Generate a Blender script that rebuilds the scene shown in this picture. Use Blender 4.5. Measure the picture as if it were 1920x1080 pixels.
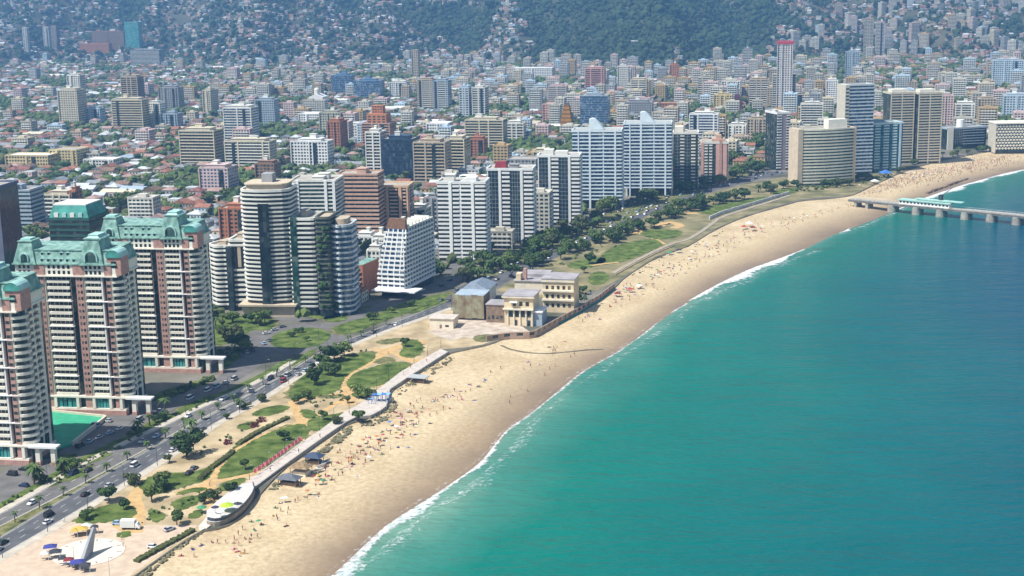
import bpy, bmesh, math, random
import numpy as np
from mathutils import Matrix, Vector
random.seed(7); np.random.seed(7)
R_ = math.radians
for o in list(bpy.data.objects): bpy.data.objects.remove(o)
SC = bpy.context.scene
COL = SC.collection

# ------------------------------------------------------------------ camera
FPX, PITCH, ROLL, CAMH = 2675.0, R_(12.2), R_(1.1), 180.0
_cp, _sp, _cr, _sr = math.cos(PITCH), math.sin(PITCH), math.cos(ROLL), math.sin(ROLL)
FWD = Vector((0, _cp, -_sp)); _U0 = Vector((0, _sp, _cp)); _R0 = Vector((1, 0, 0))
RGT = _R0*_cr - _U0*_sr; UPV = _R0*_sr + _U0*_cr
cam_d = bpy.data.cameras.new('camera'); cam = bpy.data.objects.new('camera', cam_d); COL.objects.link(cam)
cam_d.sensor_width = 36.0; cam_d.lens = 36.0*FPX/1920.0; cam_d.clip_start = 1.0; cam_d.clip_end = 30000.0
_m = Matrix((RGT, UPV, -FWD)).transposed().to_4x4(); _m.translation = (0, 0, CAMH); cam.matrix_world = _m
SC.camera = cam

# ------------------------------------------------------------------ sky, sun, exposure
SUN_EL = R_(56.0); SUN_AZ = (-0.88, -0.475)           # horizontal direction towards the sun
wd = bpy.data.worlds.new('World'); SC.world = wd; wd.use_nodes = True
_n = wd.node_tree.nodes; _bg = _n['Background']; _sky = _n.new('ShaderNodeTexSky')
_sky.sky_type = 'NISHITA'; _sky.sun_disc = False; _sky.sun_elevation = SUN_EL
_sky.sun_rotation = math.atan2(SUN_AZ[0], SUN_AZ[1]); _sky.air_density = 1.2; _sky.dust_density = 1.0; _sky.ozone_density = 1.5
wd.node_tree.links.new(_sky.outputs[0], _bg.inputs[0]); _bg.inputs[1].default_value = 0.10
sun_d = bpy.data.lights.new('sun', 'SUN'); sun_d.energy = 5.0; sun_d.angle = R_(0.53); sun_d.color = (1.0, 0.985, 0.945)
sun = bpy.data.objects.new('sun', sun_d); COL.objects.link(sun)
_sd = Vector((SUN_AZ[0]*math.cos(SUN_EL), SUN_AZ[1]*math.cos(SUN_EL), math.sin(SUN_EL)))
sun.rotation_euler = _sd.to_track_quat('Z', 'Y').to_euler(); sun.location = (0, 0, 600)
vs = SC.view_settings; vs.view_transform = 'Standard'; vs.look = 'None'; vs.exposure = 0.36; vs.gamma = 1.0; vs.use_curve_mapping = False
SC.render.engine = 'CYCLES'
cy = SC.cycles; cy.max_bounces = 5; cy.diffuse_bounces = 2; cy.glossy_bounces = 2; cy.transmission_bounces = 2; cy.transparent_max_bounces = 16; cy.volume_bounces = 0
cy.use_denoising = True; cy.caustics_reflective = False; cy.caustics_refractive = False
cy.use_adaptive_sampling = True; cy.adaptive_threshold = 0.02

# ------------------------------------------------------------------ survey: photo point -> place on level ground at height h
def G(x, y, h=0.0):
    d = FWD + RGT*((x-960)/FPX) + UPV*((540-y)/FPX)
    t = (h-CAMH)/d.z
    return Vector((d.x*t, d.y*t, h))
def PJ(p):
    d = Vector(p)-Vector((0, 0, CAMH)); k = d.dot(FWD)
    return 960+FPX*d.dot(RGT)/k, 540-FPX*d.dot(UPV)/k
def height_at(c, ytop):
    lo, hi = 0.0, 400.0
    for _ in range(40):
        m = (lo+hi)/2
        if PJ((c.x, c.y, m))[1] > ytop: lo = m
        else: hi = m
    return lo
def GP(pts, h=0.0): return [G(x, y, h) for x, y in pts]
CITY_ROT = R_(-13.0)

# ------------------------------------------------------------------ materials
MATS = {}
def mat(name, col, rough=0.8, var=0.0, scale=0.2, metal=0.0, obj_var=0.0, detail=3.0, spec=0.3, bump=0.0, bscale=1.0, col2=None, coord='Object'):
    if name in MATS: return MATS[name]
    m = bpy.data.materials.new(name); m.use_nodes = True; nt = m.node_tree; b = nt.nodes['Principled BSDF']; L = nt.links.new
    b.inputs['Roughness'].default_value = rough; b.inputs['Metallic'].default_value = metal
    b.inputs['Specular IOR Level'].default_value = spec
    c = (*col, 1.0); out = None
    tc = nt.nodes.new('ShaderNodeTexCoord')
    if var > 0 or col2:
        nz = nt.nodes.new('ShaderNodeTexNoise'); nz.inputs['Scale'].default_value = scale; nz.inputs['Detail'].default_value = detail
        L(tc.outputs[coord], nz.inputs['Vector'])
        rp = nt.nodes.new('ShaderNodeValToRGB'); L(nz.outputs['Fac'], rp.inputs['Fac'])
        a = tuple(max(0, v*(1-var)) for v in col); bb = col2 if col2 else tuple(min(1, v*(1+var)) for v in col)
        rp.color_ramp.elements[0].position = 0.32; rp.color_ramp.elements[1].position = 0.68
        rp.color_ramp.elements[0].color = (*a, 1); rp.color_ramp.elements[1].color = (*bb, 1); out = rp.outputs['Color']
    if obj_var > 0:
        oi = nt.nodes.new('ShaderNodeObjectInfo'); mr = nt.nodes.new('ShaderNodeMapRange')
        mr.inputs['To Min'].default_value = 1-obj_var; mr.inputs['To Max'].default_value = 1+obj_var
        L(oi.outputs['Random'], mr.inputs['Value'])
        hs = nt.nodes.new('ShaderNodeHueSaturation'); L(mr.outputs['Result'], hs.inputs['Value'])
        if out: L(out, hs.inputs['Color'])
        else: hs.inputs['Color'].default_value = c
        out = hs.outputs['Color']
    if out: L(out, b.inputs['Base Color'])
    else: b.inputs['Base Color'].default_value = c
    if bump > 0:
        n2 = nt.nodes.new('ShaderNodeTexNoise'); n2.inputs['Scale'].default_value = bscale; n2.inputs['Detail'].default_value = 4
        L(tc.outputs[coord], n2.inputs['Vector'])
        bp = nt.nodes.new('ShaderNodeBump'); bp.inputs['Strength'].default_value = bump; bp.inputs['Distance'].default_value = 0.3
        L(n2.outputs['Fac'], bp.inputs['Height']); L(bp.outputs['Normal'], b.inputs['Normal'])
    MATS[name] = m; return m
def glass_mat(name, col, light, cell=(2.0, 2.0, 2.8), frac=0.25, rough=0.12):
    """window glass: dark, glossy, some panes with pale curtains behind"""
    if name in MATS: return MATS[name]
    m = bpy.data.materials.new(name); m.use_nodes = True; nt = m.node_tree; b = nt.nodes['Principled BSDF']; L = nt.links.new
    tc = nt.nodes.new('ShaderNodeTexCoord'); mp = nt.nodes.new('ShaderNodeMapping'); mp.inputs['Scale'].default_value = tuple(1/c for c in cell)
    sn = nt.nodes.new('ShaderNodeVectorMath'); sn.operation = 'FLOOR'; wn = nt.nodes.new('ShaderNodeTexWhiteNoise')
    L(tc.outputs['Object'], mp.inputs['Vector']); L(mp.outputs[0], sn.inputs[0]); L(sn.outputs[0], wn.inputs['Vector'])
    rp = nt.nodes.new('ShaderNodeValToRGB'); L(wn.outputs['Value'], rp.inputs['Fac'])
    e = rp.color_ramp.elements; e[0].position = 0.0; e[0].color = (*[v*0.6 for v in col], 1); e[1].position = 1.0; e[1].color = (*light, 1)
    k = e.new(1-frac); k.color = (*[v*1.5 for v in col], 1)
    L(rp.outputs['Color'], b.inputs['Base Color']); b.inputs['Roughness'].default_value = rough; b.inputs['Specular IOR Level'].default_value = 0.5
    MATS[name] = m; return m

# ------------------------------------------------------------------ mesh helpers
class MB:
    def __init__(s): s.v = []; s.f = []; s.m = []
    def face(s, pts, m=0):
        n = len(s.v); s.v.extend([tuple(p) for p in pts]); s.f.append(tuple(range(n, n+len(pts)))); s.m.append(m)
    def box(s, x0, x1, y0, y1, z0, z1, m=0, bottom=False):
        n = len(s.v)
        s.v += [(x0,y0,z0),(x1,y0,z0),(x1,y1,z0),(x0,y1,z0),(x0,y0,z1),(x1,y0,z1),(x1,y1,z1),(x0,y1,z1)]
        fs = [(4,5,6,7),(0,1,5,4),(1,2,6,5),(2,3,7,6),(3,0,4,7)]
        if bottom: fs.append((3,2,1,0))
        for f in fs: s.f.append(tuple(n+i for i in f)); s.m.append(m)
    def prism(s, poly, z0, z1, m=0, top=None, bottom=False, taper=None):
        """poly: CCW (x,y); z0/z1 heights; taper: other polygon at the top"""
        k = len(poly); n = len(s.v); tp = taper or poly
        s.v += [(p[0], p[1], z0) for p in poly] + [(p[0], p[1], z1) for p in tp]
        for i in range(k):
            j = (i+1) % k; s.f.append((n+i, n+j, n+k+j, n+k+i)); s.m.append(m)
        s.f.append(tuple(n+k+i for i in range(k))); s.m.append(m if top is None else top)
        if bottom: s.f.append(tuple(n+k-1-i for i in range(k))); s.m.append(m)
    def tube(s, p, q, r0, r1, n=6, m=0, cap=True):
        p = Vector(p); q = Vector(q); d = (q-p).normalized()
        a = d.orthogonal().normalized(); b = d.cross(a); k = len(s.v)
        for c, r in ((p, r0), (q, r1)):
            for i in range(n):
                t = 2*math.pi*i/n; w = c+a*(r*math.cos(t))+b*(r*math.sin(t)); s.v.append(tuple(w))
        for i in range(n):
            j = (i+1) % n; s.f.append((k+i, k+j, k+n+j, k+n+i)); s.m.append(m)
        if cap:
            s.f.append(tuple(k+n+i for i in range(n))); s.m.append(m); s.f.append(tuple(k+n-1-i for i in range(n))); s.m.append(m)
    def mesh(s, name, mats, smooth=False):
        me = bpy.data.meshes.new(name); me.from_pydata(s.v, [], s.f)
        for q in (mats if isinstance(mats, (list, tuple)) else [mats]): me.materials.append(q)
        me.polygons.foreach_set('material_index', s.m)
        if smooth: me.polygons.foreach_set('use_smooth', [True]*len(s.f))
        me.update(); return me
def obj(name, data, parent=None, loc=None, rz=0.0, scale=None):
    o = bpy.data.objects.new(name, data); COL.objects.link(o)
    if parent is not None: o.parent = parent
    if loc is not None: o.location = loc
    if rz: o.rotation_euler = (0, 0, rz)
    if scale is not None: o.scale = scale if not isinstance(scale, (int, float)) else (scale,)*3
    return o
def tag(o, label, cat, group=None, kind=None):
    o['label'] = label; o['category'] = cat
    if group: o['group'] = group
    if kind: o['kind'] = kind
    return o
def structure(o, label=None): 
    o['kind'] = 'structure'
    if label: o['label'] = label
    return o
def empty(name, loc, rz=0.0):
    o = obj(name, None, None, loc, rz); o.empty_display_size = 1.0; return o
def copy_tree(src, loc=None, rz=None, scale=None):
    c = src.copy(); COL.objects.link(c); c.parent = None
    for k in ('group',):
        if k in c: pass
    if loc is not None: c.location = loc
    if rz is not None: c.rotation_euler = (0, 0, rz)
    if scale is not None: c.scale = scale if not isinstance(scale, (int, float)) else (scale,)*3
    for ch in KIDS.get(src.name, []):
        d = ch.copy(); COL.objects.link(d); d.parent = c
        for g in KIDS.get(ch.name, []):
            e = g.copy(); COL.objects.link(e); e.parent = d
    return c
KIDS = {}
def remember(root):
    KIDS[root.name] = list(root.children)
    for c in root.children:
        if c.children: KIDS[c.name] = list(c.children)
def poly_area(p): return 0.5*sum(p[i][0]*p[(i+1) % len(p)][1]-p[(i+1) % len(p)][0]*p[i][1] for i in range(len(p)))
def ccw(p): return p if poly_area(p) > 0 else p[::-1]
def inside(x, y, poly):
    c = False; j = len(poly)-1
    for i in range(len(poly)):
        xi, yi = poly[i][0], poly[i][1]; xj, yj = poly[j][0], poly[j][1]
        if (yi > y) != (yj > y) and x < (xj-xi)*(y-yi)/(yj-yi)+xi: c = not c
        j = i
    return c
def sheet(name, poly, z, m, thick=0.0):
    p = ccw([(q[0], q[1]) for q in poly]); b = MB()
    if thick > 0: b.prism(p, z-thick, z)
    else: b.face([(x, y, z) for x, y in p])
    return structure(obj(name, b.mesh(name, m)))
def resample(pts, n):
    p = [Vector(q[:2]) for q in pts]; ds = [0]
    for i in range(1, len(p)): ds.append(ds[-1]+(p[i]-p[i-1]).length)
    out = []; k = 0
    for i in range(n):
        t = ds[-1]*i/(n-1)
        while k < len(p)-2 and ds[k+1] < t: k += 1
        u = (t-ds[k])/max(1e-9, ds[k+1]-ds[k]); out.append(p[k].lerp(p[k+1], min(1, max(0, u))))
    return out
def smooth_poly(pts, it=2, closed=True):
    p = [Vector(q[:2]) for q in pts]
    for _ in range(it):
        q = []; n = len(p)
        for i in range(n if closed else n-1):
            a, b = p[i], p[(i+1) % n]; q += [a*0.75+b*0.25, a*0.25+b*0.75]
        if not closed: q = [p[0]]+q+[p[-1]]
        p = q
    return p
def strip_poly(center, w):
    """band of width w along a polyline"""
    p = [Vector(q[:2]) for q in center]; l = []; r = []
    for i in range(len(p)):
        t = (p[min(i+1, len(p)-1)]-p[max(i-1, 0)]).normalized(); nn = Vector((-t.y, t.x))
        l.append(p[i]+nn*w/2); r.append(p[i]-nn*w/2)
    return r+l[::-1]
# ------------------------------------------------------------------ body shapes (one continuous skin for each pose)
def figure(pose):
    """one continuous skinned body; returns verts, faces"""
    J = {}
    if pose == 'stand': J = dict(pel=(0,0,.92), che=(0,-.01,1.28), nek=(0,0,1.48), hed=(0,-.02,1.62), top=(0,-.01,1.74), lsh=(.18,0,1.40), lel=(.26,.02,1.12), lha=(.28,-.05,.86), rsh=(-.18,0,1.40), rel=(-.26,.02,1.12), rha=(-.28,-.05,.86), lhi=(.09,0,.88), lkn=(.11,-.02,.48), lan=(.12,.02,.08), lto=(.12,-.16,.03), rhi=(-.09,0,.88), rkn=(-.11,-.02,.48), ran=(-.12,.02,.08), rto=(-.12,-.16,.03))
    if pose == 'walk': J = dict(pel=(0,0,.91), che=(0,-.03,1.27), nek=(0,-.04,1.47), hed=(0,-.07,1.61), top=(0,-.07,1.73), lsh=(.18,-.02,1.39), lel=(.25,.14,1.14), lha=(.24,.12,.88), rsh=(-.18,-.02,1.39), rel=(-.25,-.12,1.14), rha=(-.23,-.3,.98), lhi=(.09,0,.87), lkn=(.10,-.20,.50), lan=(.10,-.24,.10), lto=(.10,-.40,.04), rhi=(-.09,0,.87), rkn=(-.10,.05,.46), ran=(-.10,.34,.14), rto=(-.10,.28,.02))
    if pose == 'sit': J = dict(pel=(0,.1,.12), che=(0,.2,.46), nek=(0,.2,.66), hed=(0,.16,.80), top=(0,.15,.92), lsh=(.18,.2,.58), lel=(.30,.12,.36), lha=(.2,-.14,.40), rsh=(-.18,.2,.58), rel=(-.30,.40,.34), rha=(-.30,.5,.04), lhi=(.09,.08,.12), lkn=(.13,-.32,.44), lan=(.12,-.52,.08), lto=(.12,-.68,.04), rhi=(-.09,.08,.12), rkn=(-.14,-.36,.30), ran=(-.13,-.62,.08), rto=(-.13,-.76,.06))
    if pose == 'lie': J = dict(pel=(0,0,.13), che=(0,.38,.15), nek=(0,.58,.14), hed=(0,.72,.15), top=(0,.84,.16), lsh=(.18,.5,.13), lel=(.34,.3,.09), lha=(.34,.05,.07), rsh=(-.18,.5,.13), rel=(-.40,.62,.09), rha=(-.25,.82,.09), lhi=(.09,-.04,.12), lkn=(.12,-.45,.14), lan=(.13,-.86,.08), lto=(.15,-.96,.17), rhi=(-.09,-.04,.12), rkn=(-.14,-.44,.26), ran=(-.13,-.80,.08), rto=(-.13,-.94,.05))
    names = list(J); E = [('pel','che'),('che','nek'),('nek','hed'),('hed','top'),('che','lsh'),('lsh','lel'),('lel','lha'),('che','rsh'),('rsh','rel'),('rel','rha'),('pel','lhi'),('lhi','lkn'),('lkn','lan'),('lan','lto'),('pel','rhi'),('rhi','rkn'),('rkn','ran'),('ran','rto')]
    rad = dict(pel=.15, che=.16, nek=.055, hed=.10, top=.07, lsh=.065, lel=.045, lha=.04, rsh=.065, rel=.045, rha=.04, lhi=.09, lkn=.06, lan=.045, lto=.035, rhi=.09, rkn=.06, ran=.045, rto=.035)
    me = bpy.data.meshes.new('fig'); me.from_pydata([J[n] for n in names], [(names.index(a), names.index(b_)) for a, b_ in E], [])
    o = bpy.data.objects.new('fig', me); COL.objects.link(o); md = o.modifiers.new('s', 'SKIN')
    for i, n in enumerate(names): me.skin_vertices[0].data[i].radius = (rad[n], rad[n]); me.skin_vertices[0].data[i].use_root = (n == 'pel')
    dg = bpy.context.evaluated_depsgraph_get(); ev = o.evaluated_get(dg); m2 = ev.to_mesh(); v = [tuple(q.co) for q in m2.vertices]; f = [tuple(p.vertices) for p in m2.polygons]; ev.to_mesh_clear(); bpy.data.objects.remove(o); return v, f, J
FIG = {p: figure(p) for p in ('stand', 'walk', 'sit', 'lie')}
# ================================================================== GROUND, SEA, BEACH
SEA_Z = -3.0
WATER = [(430,1250),(560,1135),(625,1080),(690,1020),(720,988),(780,948),(850,905),(905,868),(935,828),(952,806),(1000,772),(1032,744),(1080,706),(1112,686),(1152,664),(1200,630),(1240,600),(1290,566),(1345,532),(1400,507),(1470,482),(1510,466),(1560,440),(1600,426),(1640,411),(1668,399),(1700,386),(1740,368),(1790,352),(1840,337),(1880,326),(1920,318),(2000,304),(2150,288),(2400,276),(3000,262)]
BACK = [(60,1250),(170,1140),(250,1082),(300,1046),(350,1012),(386,992),(402,993),(430,985),(460,962),(478,936),(533,876),(593,832),(647,795),(693,784),(723,765),(732,732),(777,702),(840,662),(875,655),(920,645),(950,632),(1000,630),(1090,583),(1155,538),(1170,520),(1230,482),(1290,462),(1340,430),(1400,404),(1480,382),(1500,376),(1560,372),(1600,366),(1640,346),(1690,323),(1740,307),(1800,294),(1850,284),(1920,277),(2000,270),(2150,262),(2400,252),(3000,240)]
water_g = [Vector(G(x, y, SEA_Z)[:2]) for x, y in WATER]
back_g = [Vector(G(x, y, 0)[:2]) for x, y in BACK]
NS = 420
wl = resample(smooth_poly(water_g, 2, False), NS); bl = resample(smooth_poly(back_g, 1, False), NS)
# pair the beach's back line with its water line along the shore direction
NT = 16
def beach_z(t): return -0.6 + (SEA_Z+0.15+0.6)*min(t, 1.0) if t <= 1 else SEA_Z+0.15-(t-1)*9
bv = []; bt = []
rng = np.random.RandomState(3)
for i in range(NS):
    for k in range(NT+1):
        t = k/NT*1.12
        p = bl[i].lerp(wl[i], t); z = beach_z(t)
        if 0 < t < 0.85: z += rng.normal(0, 0.05)
        bv.append((p.x, p.y, z)); bt.append(t)
bf = [(i*(NT+1)+k, i*(NT+1)+k+1, (i+1)*(NT+1)+k+1, (i+1)*(NT+1)+k) for i in range(NS-1) for k in range(NT)]
me = bpy.data.meshes.new('beach'); me.from_pydata(bv, [], bf)
at = me.attributes.new('shore', 'FLOAT', 'POINT'); at.data.foreach_set('value', bt)
def sand_mat():
    m = bpy.data.materials.new('sand'); m.use_nodes = True; nt = m.node_tree; b = nt.nodes['Principled BSDF']; L = nt.links.new
    tc = nt.nodes.new('ShaderNodeTexCoord'); at = nt.nodes.new('ShaderNodeAttribute'); at.attribute_name = 'shore'
    n1 = nt.nodes.new('ShaderNodeTexNoise'); n1.inputs['Scale'].default_value = 0.035; n1.inputs['Detail'].default_value = 5
    n2 = nt.nodes.new('ShaderNodeTexNoise'); n2.inputs['Scale'].default_value = 0.5; n2.inputs['Detail'].default_value = 6; n2.inputs['Roughness'].default_value = 0.7
    for n in (n1, n2): L(tc.outputs['Object'], n.inputs['Vector'])
    # dry sand tone
    r1 = nt.nodes.new('ShaderNodeValToRGB'); L(n1.outputs['Fac'], r1.inputs['Fac'])
    r1.color_ramp.elements[0].position = 0.3; r1.color_ramp.elements[0].color = (0.54, 0.41, 0.24, 1)
    r1.color_ramp.elements[1].position = 0.7; r1.color_ramp.elements[1].color = (0.69, 0.555, 0.345, 1)
    mx = nt.nodes.new('ShaderNodeMix'); mx.data_type = 'RGBA'; mx.blend_type = 'MULTIPLY'; mx.inputs[0].default_value = 0.8
    r2 = nt.nodes.new('ShaderNodeValToRGB'); L(n2.outputs['Fac'], r2.inputs['Fac']); r2.color_ramp.elements[0].position = 0.35; r2.color_ramp.elements[0].color = (0.62, 0.58, 0.54, 1); r2.color_ramp.elements[1].position = 0.62; r2.color_ramp.elements[1].color = (1, 1, 1, 1)
    L(r1.outputs[0], mx.inputs[6]); L(r2.outputs[0], mx.inputs[7])
    # wetness near the swash
    ad = nt.nodes.new('ShaderNodeMath'); ad.operation = 'MULTIPLY_ADD'; L(n1.outputs['Fac'], ad.inputs[0]); ad.inputs[1].default_value = 0.45; L(at.outputs['Fac'], ad.inputs[2])
    sc2 = nt.nodes.new('ShaderNodeMath'); sc2.operation = 'MULTIPLY'; L(ad.outputs[0], sc2.inputs[0]); sc2.inputs[1].default_value = 0.7; ad = sc2
    r3 = nt.nodes.new('ShaderNodeValToRGB'); L(ad.outputs[0], r3.inputs['Fac']); e = r3.color_ramp.elements
    e[0].position = 0.52; e[0].color = (0, 0, 0, 1); e[1].position = 0.92; e[1].color = (1, 1, 1, 1); k = e.new(0.68); k.color = (0.45, 0.45, 0.45, 1); k = e.new(0.80); k.color = (0.78, 0.78, 0.78, 1)
    m2 = nt.nodes.new('ShaderNodeMix'); m2.data_type = 'RGBA'; L(r3.outputs[0], m2.inputs[0]); L(mx.outputs[2], m2.inputs[6]); m2.inputs[7].default_value = (0.21, 0.14, 0.085, 1)
    L(m2.outputs[2], b.inputs['Base Color'])
    mr = nt.nodes.new('ShaderNodeMapRange'); L(r3.outputs[0], mr.inputs['Value']); mr.inputs['To Min'].default_value = 0.95; mr.inputs['To Max'].default_value = 0.4; L(mr.outputs[0], b.inputs['Roughness'])
    b.inputs['Specular IOR Level'].default_value = 0.25
    bp = nt.nodes.new('ShaderNodeBump'); bp.inputs['Strength'].default_value = 0.35; bp.inputs['Distance'].default_value = 0.25; L(n2.outputs['Fac'], bp.inputs['Height']); L(bp.outputs[0], b.inputs['Normal'])
    return m
me.materials.append(sand_mat()); me.polygons.foreach_set('use_smooth', [True]*len(bf)); me.update()
structure(obj('beach', me), 'pale sandy beach running along the whole shore')

# sea: one sheet with the distance from the waterline stored (drives the water colour)
WL = np.array([(p.x, p.y) for p in wl])
def dist_to_line(P, L):
    a = L[:-1]; d = L[1:]-a; ll = (d**2).sum(1); out = np.full(len(P), 1e9)
    for i in range(len(a)):
        t = np.clip(((P-a[i])@d[i])/ll[i], 0, 1); q = a[i]+t[:, None]*d[i]; out = np.minimum(out, np.hypot(*(P-q).T))
    return out
xs = np.concatenate([np.linspace(-260, 420, 150), np.linspace(430, 3200, 90)]); ys = np.concatenate([np.linspace(-300, 1250, 200), np.linspace(1270, 3000, 50)])
XX, YY = np.meshgrid(xs, ys, indexing='ij'); PP = np.stack([XX.ravel(), YY.ravel()], 1)
dsea = dist_to_line(PP, WL[::4])
dsea = dsea*(1+1.6*np.clip((PP[:, 1]-620)/420, 0, 1))          # bluer towards the pier: grazing sky reflection painted into the water colour
nx, ny = XX.shape
sv = [(float(x), float(y), SEA_Z) for x, y in PP]
idx = np.arange(nx*ny).reshape(nx, ny)
sf = np.stack([idx[:-1, :-1], idx[1:, :-1], idx[1:, 1:], idx[:-1, 1:]], -1).reshape(-1, 4).tolist()
me = bpy.data.meshes.new('sea'); me.from_pydata(sv, [], sf)
at = me.attributes.new('shore', 'FLOAT', 'POINT'); at.data.foreach_set('value', dsea.tolist())
def sea_mat():
    m = bpy.data.materials.new('sea_water'); m.use_nodes = True; nt = m.node_tree; b = nt.nodes['Principled BSDF']; L = nt.links.new
    tc = nt.nodes.new('ShaderNodeTexCoord'); at = nt.nodes.new('ShaderNodeAttribute'); at.attribute_name = 'shore'
    n0 = nt.nodes.new('ShaderNodeTexNoise'); n0.inputs['Scale'].default_value = 0.012; n0.inputs['Detail'].default_value = 5; L(tc.outputs['Object'], n0.inputs['Vector'])
    ad = nt.nodes.new('ShaderNodeMath'); ad.operation = 'MULTIPLY_ADD'; L(n0.outputs['Fac'], ad.inputs[0]); ad.inputs[1].default_value = 60.0; L(at.outputs['Fac'], ad.inputs[2])
    mr = nt.nodes.new('ShaderNodeMapRange'); L(ad.outputs[0], mr.inputs['Value']); mr.inputs['From Min'].default_value = 30.0; mr.inputs['From Max'].default_value = 300.0
    rp = nt.nodes.new('ShaderNodeValToRGB'); L(mr.outputs[0], rp.inputs['Fac']); e = rp.color_ramp.elements
    e[0].position = 0.0; e[0].color = (0.14, 0.28, 0.20, 1); e[1].position = 1.0; e[1].color = (0.0, 0.066, 0.105, 1)
    for p, c in ((0.05, (0.045, 0.205, 0.150)), (0.14, (0.0, 0.156, 0.114)), (0.32, (0.0, 0.132, 0.110)), (0.55, (0.0, 0.108, 0.110)), (0.80, (0.0, 0.084, 0.108))):
        k = e.new(p); k.color = (*c, 1)
    # drifting plumes and wind lanes: broad patches of lighter and darker water
    m0 = nt.nodes.new('ShaderNodeMapping'); m0.inputs['Scale'].default_value = (0.014, 0.020, 1); m0.inputs['Rotation'].default_value = (0, 0, R_(-18)); L(tc.outputs['Object'], m0.inputs['Vector'])
    n3 = nt.nodes.new('ShaderNodeTexNoise'); n3.inputs['Scale'].default_value = 1.0; n3.inputs['Detail'].default_value = 7; n3.inputs['Roughness'].default_value = 0.62; n3.inputs['Distortion'].default_value = 0.8; L(m0.outputs[0], n3.inputs['Vector'])
    r4 = nt.nodes.new('ShaderNodeMapRange'); L(n3.outputs['Fac'], r4.inputs['Value']); r4.inputs['From Min'].default_value = 0.3; r4.inputs['From Max'].default_value = 0.7; r4.inputs['To Min'].default_value = 0.93; r4.inputs['To Max'].default_value = 1.07
    hs = nt.nodes.new('ShaderNodeHueSaturation'); L(rp.outputs[0], hs.inputs['Color']); L(r4.outputs[0], hs.inputs['Value']); rp = hs
    # wind ripples lighten and darken the water a little
    mp = nt.nodes.new('ShaderNodeMapping'); mp.inputs['Scale'].default_value = (0.13, 0.26, 1); mp.inputs['Rotation'].default_value = (0, 0, R_(8)); L(tc.outputs['Object'], mp.inputs['Vector'])
    n1 = nt.nodes.new('ShaderNodeTexNoise'); n1.inputs['Scale'].default_value = 1.0; n1.inputs['Detail'].default_value = 5; n1.inputs['Roughness'].default_value = 0.6; L(mp.outputs[0], n1.inputs['Vector'])
    L(rp.outputs[0], b.inputs['Base Color'])
    m5 = nt.nodes.new('ShaderNodeMapping'); m5.inputs['Scale'].default_value = (0.030, 0.085, 1); m5.inputs['Rotation'].default_value = (0, 0, R_(-12)); L(tc.outputs['Object'], m5.inputs['Vector'])
    n5 = nt.nodes.new('ShaderNodeTexNoise'); n5.inputs['Scale'].default_value = 1.0; n5.inputs['Detail'].default_value = 3; L(m5.outputs[0], n5.inputs['Vector'])
    sm = nt.nodes.new('ShaderNodeMath'); sm.operation = 'MULTIPLY_ADD'; L(n5.outputs['Fac'], sm.inputs[0]); sm.inputs[1].default_value = 1.6; L(n1.outputs['Fac'], sm.inputs[2])
    b.inputs['Roughness'].default_value = 0.14; b.inputs['IOR'].default_value = 1.33; b.inputs['Specular IOR Level'].default_value = 0.19
    bp = nt.nodes.new('ShaderNodeBump'); bp.inputs['Strength'].default_value = 1.0; bp.inputs['Distance'].default_value = 1.35; L(sm.outputs[0], bp.inputs['Height']); L(bp.outputs[0], b.inputs['Normal'])
    return m
me.materials.append(sea_mat()); me.update()
structure(obj('sea', me), 'turquoise sea turning deep blue away from the beach')

# foam along the swash line: lens shaped tongues with torn edges
def foam_mat():
    m = bpy.data.materials.new('foam'); m.use_nodes = True; nt = m.node_tree; b = nt.nodes['Principled BSDF']; L = nt.links.new
    b.inputs['Base Color'].default_value = (0.85, 0.87, 0.85, 1); b.inputs['Roughness'].default_value = 0.9
    tc = nt.nodes.new('ShaderNodeTexCoord'); n = nt.nodes.new('ShaderNodeTexNoise'); n.inputs['Scale'].default_value = 0.55; n.inputs['Detail'].default_value = 6; n.inputs['Roughness'].default_value = 0.65; L(tc.outputs['Object'], n.inputs['Vector'])
    at = nt.nodes.new('ShaderNodeAttribute'); at.attribute_name = 'dens'
    ad = nt.nodes.new('ShaderNodeMath'); ad.operation = 'ADD'; L(n.outputs['Fac'], ad.inputs[0]); L(at.outputs['Fac'], ad.inputs[1])
    rp = nt.nodes.new('ShaderNodeValToRGB'); L(ad.outputs[0], rp.inputs['Fac']); rp.color_ramp.elements[0].position = 0.60; rp.color_ramp.elements[1].position = 0.98
    L(rp.outputs[0], b.inputs['Alpha'])
    return m
FM = foam_mat()
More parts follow.
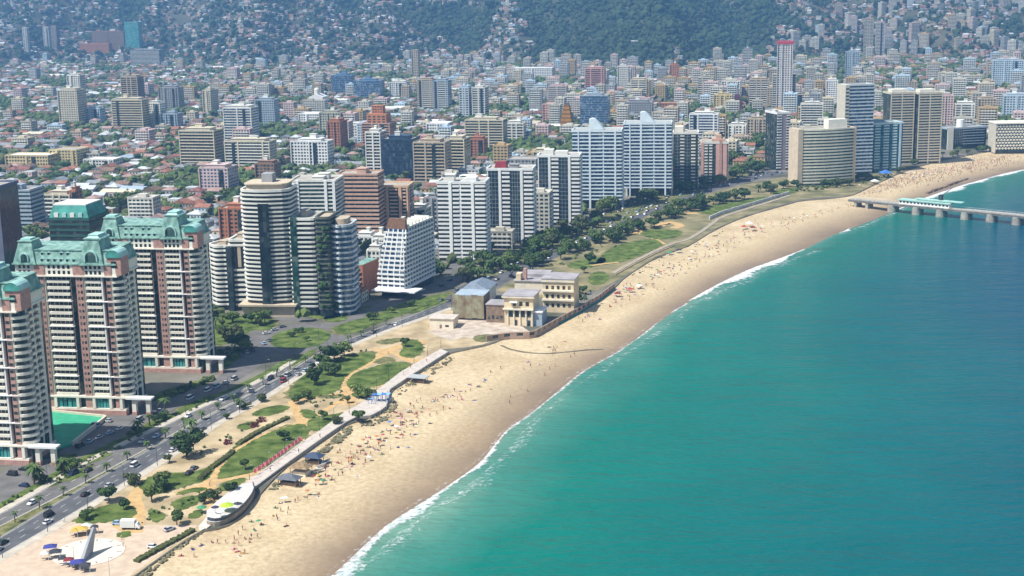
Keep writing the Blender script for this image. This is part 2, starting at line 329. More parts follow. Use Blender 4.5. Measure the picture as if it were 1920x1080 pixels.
def foam(name, pix, widths, dens, off=0.0):
    """pix: along the waterline in photo order; widths in m; dens: how closed the foam is"""
    g = smooth_poly([G(x, y, SEA_Z) for x, y in pix], 2, False); n = max(40, int(sum((g[i+1]-g[i]).length for i in range(len(g)-1))/2.0)); g = resample(g, n)
    r = np.random.RandomState(len(pix)*7+int(dens*100)); k = 6; v = []; dn = []; f = []
    ph = r.uniform(0, 6.28, 4)
    for i, p in enumerate(g):
        u = i/(n-1); t = (g[min(i+1, n-1)]-g[max(i-1, 0)]).normalized(); nn = Vector((t.y, -t.x))
        w = np.interp(u, np.linspace(0, 1, len(widths)), widths)*(1+0.35*math.sin(u*n*0.22+ph[0])+0.3*math.sin(u*n*0.07+ph[1])+0.15*r.normal())
        w = max(0.35, w); o = off+0.6*math.sin(u*n*0.11+ph[2])
        for j in range(k+1):
            s = j/k; q = p+nn*(o-0.4+s*w); v.append((q.x, q.y, SEA_Z+0.06+0.28*math.sin(math.pi*s)*min(1, w/4))); dn.append(dens*(1-abs(2*s-0.7)**2*0.8) - (0.25 if u < 0.02 or u > 0.98 else 0))
    for i in range(n-1):
        for j in range(k): a = i*(k+1)+j; f.append((a, a+1, a+k+2, a+k+1))
    me = bpy.data.meshes.new(name); me.from_pydata(v, [], f); a = me.attributes.new('dens', 'FLOAT', 'POINT'); a.data.foreach_set('value', dn)
    me.materials.append(FM); me.polygons.foreach_set('use_smooth', [True]*len(f)); me.update()
    return obj(name, me)
def wsub(x0, x1): return [p for p in WATER if x0 <= p[0] <= x1]
for nm, seg, w, d, lab in (
    ('sea_foam', wsub(560, 960), [5, 5.5, 4, 5, 3.2, 3.6, 2.5], 0.34, 'white foam of the wave breaking along the near end of the beach'),
    ('sea_foam', wsub(930, 1300), [3.2, 2.2, 1.8, 1.6, 2.2, 1.5, 2.4], 0.24, 'thin broken line of foam below the peach mansion'),
    ('sea_foam', wsub(1290, 1520), [2, 8, 9, 8, 5, 1.2], 0.42, 'thick white breaker on the beach in front of the white towers'),
    ('sea_foam', [(1572,437),(1585,432),(1598,427)], [1, 4, 1], 0.42, 'short white breaker close to the pier'),
    ('sea_foam', wsub(1660, 2100), [1, 4, 8, 9, 8, 8, 6, 5], 0.42, 'white breaker on the beach beyond the pier')):
    o = foam(nm, seg, [q*1.05 for q in w], d); o['kind'] = 'stuff'; o['label'] = lab; o['category'] = 'foam'

for nm, seg, w, d, of, lab in (('backwash_foam', wsub(560, 1000), [5, 7, 6, 7, 5], 0.12, 6.0, 'lacy backwash behind the near breaker'), ('backwash_foam', wsub(950, 1350), [3, 5, 4, 6, 4], 0.09, 5.0, 'lacy backwash below the mansion'), ('backwash_foam', wsub(1290, 1520), [3, 8, 8, 5], 0.12, 8.0, 'lacy backwash behind the thick breaker'), ('backwash_foam', wsub(1560, 1700), [3, 5, 3], 0.14, 3.0, 'lacy backwash under the pier'), ('swash_foam', wsub(560, 1300), [2.5, 3, 2.5, 3, 2], 0.10, -2.2, 'thin swash edge left on the wet sand')):
    o = foam(nm, seg, w, d, of); o['kind'] = 'stuff'; o['label'] = lab; o['category'] = 'foam'
    if of < 0: o.location.z = 0.12
# ------------------------------------------------------------------ land sheet up to the horizon
M_land = mat('city_ground', (0.11, 0.115, 0.075), 0.9, 0.4, 0.035, col2=(0.22, 0.20, 0.16), detail=6)
land = [tuple(p) for p in bl] + [(3190, 5290), (-3190, 5290), (-3190, -200), (bl[0].x-30, -200)]
b = MB(); p = ccw(land); b.face([(x, y, 0.0) for x, y in p])
structure(obj('ground', b.mesh('ground', M_land)))
# retaining edge from the land down to the sand
b = MB()
for i in range(NS-1):
    a, c = bl[i], bl[i+1]; b.face([(a.x, a.y, -2.6), (c.x, c.y, -2.6), (c.x, c.y, 0.0), (a.x, a.y, 0.0)])
structure(obj('sea_wall', b.mesh('sea_wall', mat('retaining_wall', (0.30, 0.25, 0.18), 0.9, 0.3, 0.3))), 'low stone retaining wall between the park and the sand')

# ------------------------------------------------------------------ hills: terrain behind the city
def spur(x, y):
    return np.sin(x*0.0085+0.0016*y+0.6)*0.8+0.5*np.sin(x*0.019-0.002*y+2.0)+0.35*np.sin(x*0.041+0.004*y)
def hill_h(x, y):
    a = x/np.maximum(y, 1.0)                                   # bearing
    foot = 3250 + 260*np.exp(-((a+0.34)/0.10)**2) - 260*np.clip((a-0.15)/0.2, 0, 1) - 330*np.exp(-((a-0.10)/0.10)**2) - 90*spur(x, y)
    t = np.maximum(0, y-foot)
    h = 0.21*t*(1-np.exp(-t/200.0))
    h *= 1+0.35*np.exp(-((a-0.10)/0.09)**2)
    h += (17*spur(x, y)+6*np.sin(x*0.05-y*0.03))*np.clip(t/220, 0, 1)
    return np.minimum(h, 200+0.12*h)*np.where(t > 0, 1, 0)
def spur1(x, y): return math.sin(x*0.0085+0.0016*y+0.6)*0.8+0.5*math.sin(x*0.019-0.002*y+2.0)+0.35*math.sin(x*0.041+0.004*y)
def hz1(x, y):
    a = x/max(y, 1.0); sp = spur1(x, y); c = math.exp(-((a-0.10)/0.10)**2)
    t = y-(3250+260*math.exp(-((a+0.34)/0.10)**2)-260*min(1, max(0, (a-0.15)/0.2))-330*c-90*sp)
    if t <= 0: return 0.0
    h = 0.21*t*(1-math.exp(-t/200.0))*(1+0.35*math.exp(-((a-0.10)/0.09)**2))+(17*sp+6*math.sin(x*0.05-y*0.03))*min(1, t/220)
    return min(h, 200+0.12*h)
def forest_at(x, y):
    a = x/y; return math.exp(-((a-0.085)/0.085)**2)*1.5-0.45*spur1(x, y)+0.25*math.sin(x*0.012+y*0.011)-0.05
hx = np.linspace(-2200, 2200, 221); hy = np.linspace(2800, 5200, 121)
HX, HY = np.meshgrid(hx, hy, indexing='ij'); HZ = hill_h(HX, HY); HZ = np.minimum(HZ, 236); HZ = np.where(HZ <= 0.01, -1.5, HZ)
idx = np.arange(HX.size).reshape(HX.shape)
hf = np.stack([idx[:-1, :-1], idx[1:, :-1], idx[1:, 1:], idx[:-1, 1:]], -1).reshape(-1, 4).tolist()
me = bpy.data.meshes.new('hill'); me.from_pydata(np.stack([HX.ravel(), HY.ravel(), HZ.ravel()], 1).tolist(), [], hf)
me.materials.append(mat('hill_soil', (0.045, 0.065, 0.028), 0.95, 0.4, 0.012, col2=(0.11, 0.10, 0.06), detail=6)); me.polygons.foreach_set('use_smooth', [True]*len(hf)); me.update()
structure(obj('hill', me), 'steep settled hills rising behind the city')

# ------------------------------------------------------------------ roads, medians, pavements
M_asph = mat('asphalt', (0.105, 0.105, 0.108), 0.85, 0.22, 0.12, detail=6, spec=0.2)
M_asph_old = mat('old_asphalt', (0.15, 0.14, 0.13), 0.88, 0.2, 0.15, detail=6, spec=0.2)
M_paint = mat('road_paint', (0.62, 0.62, 0.58), 0.7, 0.2, 1.0)
M_kerb = mat('kerb_stone', (0.42, 0.39, 0.34), 0.85, 0.15, 0.5)
M_pave = mat('pavement_concrete', (0.50, 0.44, 0.35), 0.85, 0.16, 0.25, detail=5)
M_prom = mat('promenade_tile', (0.54, 0.47, 0.40), 0.8, 0.12, 0.4, detail=5)
M_dirt = mat('park_soil', (0.44, 0.33, 0.18), 0.95, 0.3, 0.09, col2=(0.58, 0.45, 0.27), detail=6)
M_path = mat('ochre_path', (0.53, 0.345, 0.15), 0.95, 0.18, 0.3, detail=5)
M_lawn = mat('lawn_grass', (0.060, 0.120, 0.022), 0.95, 0.5, 0.16, col2=(0.165, 0.205, 0.055), detail=7, bump=0.5, bscale=2.0, spec=0.05)
M_drylawn = mat('dry_grass', (0.11, 0.13, 0.045), 0.95, 0.35, 0.3, col2=(0.24, 0.22, 0.10), detail=6, bump=0.5, bscale=2.0, spec=0.05)
M_hedge = mat('hedge_leaf', (0.075, 0.095, 0.032), 0.9, 0.4, 0.8, col2=(0.13, 0.14, 0.05), bump=0.8, bscale=3.0, spec=0.1)
M_scrub = mat('dune_scrub', (0.16, 0.155, 0.085), 0.95, 0.45, 0.35, col2=(0.27, 0.24, 0.145), bump=0.8, bscale=2.0, spec=0.05)

ROAD_SEA = [(-120,1112),(0,1043),(97,987),(187,933),(253,893),(320,851),(400,795),(480,752),(547,710),(593,678),(647,650),(693,631),(737,614),(790,596),(842,577)]
ROAD_MED0 = [(-120,1073),(0,1008),(83,957),(160,911),(222,875),(277,844),(360,797),(460,744),(527,706),(573,677),(612,653),(655,636),(700,619),(755,599),(835,566)]
ROAD_MED1 = [(-120,1052),(0,987),(100,937),(187,890),(283,838),(345,803),(400,774),(480,732),(530,702),(566,677)]
ROAD_INL = [(-120,1030),(0,964),(83,918),(160,871),(233,834),(300,803),(367,770),(440,738),(480,720),(520,699),(556,677)]
def offset_band(line, o0, o1):
    p = resample(line, 80); a = []; b_ = []
    for i in range(80):
        t = (p[min(i+1, 79)]-p[max(i-1, 0)]).normalized(); n = Vector((t.y, -t.x)); a.append(p[i]+n*o0); b_.append(p[i]+n*o1)
    return a+b_[::-1]
def poly2(a, b_): return GP(a)+GP(b_)[::-1]
sheet('road', poly2(ROAD_SEA, ROAD_MED0), 0.03, M_asph)
sheet('road', poly2(ROAD_MED1, ROAD_INL), 0.03, M_asph_old)
sheet('road_median', poly2(ROAD_MED0[:10]+[(598,661)], ROAD_MED1), 0.14, M_drylawn, 0.14)
# lane lines (dashes) and edge lines
def lane(a, b_, f, dash=3.0, gap=5.0, w=0.16, solid=False):
    pa = resample(GP(a), 60); pb = resample(GP(b_), 60); c = [p.lerp(q, f) for p, q in zip(pa, pb)]; mb = MB()
    L_ = sum((c[i+1]-c[i]).length for i in range(59)); pts = resample(c, max(60, int(L_)))
    step = int(dash+gap); k = 0
    while k < len(pts)-1:
        e = min(len(pts)-1, k+(step if solid else int(dash))); pp = strip_poly(pts[k:e+1], w)
        n = len(pp)//2
        for i in range(n-1): mb.face([(pp[i].x, pp[i].y, 0.036), (pp[i+1].x, pp[i+1].y, 0.036), (pp[2*n-2-i].x, pp[2*n-2-i].y, 0.036), (pp[2*n-1-i].x, pp[2*n-1-i].y, 0.036)])
        k += step
    return structure(obj('road_marking', mb.mesh('road_marking', M_paint)))
for f in (0.35, 0.67): lane(ROAD_SEA, ROAD_MED0, f)
lane(ROAD_SEA, ROAD_MED0, 0.04, solid=True); lane(ROAD_SEA, ROAD_MED0, 0.95, solid=True)
for f in (0.5,): lane(ROAD_MED1, ROAD_INL, f)
lane(ROAD_MED1, ROAD_INL, 0.05, solid=True); lane(ROAD_MED1, ROAD_INL, 0.95, solid=True)
def kerb(line, w=0.35, h=0.15, name='kerb'):
    pp = strip_poly(resample(GP(line), 80), w); mb = MB(); n = len(pp)//2
    for i in range(n-1):
        q = [pp[i], pp[i+1], pp[2*n-2-i], pp[2*n-1-i]]; mb.prism([(v.x, v.y) for v in q], 0.0, h)
    return structure(obj(name, mb.mesh(name, M_kerb)))
for ln in (ROAD_SEA, ROAD_MED0, ROAD_MED1, ROAD_INL): kerb(ln)
sheet('pavement', offset_band(GP(ROAD_INL), -3.2, -0.2), 0.13, M_pave, 0.13)
sheet('grass_verge', offset_band(GP(ROAD_INL), -7.0, -3.2), 0.08, M_lawn, 0.05)
# the avenue that carries on behind the beach park
AVE = [(842,570),(900,537),(950,511),(1000,488),(1060,462),(1120,434),(1180,407),(1240,382),(1310,357),(1400,335),(1460,322),(1540,350)][:11]
ave_g = resample(smooth_poly(GP(AVE), 2, False), 90)
sheet('road', strip_poly(ave_g, 22.0), 0.02, M_asph)
AVE2 = [(660,583),(740,560),(800,545),(850,527),(900,505),(960,478),(1020,452),(1100,418),(1180,385),(1260,357),(1350,330),(1440,308)]
ave2_g = resample(smooth_poly(GP(AVE2), 2, False), 90)
sheet('road', strip_poly(ave2_g, 15.0), 0.025, M_asph_old)
# roundabout
rc = G(563, 634); ring = [(rc.x+24*math.cos(t), rc.y+33*math.sin(t)) for t in np.linspace(0, 2*math.pi, 60)[:-1]]
isl = [(rc.x+15.5*math.cos(t), rc.y+22.5*math.sin(t)) for t in np.linspace(0, 2*math.pi, 60)[:-1]]
sheet('road', ring, 0.042, M_asph_old); sheet('lawn', isl, 0.17, M_lawn, 0.17)
sheet('road', GP([(430,690),(455,640),(480,622),(520,640),(505,668),(470,700)]), 0.028, M_asph_old)
sheet('road', GP([(622,600),(672,575),(690,585),(668,612),(648,640),(620,650)]), 0.050, M_asph_old)
# car parks inland of the road
sheet('car_park', GP([(-60,935),(30,868),(100,860),(150,868),(95,908),(40,950),(-40,985)]), 0.02, M_asph_old)
sheet('car_park', GP([(170,800),(215,775),(300,755),(400,715),(430,690),(470,700),(420,728),(330,765),(262,800),(160,862),(110,850)]), 0.024, M_asph_old)
# sports court between the copper roofed towers
court = GP([(84,774),(200,786),(136,836),(98,846),(86,812)])
M_court = mat('court_green', (0.045, 0.36, 0.20), 0.8, 0.12, 0.3)
sheet('sports_court', court, 0.9, M_court, 0.9)['label'] = 'bright green sports court between two copper roofed towers'
pp = resample([court[0], court[1], court[2]], 30); mb = MB(); q = strip_poly(pp, 0.8); n = len(q)//2
for i in range(n-1): mb.prism([(v.x, v.y) for v in (q[i], q[i+1], q[2*n-2-i], q[2*n-1-i])], 0.0, 1.8)
structure(obj('court_wall', mb.mesh('court_wall', mat('cream_render', (0.66, 0.58, 0.44), 0.8, 0.08, 0.4))))
# pavement between road and park, park soil
PROM_SEA = [(458,930),(533,874),(593,831),(647,794),(670,783),(693,782),(712,772),(723,764),(730,732),(777,701),(840,661)]
PROM_INL = [(436,928),(473,897),(560,834),(593,813),(647,773),(677,757),(690,747),(700,738),(710,730),(753,697),(827,655)]
ROAD_SEA_O = [(x+14, y+9) for x, y in ROAD_SEA]
park = GP([(x+2, y+1.5) for x, y in ROAD_SEA[1:]]) + GP([(870,600),(945,632),(905,646),(870,652)]) + GP(PROM_INL)[::-1] + GP([(400,962),(386,990),(350,1010),(300,1044),(250,1080),(170,1138),(-60,1160)])
sheet('park_ground', park, 0.05, M_dirt)
sheet('pavement', offset_band(GP(ROAD_SEA), 0.2, 3.6), 0.12, M_pave, 0.12)
sheet('promenade', poly2(PROM_SEA, PROM_INL), 0.35, M_prom, 0.35)
mb = MB(); q = strip_poly(resample(GP([(x+1, y+1) for x, y in PROM_SEA]), 90), 0.5); n = len(q)//2
for i in range(n-1): mb.prism([(v.x, v.y) for v in (q[i], q[i+1], q[2*n-2-i], q[2*n-1-i])], -2.5, 0.95)
structure(obj('promenade_wall', mb.mesh('promenade_wall', mat('grey_render', (0.36, 0.33, 0.29), 0.9, 0.15, 0.4))), 'low parapet wall on the sea side of the promenade')
sheet('forecourt', GP([(800,622),(850,600),(880,592),(960,600),(1000,626),(955,632),(912,638),(870,632),(845,640)]), 0.07, mat('forecourt_paving', (0.50, 0.38, 0.28), 0.9, 0.25, 0.2, col2=(0.60, 0.52, 0.42), detail=6))
# plaza with the round sundial floor
sheet('plaza', GP([(-40,1075),(20,1032),(120,985),(150,975),(200,982),(262,985),(330,985),(372,985),(345,1008),(300,1040),(250,1076),(160,1140),(-100,1160)]), 0.09, mat('plaza_tile', (0.55, 0.42, 0.30), 0.85, 0.14, 0.3, detail=5))
sc_ = G(166, 1036); SUNDIAL = sc_
sheet('sundial_floor', [(sc_.x+11.6*math.cos(t), sc_.y+11.6*math.sin(t)) for t in np.linspace(0, 2*math.pi, 49)[:-1]], 0.2, mat('pale_stone', (0.66, 0.58, 0.48), 0.8, 0.1, 0.4), 0.12)
# paths through the park
PATHS = [([(253,1000),(262,960),(250,935),(262,915),(300,905)], 5), ([(390,925),(396,890),(420,862),(455,840),(500,815),(560,796),(600,783)], 5), ([(330,925),(395,905),(440,897),(490,885)], 3),
  ([(560,830),(570,800),(556,772),(548,752)], 4), ([(560,796),(600,775),(640,752),(655,735)], 3), ([(655,760),(655,735),(642,712),(652,698),(690,682),(718,662),(745,650),(800,640)], 6), ([(655,732),(690,726),(720,722)], 3),
  ([(548,752),(600,745),(655,735)], 3), ([(700,655),(745,660),(770,680),(800,672)], 5), ([(250,1000),(215,985)], 3), ([(400,960),(396,925),(390,905)], 4)]
for pl, w in PATHS: sheet('path', strip_poly(resample(smooth_poly(GP(pl), 2, False), 40), w), 0.085+(0.003*len(bpy.data.objects)) % 0.02, M_path)
LAWNS = [
 [(318,945),(345,932),(380,930),(370,945),(335,958)], [(350,965),(372,955),(385,962),(362,975)], [(215,1000),(240,995),(250,1004),(225,1010)], [(430,842),(455,828),(470,822),(450,838)], [(440,800),(470,790),(490,795),(460,808)],
 [(268,748),(300,735),(345,722),(390,708),(398,714),(345,735),(300,752)], [(205,768),(255,752),(262,758),(215,774)], [(85,868),(130,850),(150,856),(105,872)],
 [(400,690),(428,668),(455,650),(452,668),(425,690)], [(120,905),(150,880),(180,870),(150,895)], [(330,768),(365,752),(400,738),(380,755),(345,770)], [(600,596),(640,586),(655,598),(625,606)], [(760,588),(800,572),(835,560),(840,566),(790,585)],
 [(407,897),(420,873),(440,850),(470,830),(503,813),(540,800),(567,797),(573,807),(573,820),(547,840),(517,863),(487,880),(460,888)],
 [(410,907),(470,893),(440,917),(413,923)], [(573,793),(590,782),(613,780),(647,773),(627,790),(590,813)], [(560,770),(580,767),(600,782),(573,787)],
 [(470,780),(487,767),(520,760),(547,763),(510,780)], [(540,743),(557,720),(573,700),(613,680),(660,667),(690,662),(703,668),(693,680),(660,697),(643,710),(637,733),(587,743)],
 [(650,717),(667,700),(697,690),(740,680),(763,683),(767,692),(740,710),(713,723),(680,728),(657,728)], [(750,647),(767,637),(790,642),(793,657),(777,670),(757,670),(747,663),(760,653)],
 [(657,740),(673,733),(710,730),(707,740),(670,748)], [(263,907),(293,890),(333,887),(375,884),(410,862),(433,847),(395,885),(390,900),(333,913),(293,927),(273,923)],
 [(133,983),(160,963),(200,947),(247,947),(257,970),(200,980)], [(277,953),(300,960),(313,970),(283,983)], [(330,923),(353,917),(387,913),(387,920),(337,927)],
 [(67,917),(133,877),(153,873),(110,910)], [(147,867),(200,850),(213,850),(167,873)], [(250,810),(287,787),(320,777),(293,797),(267,817)],
 [(622,616),(660,601),(693,595),(753,569),(838,549),(832,560),(755,590),(690,612),(655,628)], [(396,600),(430,592),(520,598),(505,622),(470,616),(440,640),(400,650)], [(560,668),(600,650),(575,672),(540,690)], [(560,590),(600,585),(640,580),(655,590),(610,600)],
 [(1060,500),(1085,487),(1130,482),(1138,492),(1095,505)], [(1115,497),(1128,482),(1140,470),(1170,457),(1225,448),(1240,458),(1232,465),(1200,478),(1165,491)], [(1105,516),(1125,508),(1145,520),(1130,532),(1108,535)],
 [(1310,396),(1340,384),(1400,374),(1440,368),(1425,380),(1390,390),(1335,403)], [(1200,440),(1215,430),(1280,432),(1270,445),(1235,450)], [(1440,360),(1480,352),(1500,358),(1470,367)]]
def ragged(pl, j=0.4):
    q = smooth_poly(GP(pl), 2); q = resample(list(q)+[q[0]], max(24, int(sum((q[i]-q[i-1]).length for i in range(len(q)))/1.1)))[:-1]; rr = random.Random(len(q)); return [p+Vector((rr.gauss(0, j*0.6), rr.gauss(0, j*0.6))) for p in q]
def scaled(pl, k):
    cx = sum(p[0] for p in pl)/len(pl); cy_ = sum(p[1] for p in pl)/len(pl); return [(cx+(x-cx)*k, cy_+(y-cy_)*k) for x, y in pl]
for n, pl in enumerate(LAWNS): sheet('grass_verge', ragged(scaled(pl, 1.14), 1.0), 0.056+0.0004*n, M_drylawn)
LAWNS = [scaled(pl, 1.06) for pl in LAWNS]
for pl in LAWNS: sheet('lawn', ragged(pl, 0.55), 0.11, M_lawn, 0.06)
DRY = [[(593,743),(647,738),(643,747),(600,748)], [(697,642),(727,635),(753,633),(753,642),(720,647)], [(693,682),(720,667),(747,675),(727,682)], [(880,632),(920,625),(945,634),(900,645)], [(870,505),(1000,455),(1120,405),(1240,362),(1290,345),(1400,318),(1420,326),(1300,362),(1150,420),(1000,488),(900,530)], [(625,605),(700,575),(690,572),(655,580)]]
for pl in DRY: sheet('grass_verge', ragged(pl, 0.6), 0.10, M_drylawn, 0.05)
# beach park ground between the avenue and the sand (far part)
sheet('park_ground', GP([(930,545),(1000,505),(1060,475),(1120,447),(1180,420),(1240,394),(1310,368),(1400,345),(1470,332),(1540,346),(1600,338),(1690,312),(1692,321),(1640,345),(1600,365),(1500,374),(1400,403),(1340,429),(1290,461),(1230,481),(1170,519),(1120,545),(1000,560)]), 0.045, mat('park_soil_far', (0.15, 0.155, 0.06), 0.95, 0.35, 0.06, col2=(0.33, 0.27, 0.14), detail=6))
sheet('path', strip_poly(resample(smooth_poly(GP([(1108,498),(1130,495),(1160,492)]), 1, False), 20), 3), 0.13, M_path)
for pl, w in (([(1235,425),(1250,415),(1280,422),(1262,428)], 7), ([(1225,447),(1245,458)], 4), ([(1185,440),(1200,430),(1205,440)], 5), ([(1285,400),(1310,400)], 6)): sheet('path', strip_poly(resample(smooth_poly(GP(pl), 2, False), 20), w), 0.07, M_path)
# the far promenade: grey stepped terrace and white wall
PW = [(1150,512),(1190,490),(1230,470),(1265,455),(1285,452),(1310,438),(1335,420),(1350,408),(1400,392),(1440,380),(1482,366)]
sheet('promenade', strip_poly(resample(smooth_poly(GP(PW), 1, False), 60), 3.2), 0.3, mat('promenade_grey', (0.36, 0.30, 0.22), 0.85, 0.15, 0.3), 0.25)
for seg, h, nm, cl in (([(1154,516),(1194,494),(1234,474),(1264,461)], 0.6, 'terrace_wall', (0.36, 0.27, 0.17)), ([(1330,412),(1352,402),(1400,388),(1440,376),(1480,364)], 2.6, 'promenade_wall', (0.62, 0.6, 0.56))):
    mb = MB(); q = strip_poly(resample(GP(seg), 40), 0.6); n = len(q)//2
    for i in range(n-1): mb.prism([(v.x, v.y) for v in (q[i], q[i+1], q[2*n-2-i], q[2*n-1-i])], -2.4, h)
    structure(obj(nm, mb.mesh(nm, mat(nm+'_stone', cl, 0.9, 0.2, 0.3))))
# a small stream crossing the sand below the mansion
sheet_pts = [(940,652),(960,660),(1010,665),(1050,662),(1100,655),(1130,653)]
g = resample(smooth_poly([G(x, y, -2.0) for x, y in sheet_pts], 2, False), 60)
mb = MB()
def beach_height(p):
    d = [(q-p).length for q in wl]; i = int(np.argmin(d)); dw = d[i]; db = min((q-p).length for q in bl); t = db/(db+dw); return beach_z(t)
pp = strip_poly(g, 1.6); n = len(pp)//2; hs = [beach_height(p)+0.08 for p in g]
for i in range(n-1): mb.face([(pp[i].x, pp[i].y, hs[i]), (pp[i+1].x, pp[i+1].y, hs[i+1]), (pp[2*n-2-i].x, pp[2*n-2-i].y, hs[i+1]), (pp[2*n-1-i].x, pp[2*n-1-i].y, hs[i])])
structure(obj('stream', mb.mesh('stream', mat('wet_channel', (0.16, 0.13, 0.08), 0.3, 0.2, 0.3))), 'narrow dark stream channel crossing the sand')
# ================================================================== TOWERS
RECTS = []
FOOT = []                                   # footprints already taken (for the free placing of houses and trees)
def on_terrain(x, y):
    c = G(x, y)
    if c.y < 2500: return c
    d = FWD+RGT*((x-960)/FPX)+UPV*((540-y)/FPX)
    for k in range(2500, 4600, 4):
        t = k/d.y
        if CAMH+d.z*t <= hz1(d.x*t, k): return Vector((d.x*t, k, hz1(d.x*t, k)))
    return c
def site(xl, xr, yb, ytop, d, rot=CITY_ROT):
    """front face between photo columns xl..xr standing on ground row yb; returns centre, width, height"""
    c = on_terrain((xl+xr)/2, yb); dv = Vector((math.cos(rot), math.sin(rot), 0))
    a = PJ(c-dv*0.5)[0]; b = PJ(c+dv*0.5)[0]; w = (xr-xl)/(b-a); h = height_at(c, ytop)-c.z
    back = Vector((-math.sin(rot), math.cos(rot), 0)); cen = c+back*d/2
    claim(cen, w, d, rot); RECTS.append((xl, xr, ytop, yb, c.y)); return cen, w, h
def claim(c, w, d, rot, pad=2.0):
    FOOT.append((c.x, c.y, w/2+pad, d/2+pad, math.cos(rot), math.sin(rot)))
def taken(x, y, r=0.0):
    for cx, cy_, hw, hd, co, si in FOOT:
        dx, dy = x-cx, y-cy_
        if abs(dx) > 80 or abs(dy) > 80: continue
        u = dx*co+dy*si; v = -dx*si+dy*co
        if abs(u) < hw+r and abs(v) < hd+r: return True
    return False

cream = mat('cream_paint', (0.80, 0.75, 0.62), 0.75, 0.08, 0.15, obj_var=0.06); white = mat('white_paint', (0.80, 0.79, 0.75), 0.7, 0.06, 0.15, obj_var=0.06)
offwhite = mat('off_white_paint', (0.72, 0.70, 0.62), 0.75, 0.1, 0.12, obj_var=0.07); brickred = mat('red_brick', (0.47, 0.27, 0.215), 0.85, 0.2, 0.6)
copper = mat('copper_green', (0.16, 0.33, 0.27), 0.65, 0.35, 0.35, col2=(0.33, 0.52, 0.43), detail=7); copper_d = mat('copper_dark', (0.07, 0.30, 0.25), 0.6, 0.25, 0.25)
copper_p = mat('copper_pale', (0.36, 0.58, 0.52), 0.55, 0.15, 0.3)
glass_d = glass_mat('dark_glass', (0.020, 0.036, 0.034), (0.16, 0.15, 0.12), (1.5, 1.5, 2.8), 0.22)
glass_g = glass_mat('green_glass', (0.020, 0.060, 0.050), (0.14, 0.18, 0.15), (1.6, 1.6, 2.8), 0.25)
glass_b = glass_mat('blue_glass', (0.03, 0.07, 0.13), (0.22, 0.28, 0.34), (1.6, 1.6, 2.8), 0.3)
glass_t = glass_mat('teal_glass', (0.03, 0.20, 0.19), (0.2, 0.4, 0.38), (2, 2, 3), 0.3)
glass_k = glass_mat('night_glass', (0.018, 0.03, 0.032), (0.07, 0.08, 0.08), (1.8, 1.8, 2.8), 0.2)
terrace = mat('roof_screed', (0.40, 0.36, 0.30), 0.9, 0.2, 0.2); roofgrey = mat('roof_grey', (0.30, 0.29, 0.28), 0.9, 0.2, 0.2)
salmon = mat('salmon_paint', (0.56, 0.35, 0.25), 0.8, 0.1, 0.2); peach = mat('peach_paint', (0.70, 0.48, 0.28), 0.8, 0.1, 0.2)
tan = mat('tan_paint', (0.48, 0.39, 0.28), 0.8, 0.12, 0.2); greywall = mat('grey_paint', (0.33, 0.33, 0.33), 0.8, 0.12, 0.2); bluegrey = mat('blue_grey_paint', (0.36, 0.43, 0.48), 0.75, 0.1, 0.2)
terracotta = mat('terracotta_wall', (0.42, 0.17, 0.09), 0.85, 0.12, 0.4); paleblue = mat('pale_blue_paint', (0.50, 0.60, 0.66), 0.75, 0.1, 0.2); pink = mat('pink_paint', (0.62, 0.36, 0.30), 0.8, 0.1, 0.2)
yellow = mat('yellow_paint', (0.62, 0.50, 0.25), 0.8, 0.1, 0.2); planter = mat('planter_green', (0.06, 0.12, 0.035), 0.9, 0.5, 0.8)

def window_grid(mb, x0, x1, z0, fl, n, nw, side, half, ww=0.6, wh=0.5, out=0.06, m=0, sill=0.9):
    """flat panes set 6 cm proud on one side of a box; side: 'f','b','l','r'; half: distance of that face from the centre"""
    st = (x1-x0)/nw
    for k in range(n):
        for i in range(nw):
            a = x0+st*(i+0.5-ww/2); b = x0+st*(i+0.5+ww/2); c = z0+fl*k+sill; d = c+fl*wh
            if side == 'f': q = [(a, -half-out, c), (b, -half-out, c), (b, -half-out, d), (a, -half-out, d)]
            elif side == 'b': q = [(b, half+out, c), (a, half+out, c), (a, half+out, d), (b, half+out, d)]
            elif side == 'r': q = [(half+out, a, c), (half+out, b, c), (half+out, b, d), (half+out, a, d)]
            else: q = [(-half-out, b, c), (-half-out, a, c), (-half-out, a, d), (-half-out, b, d)]
            mb.face(q, m)

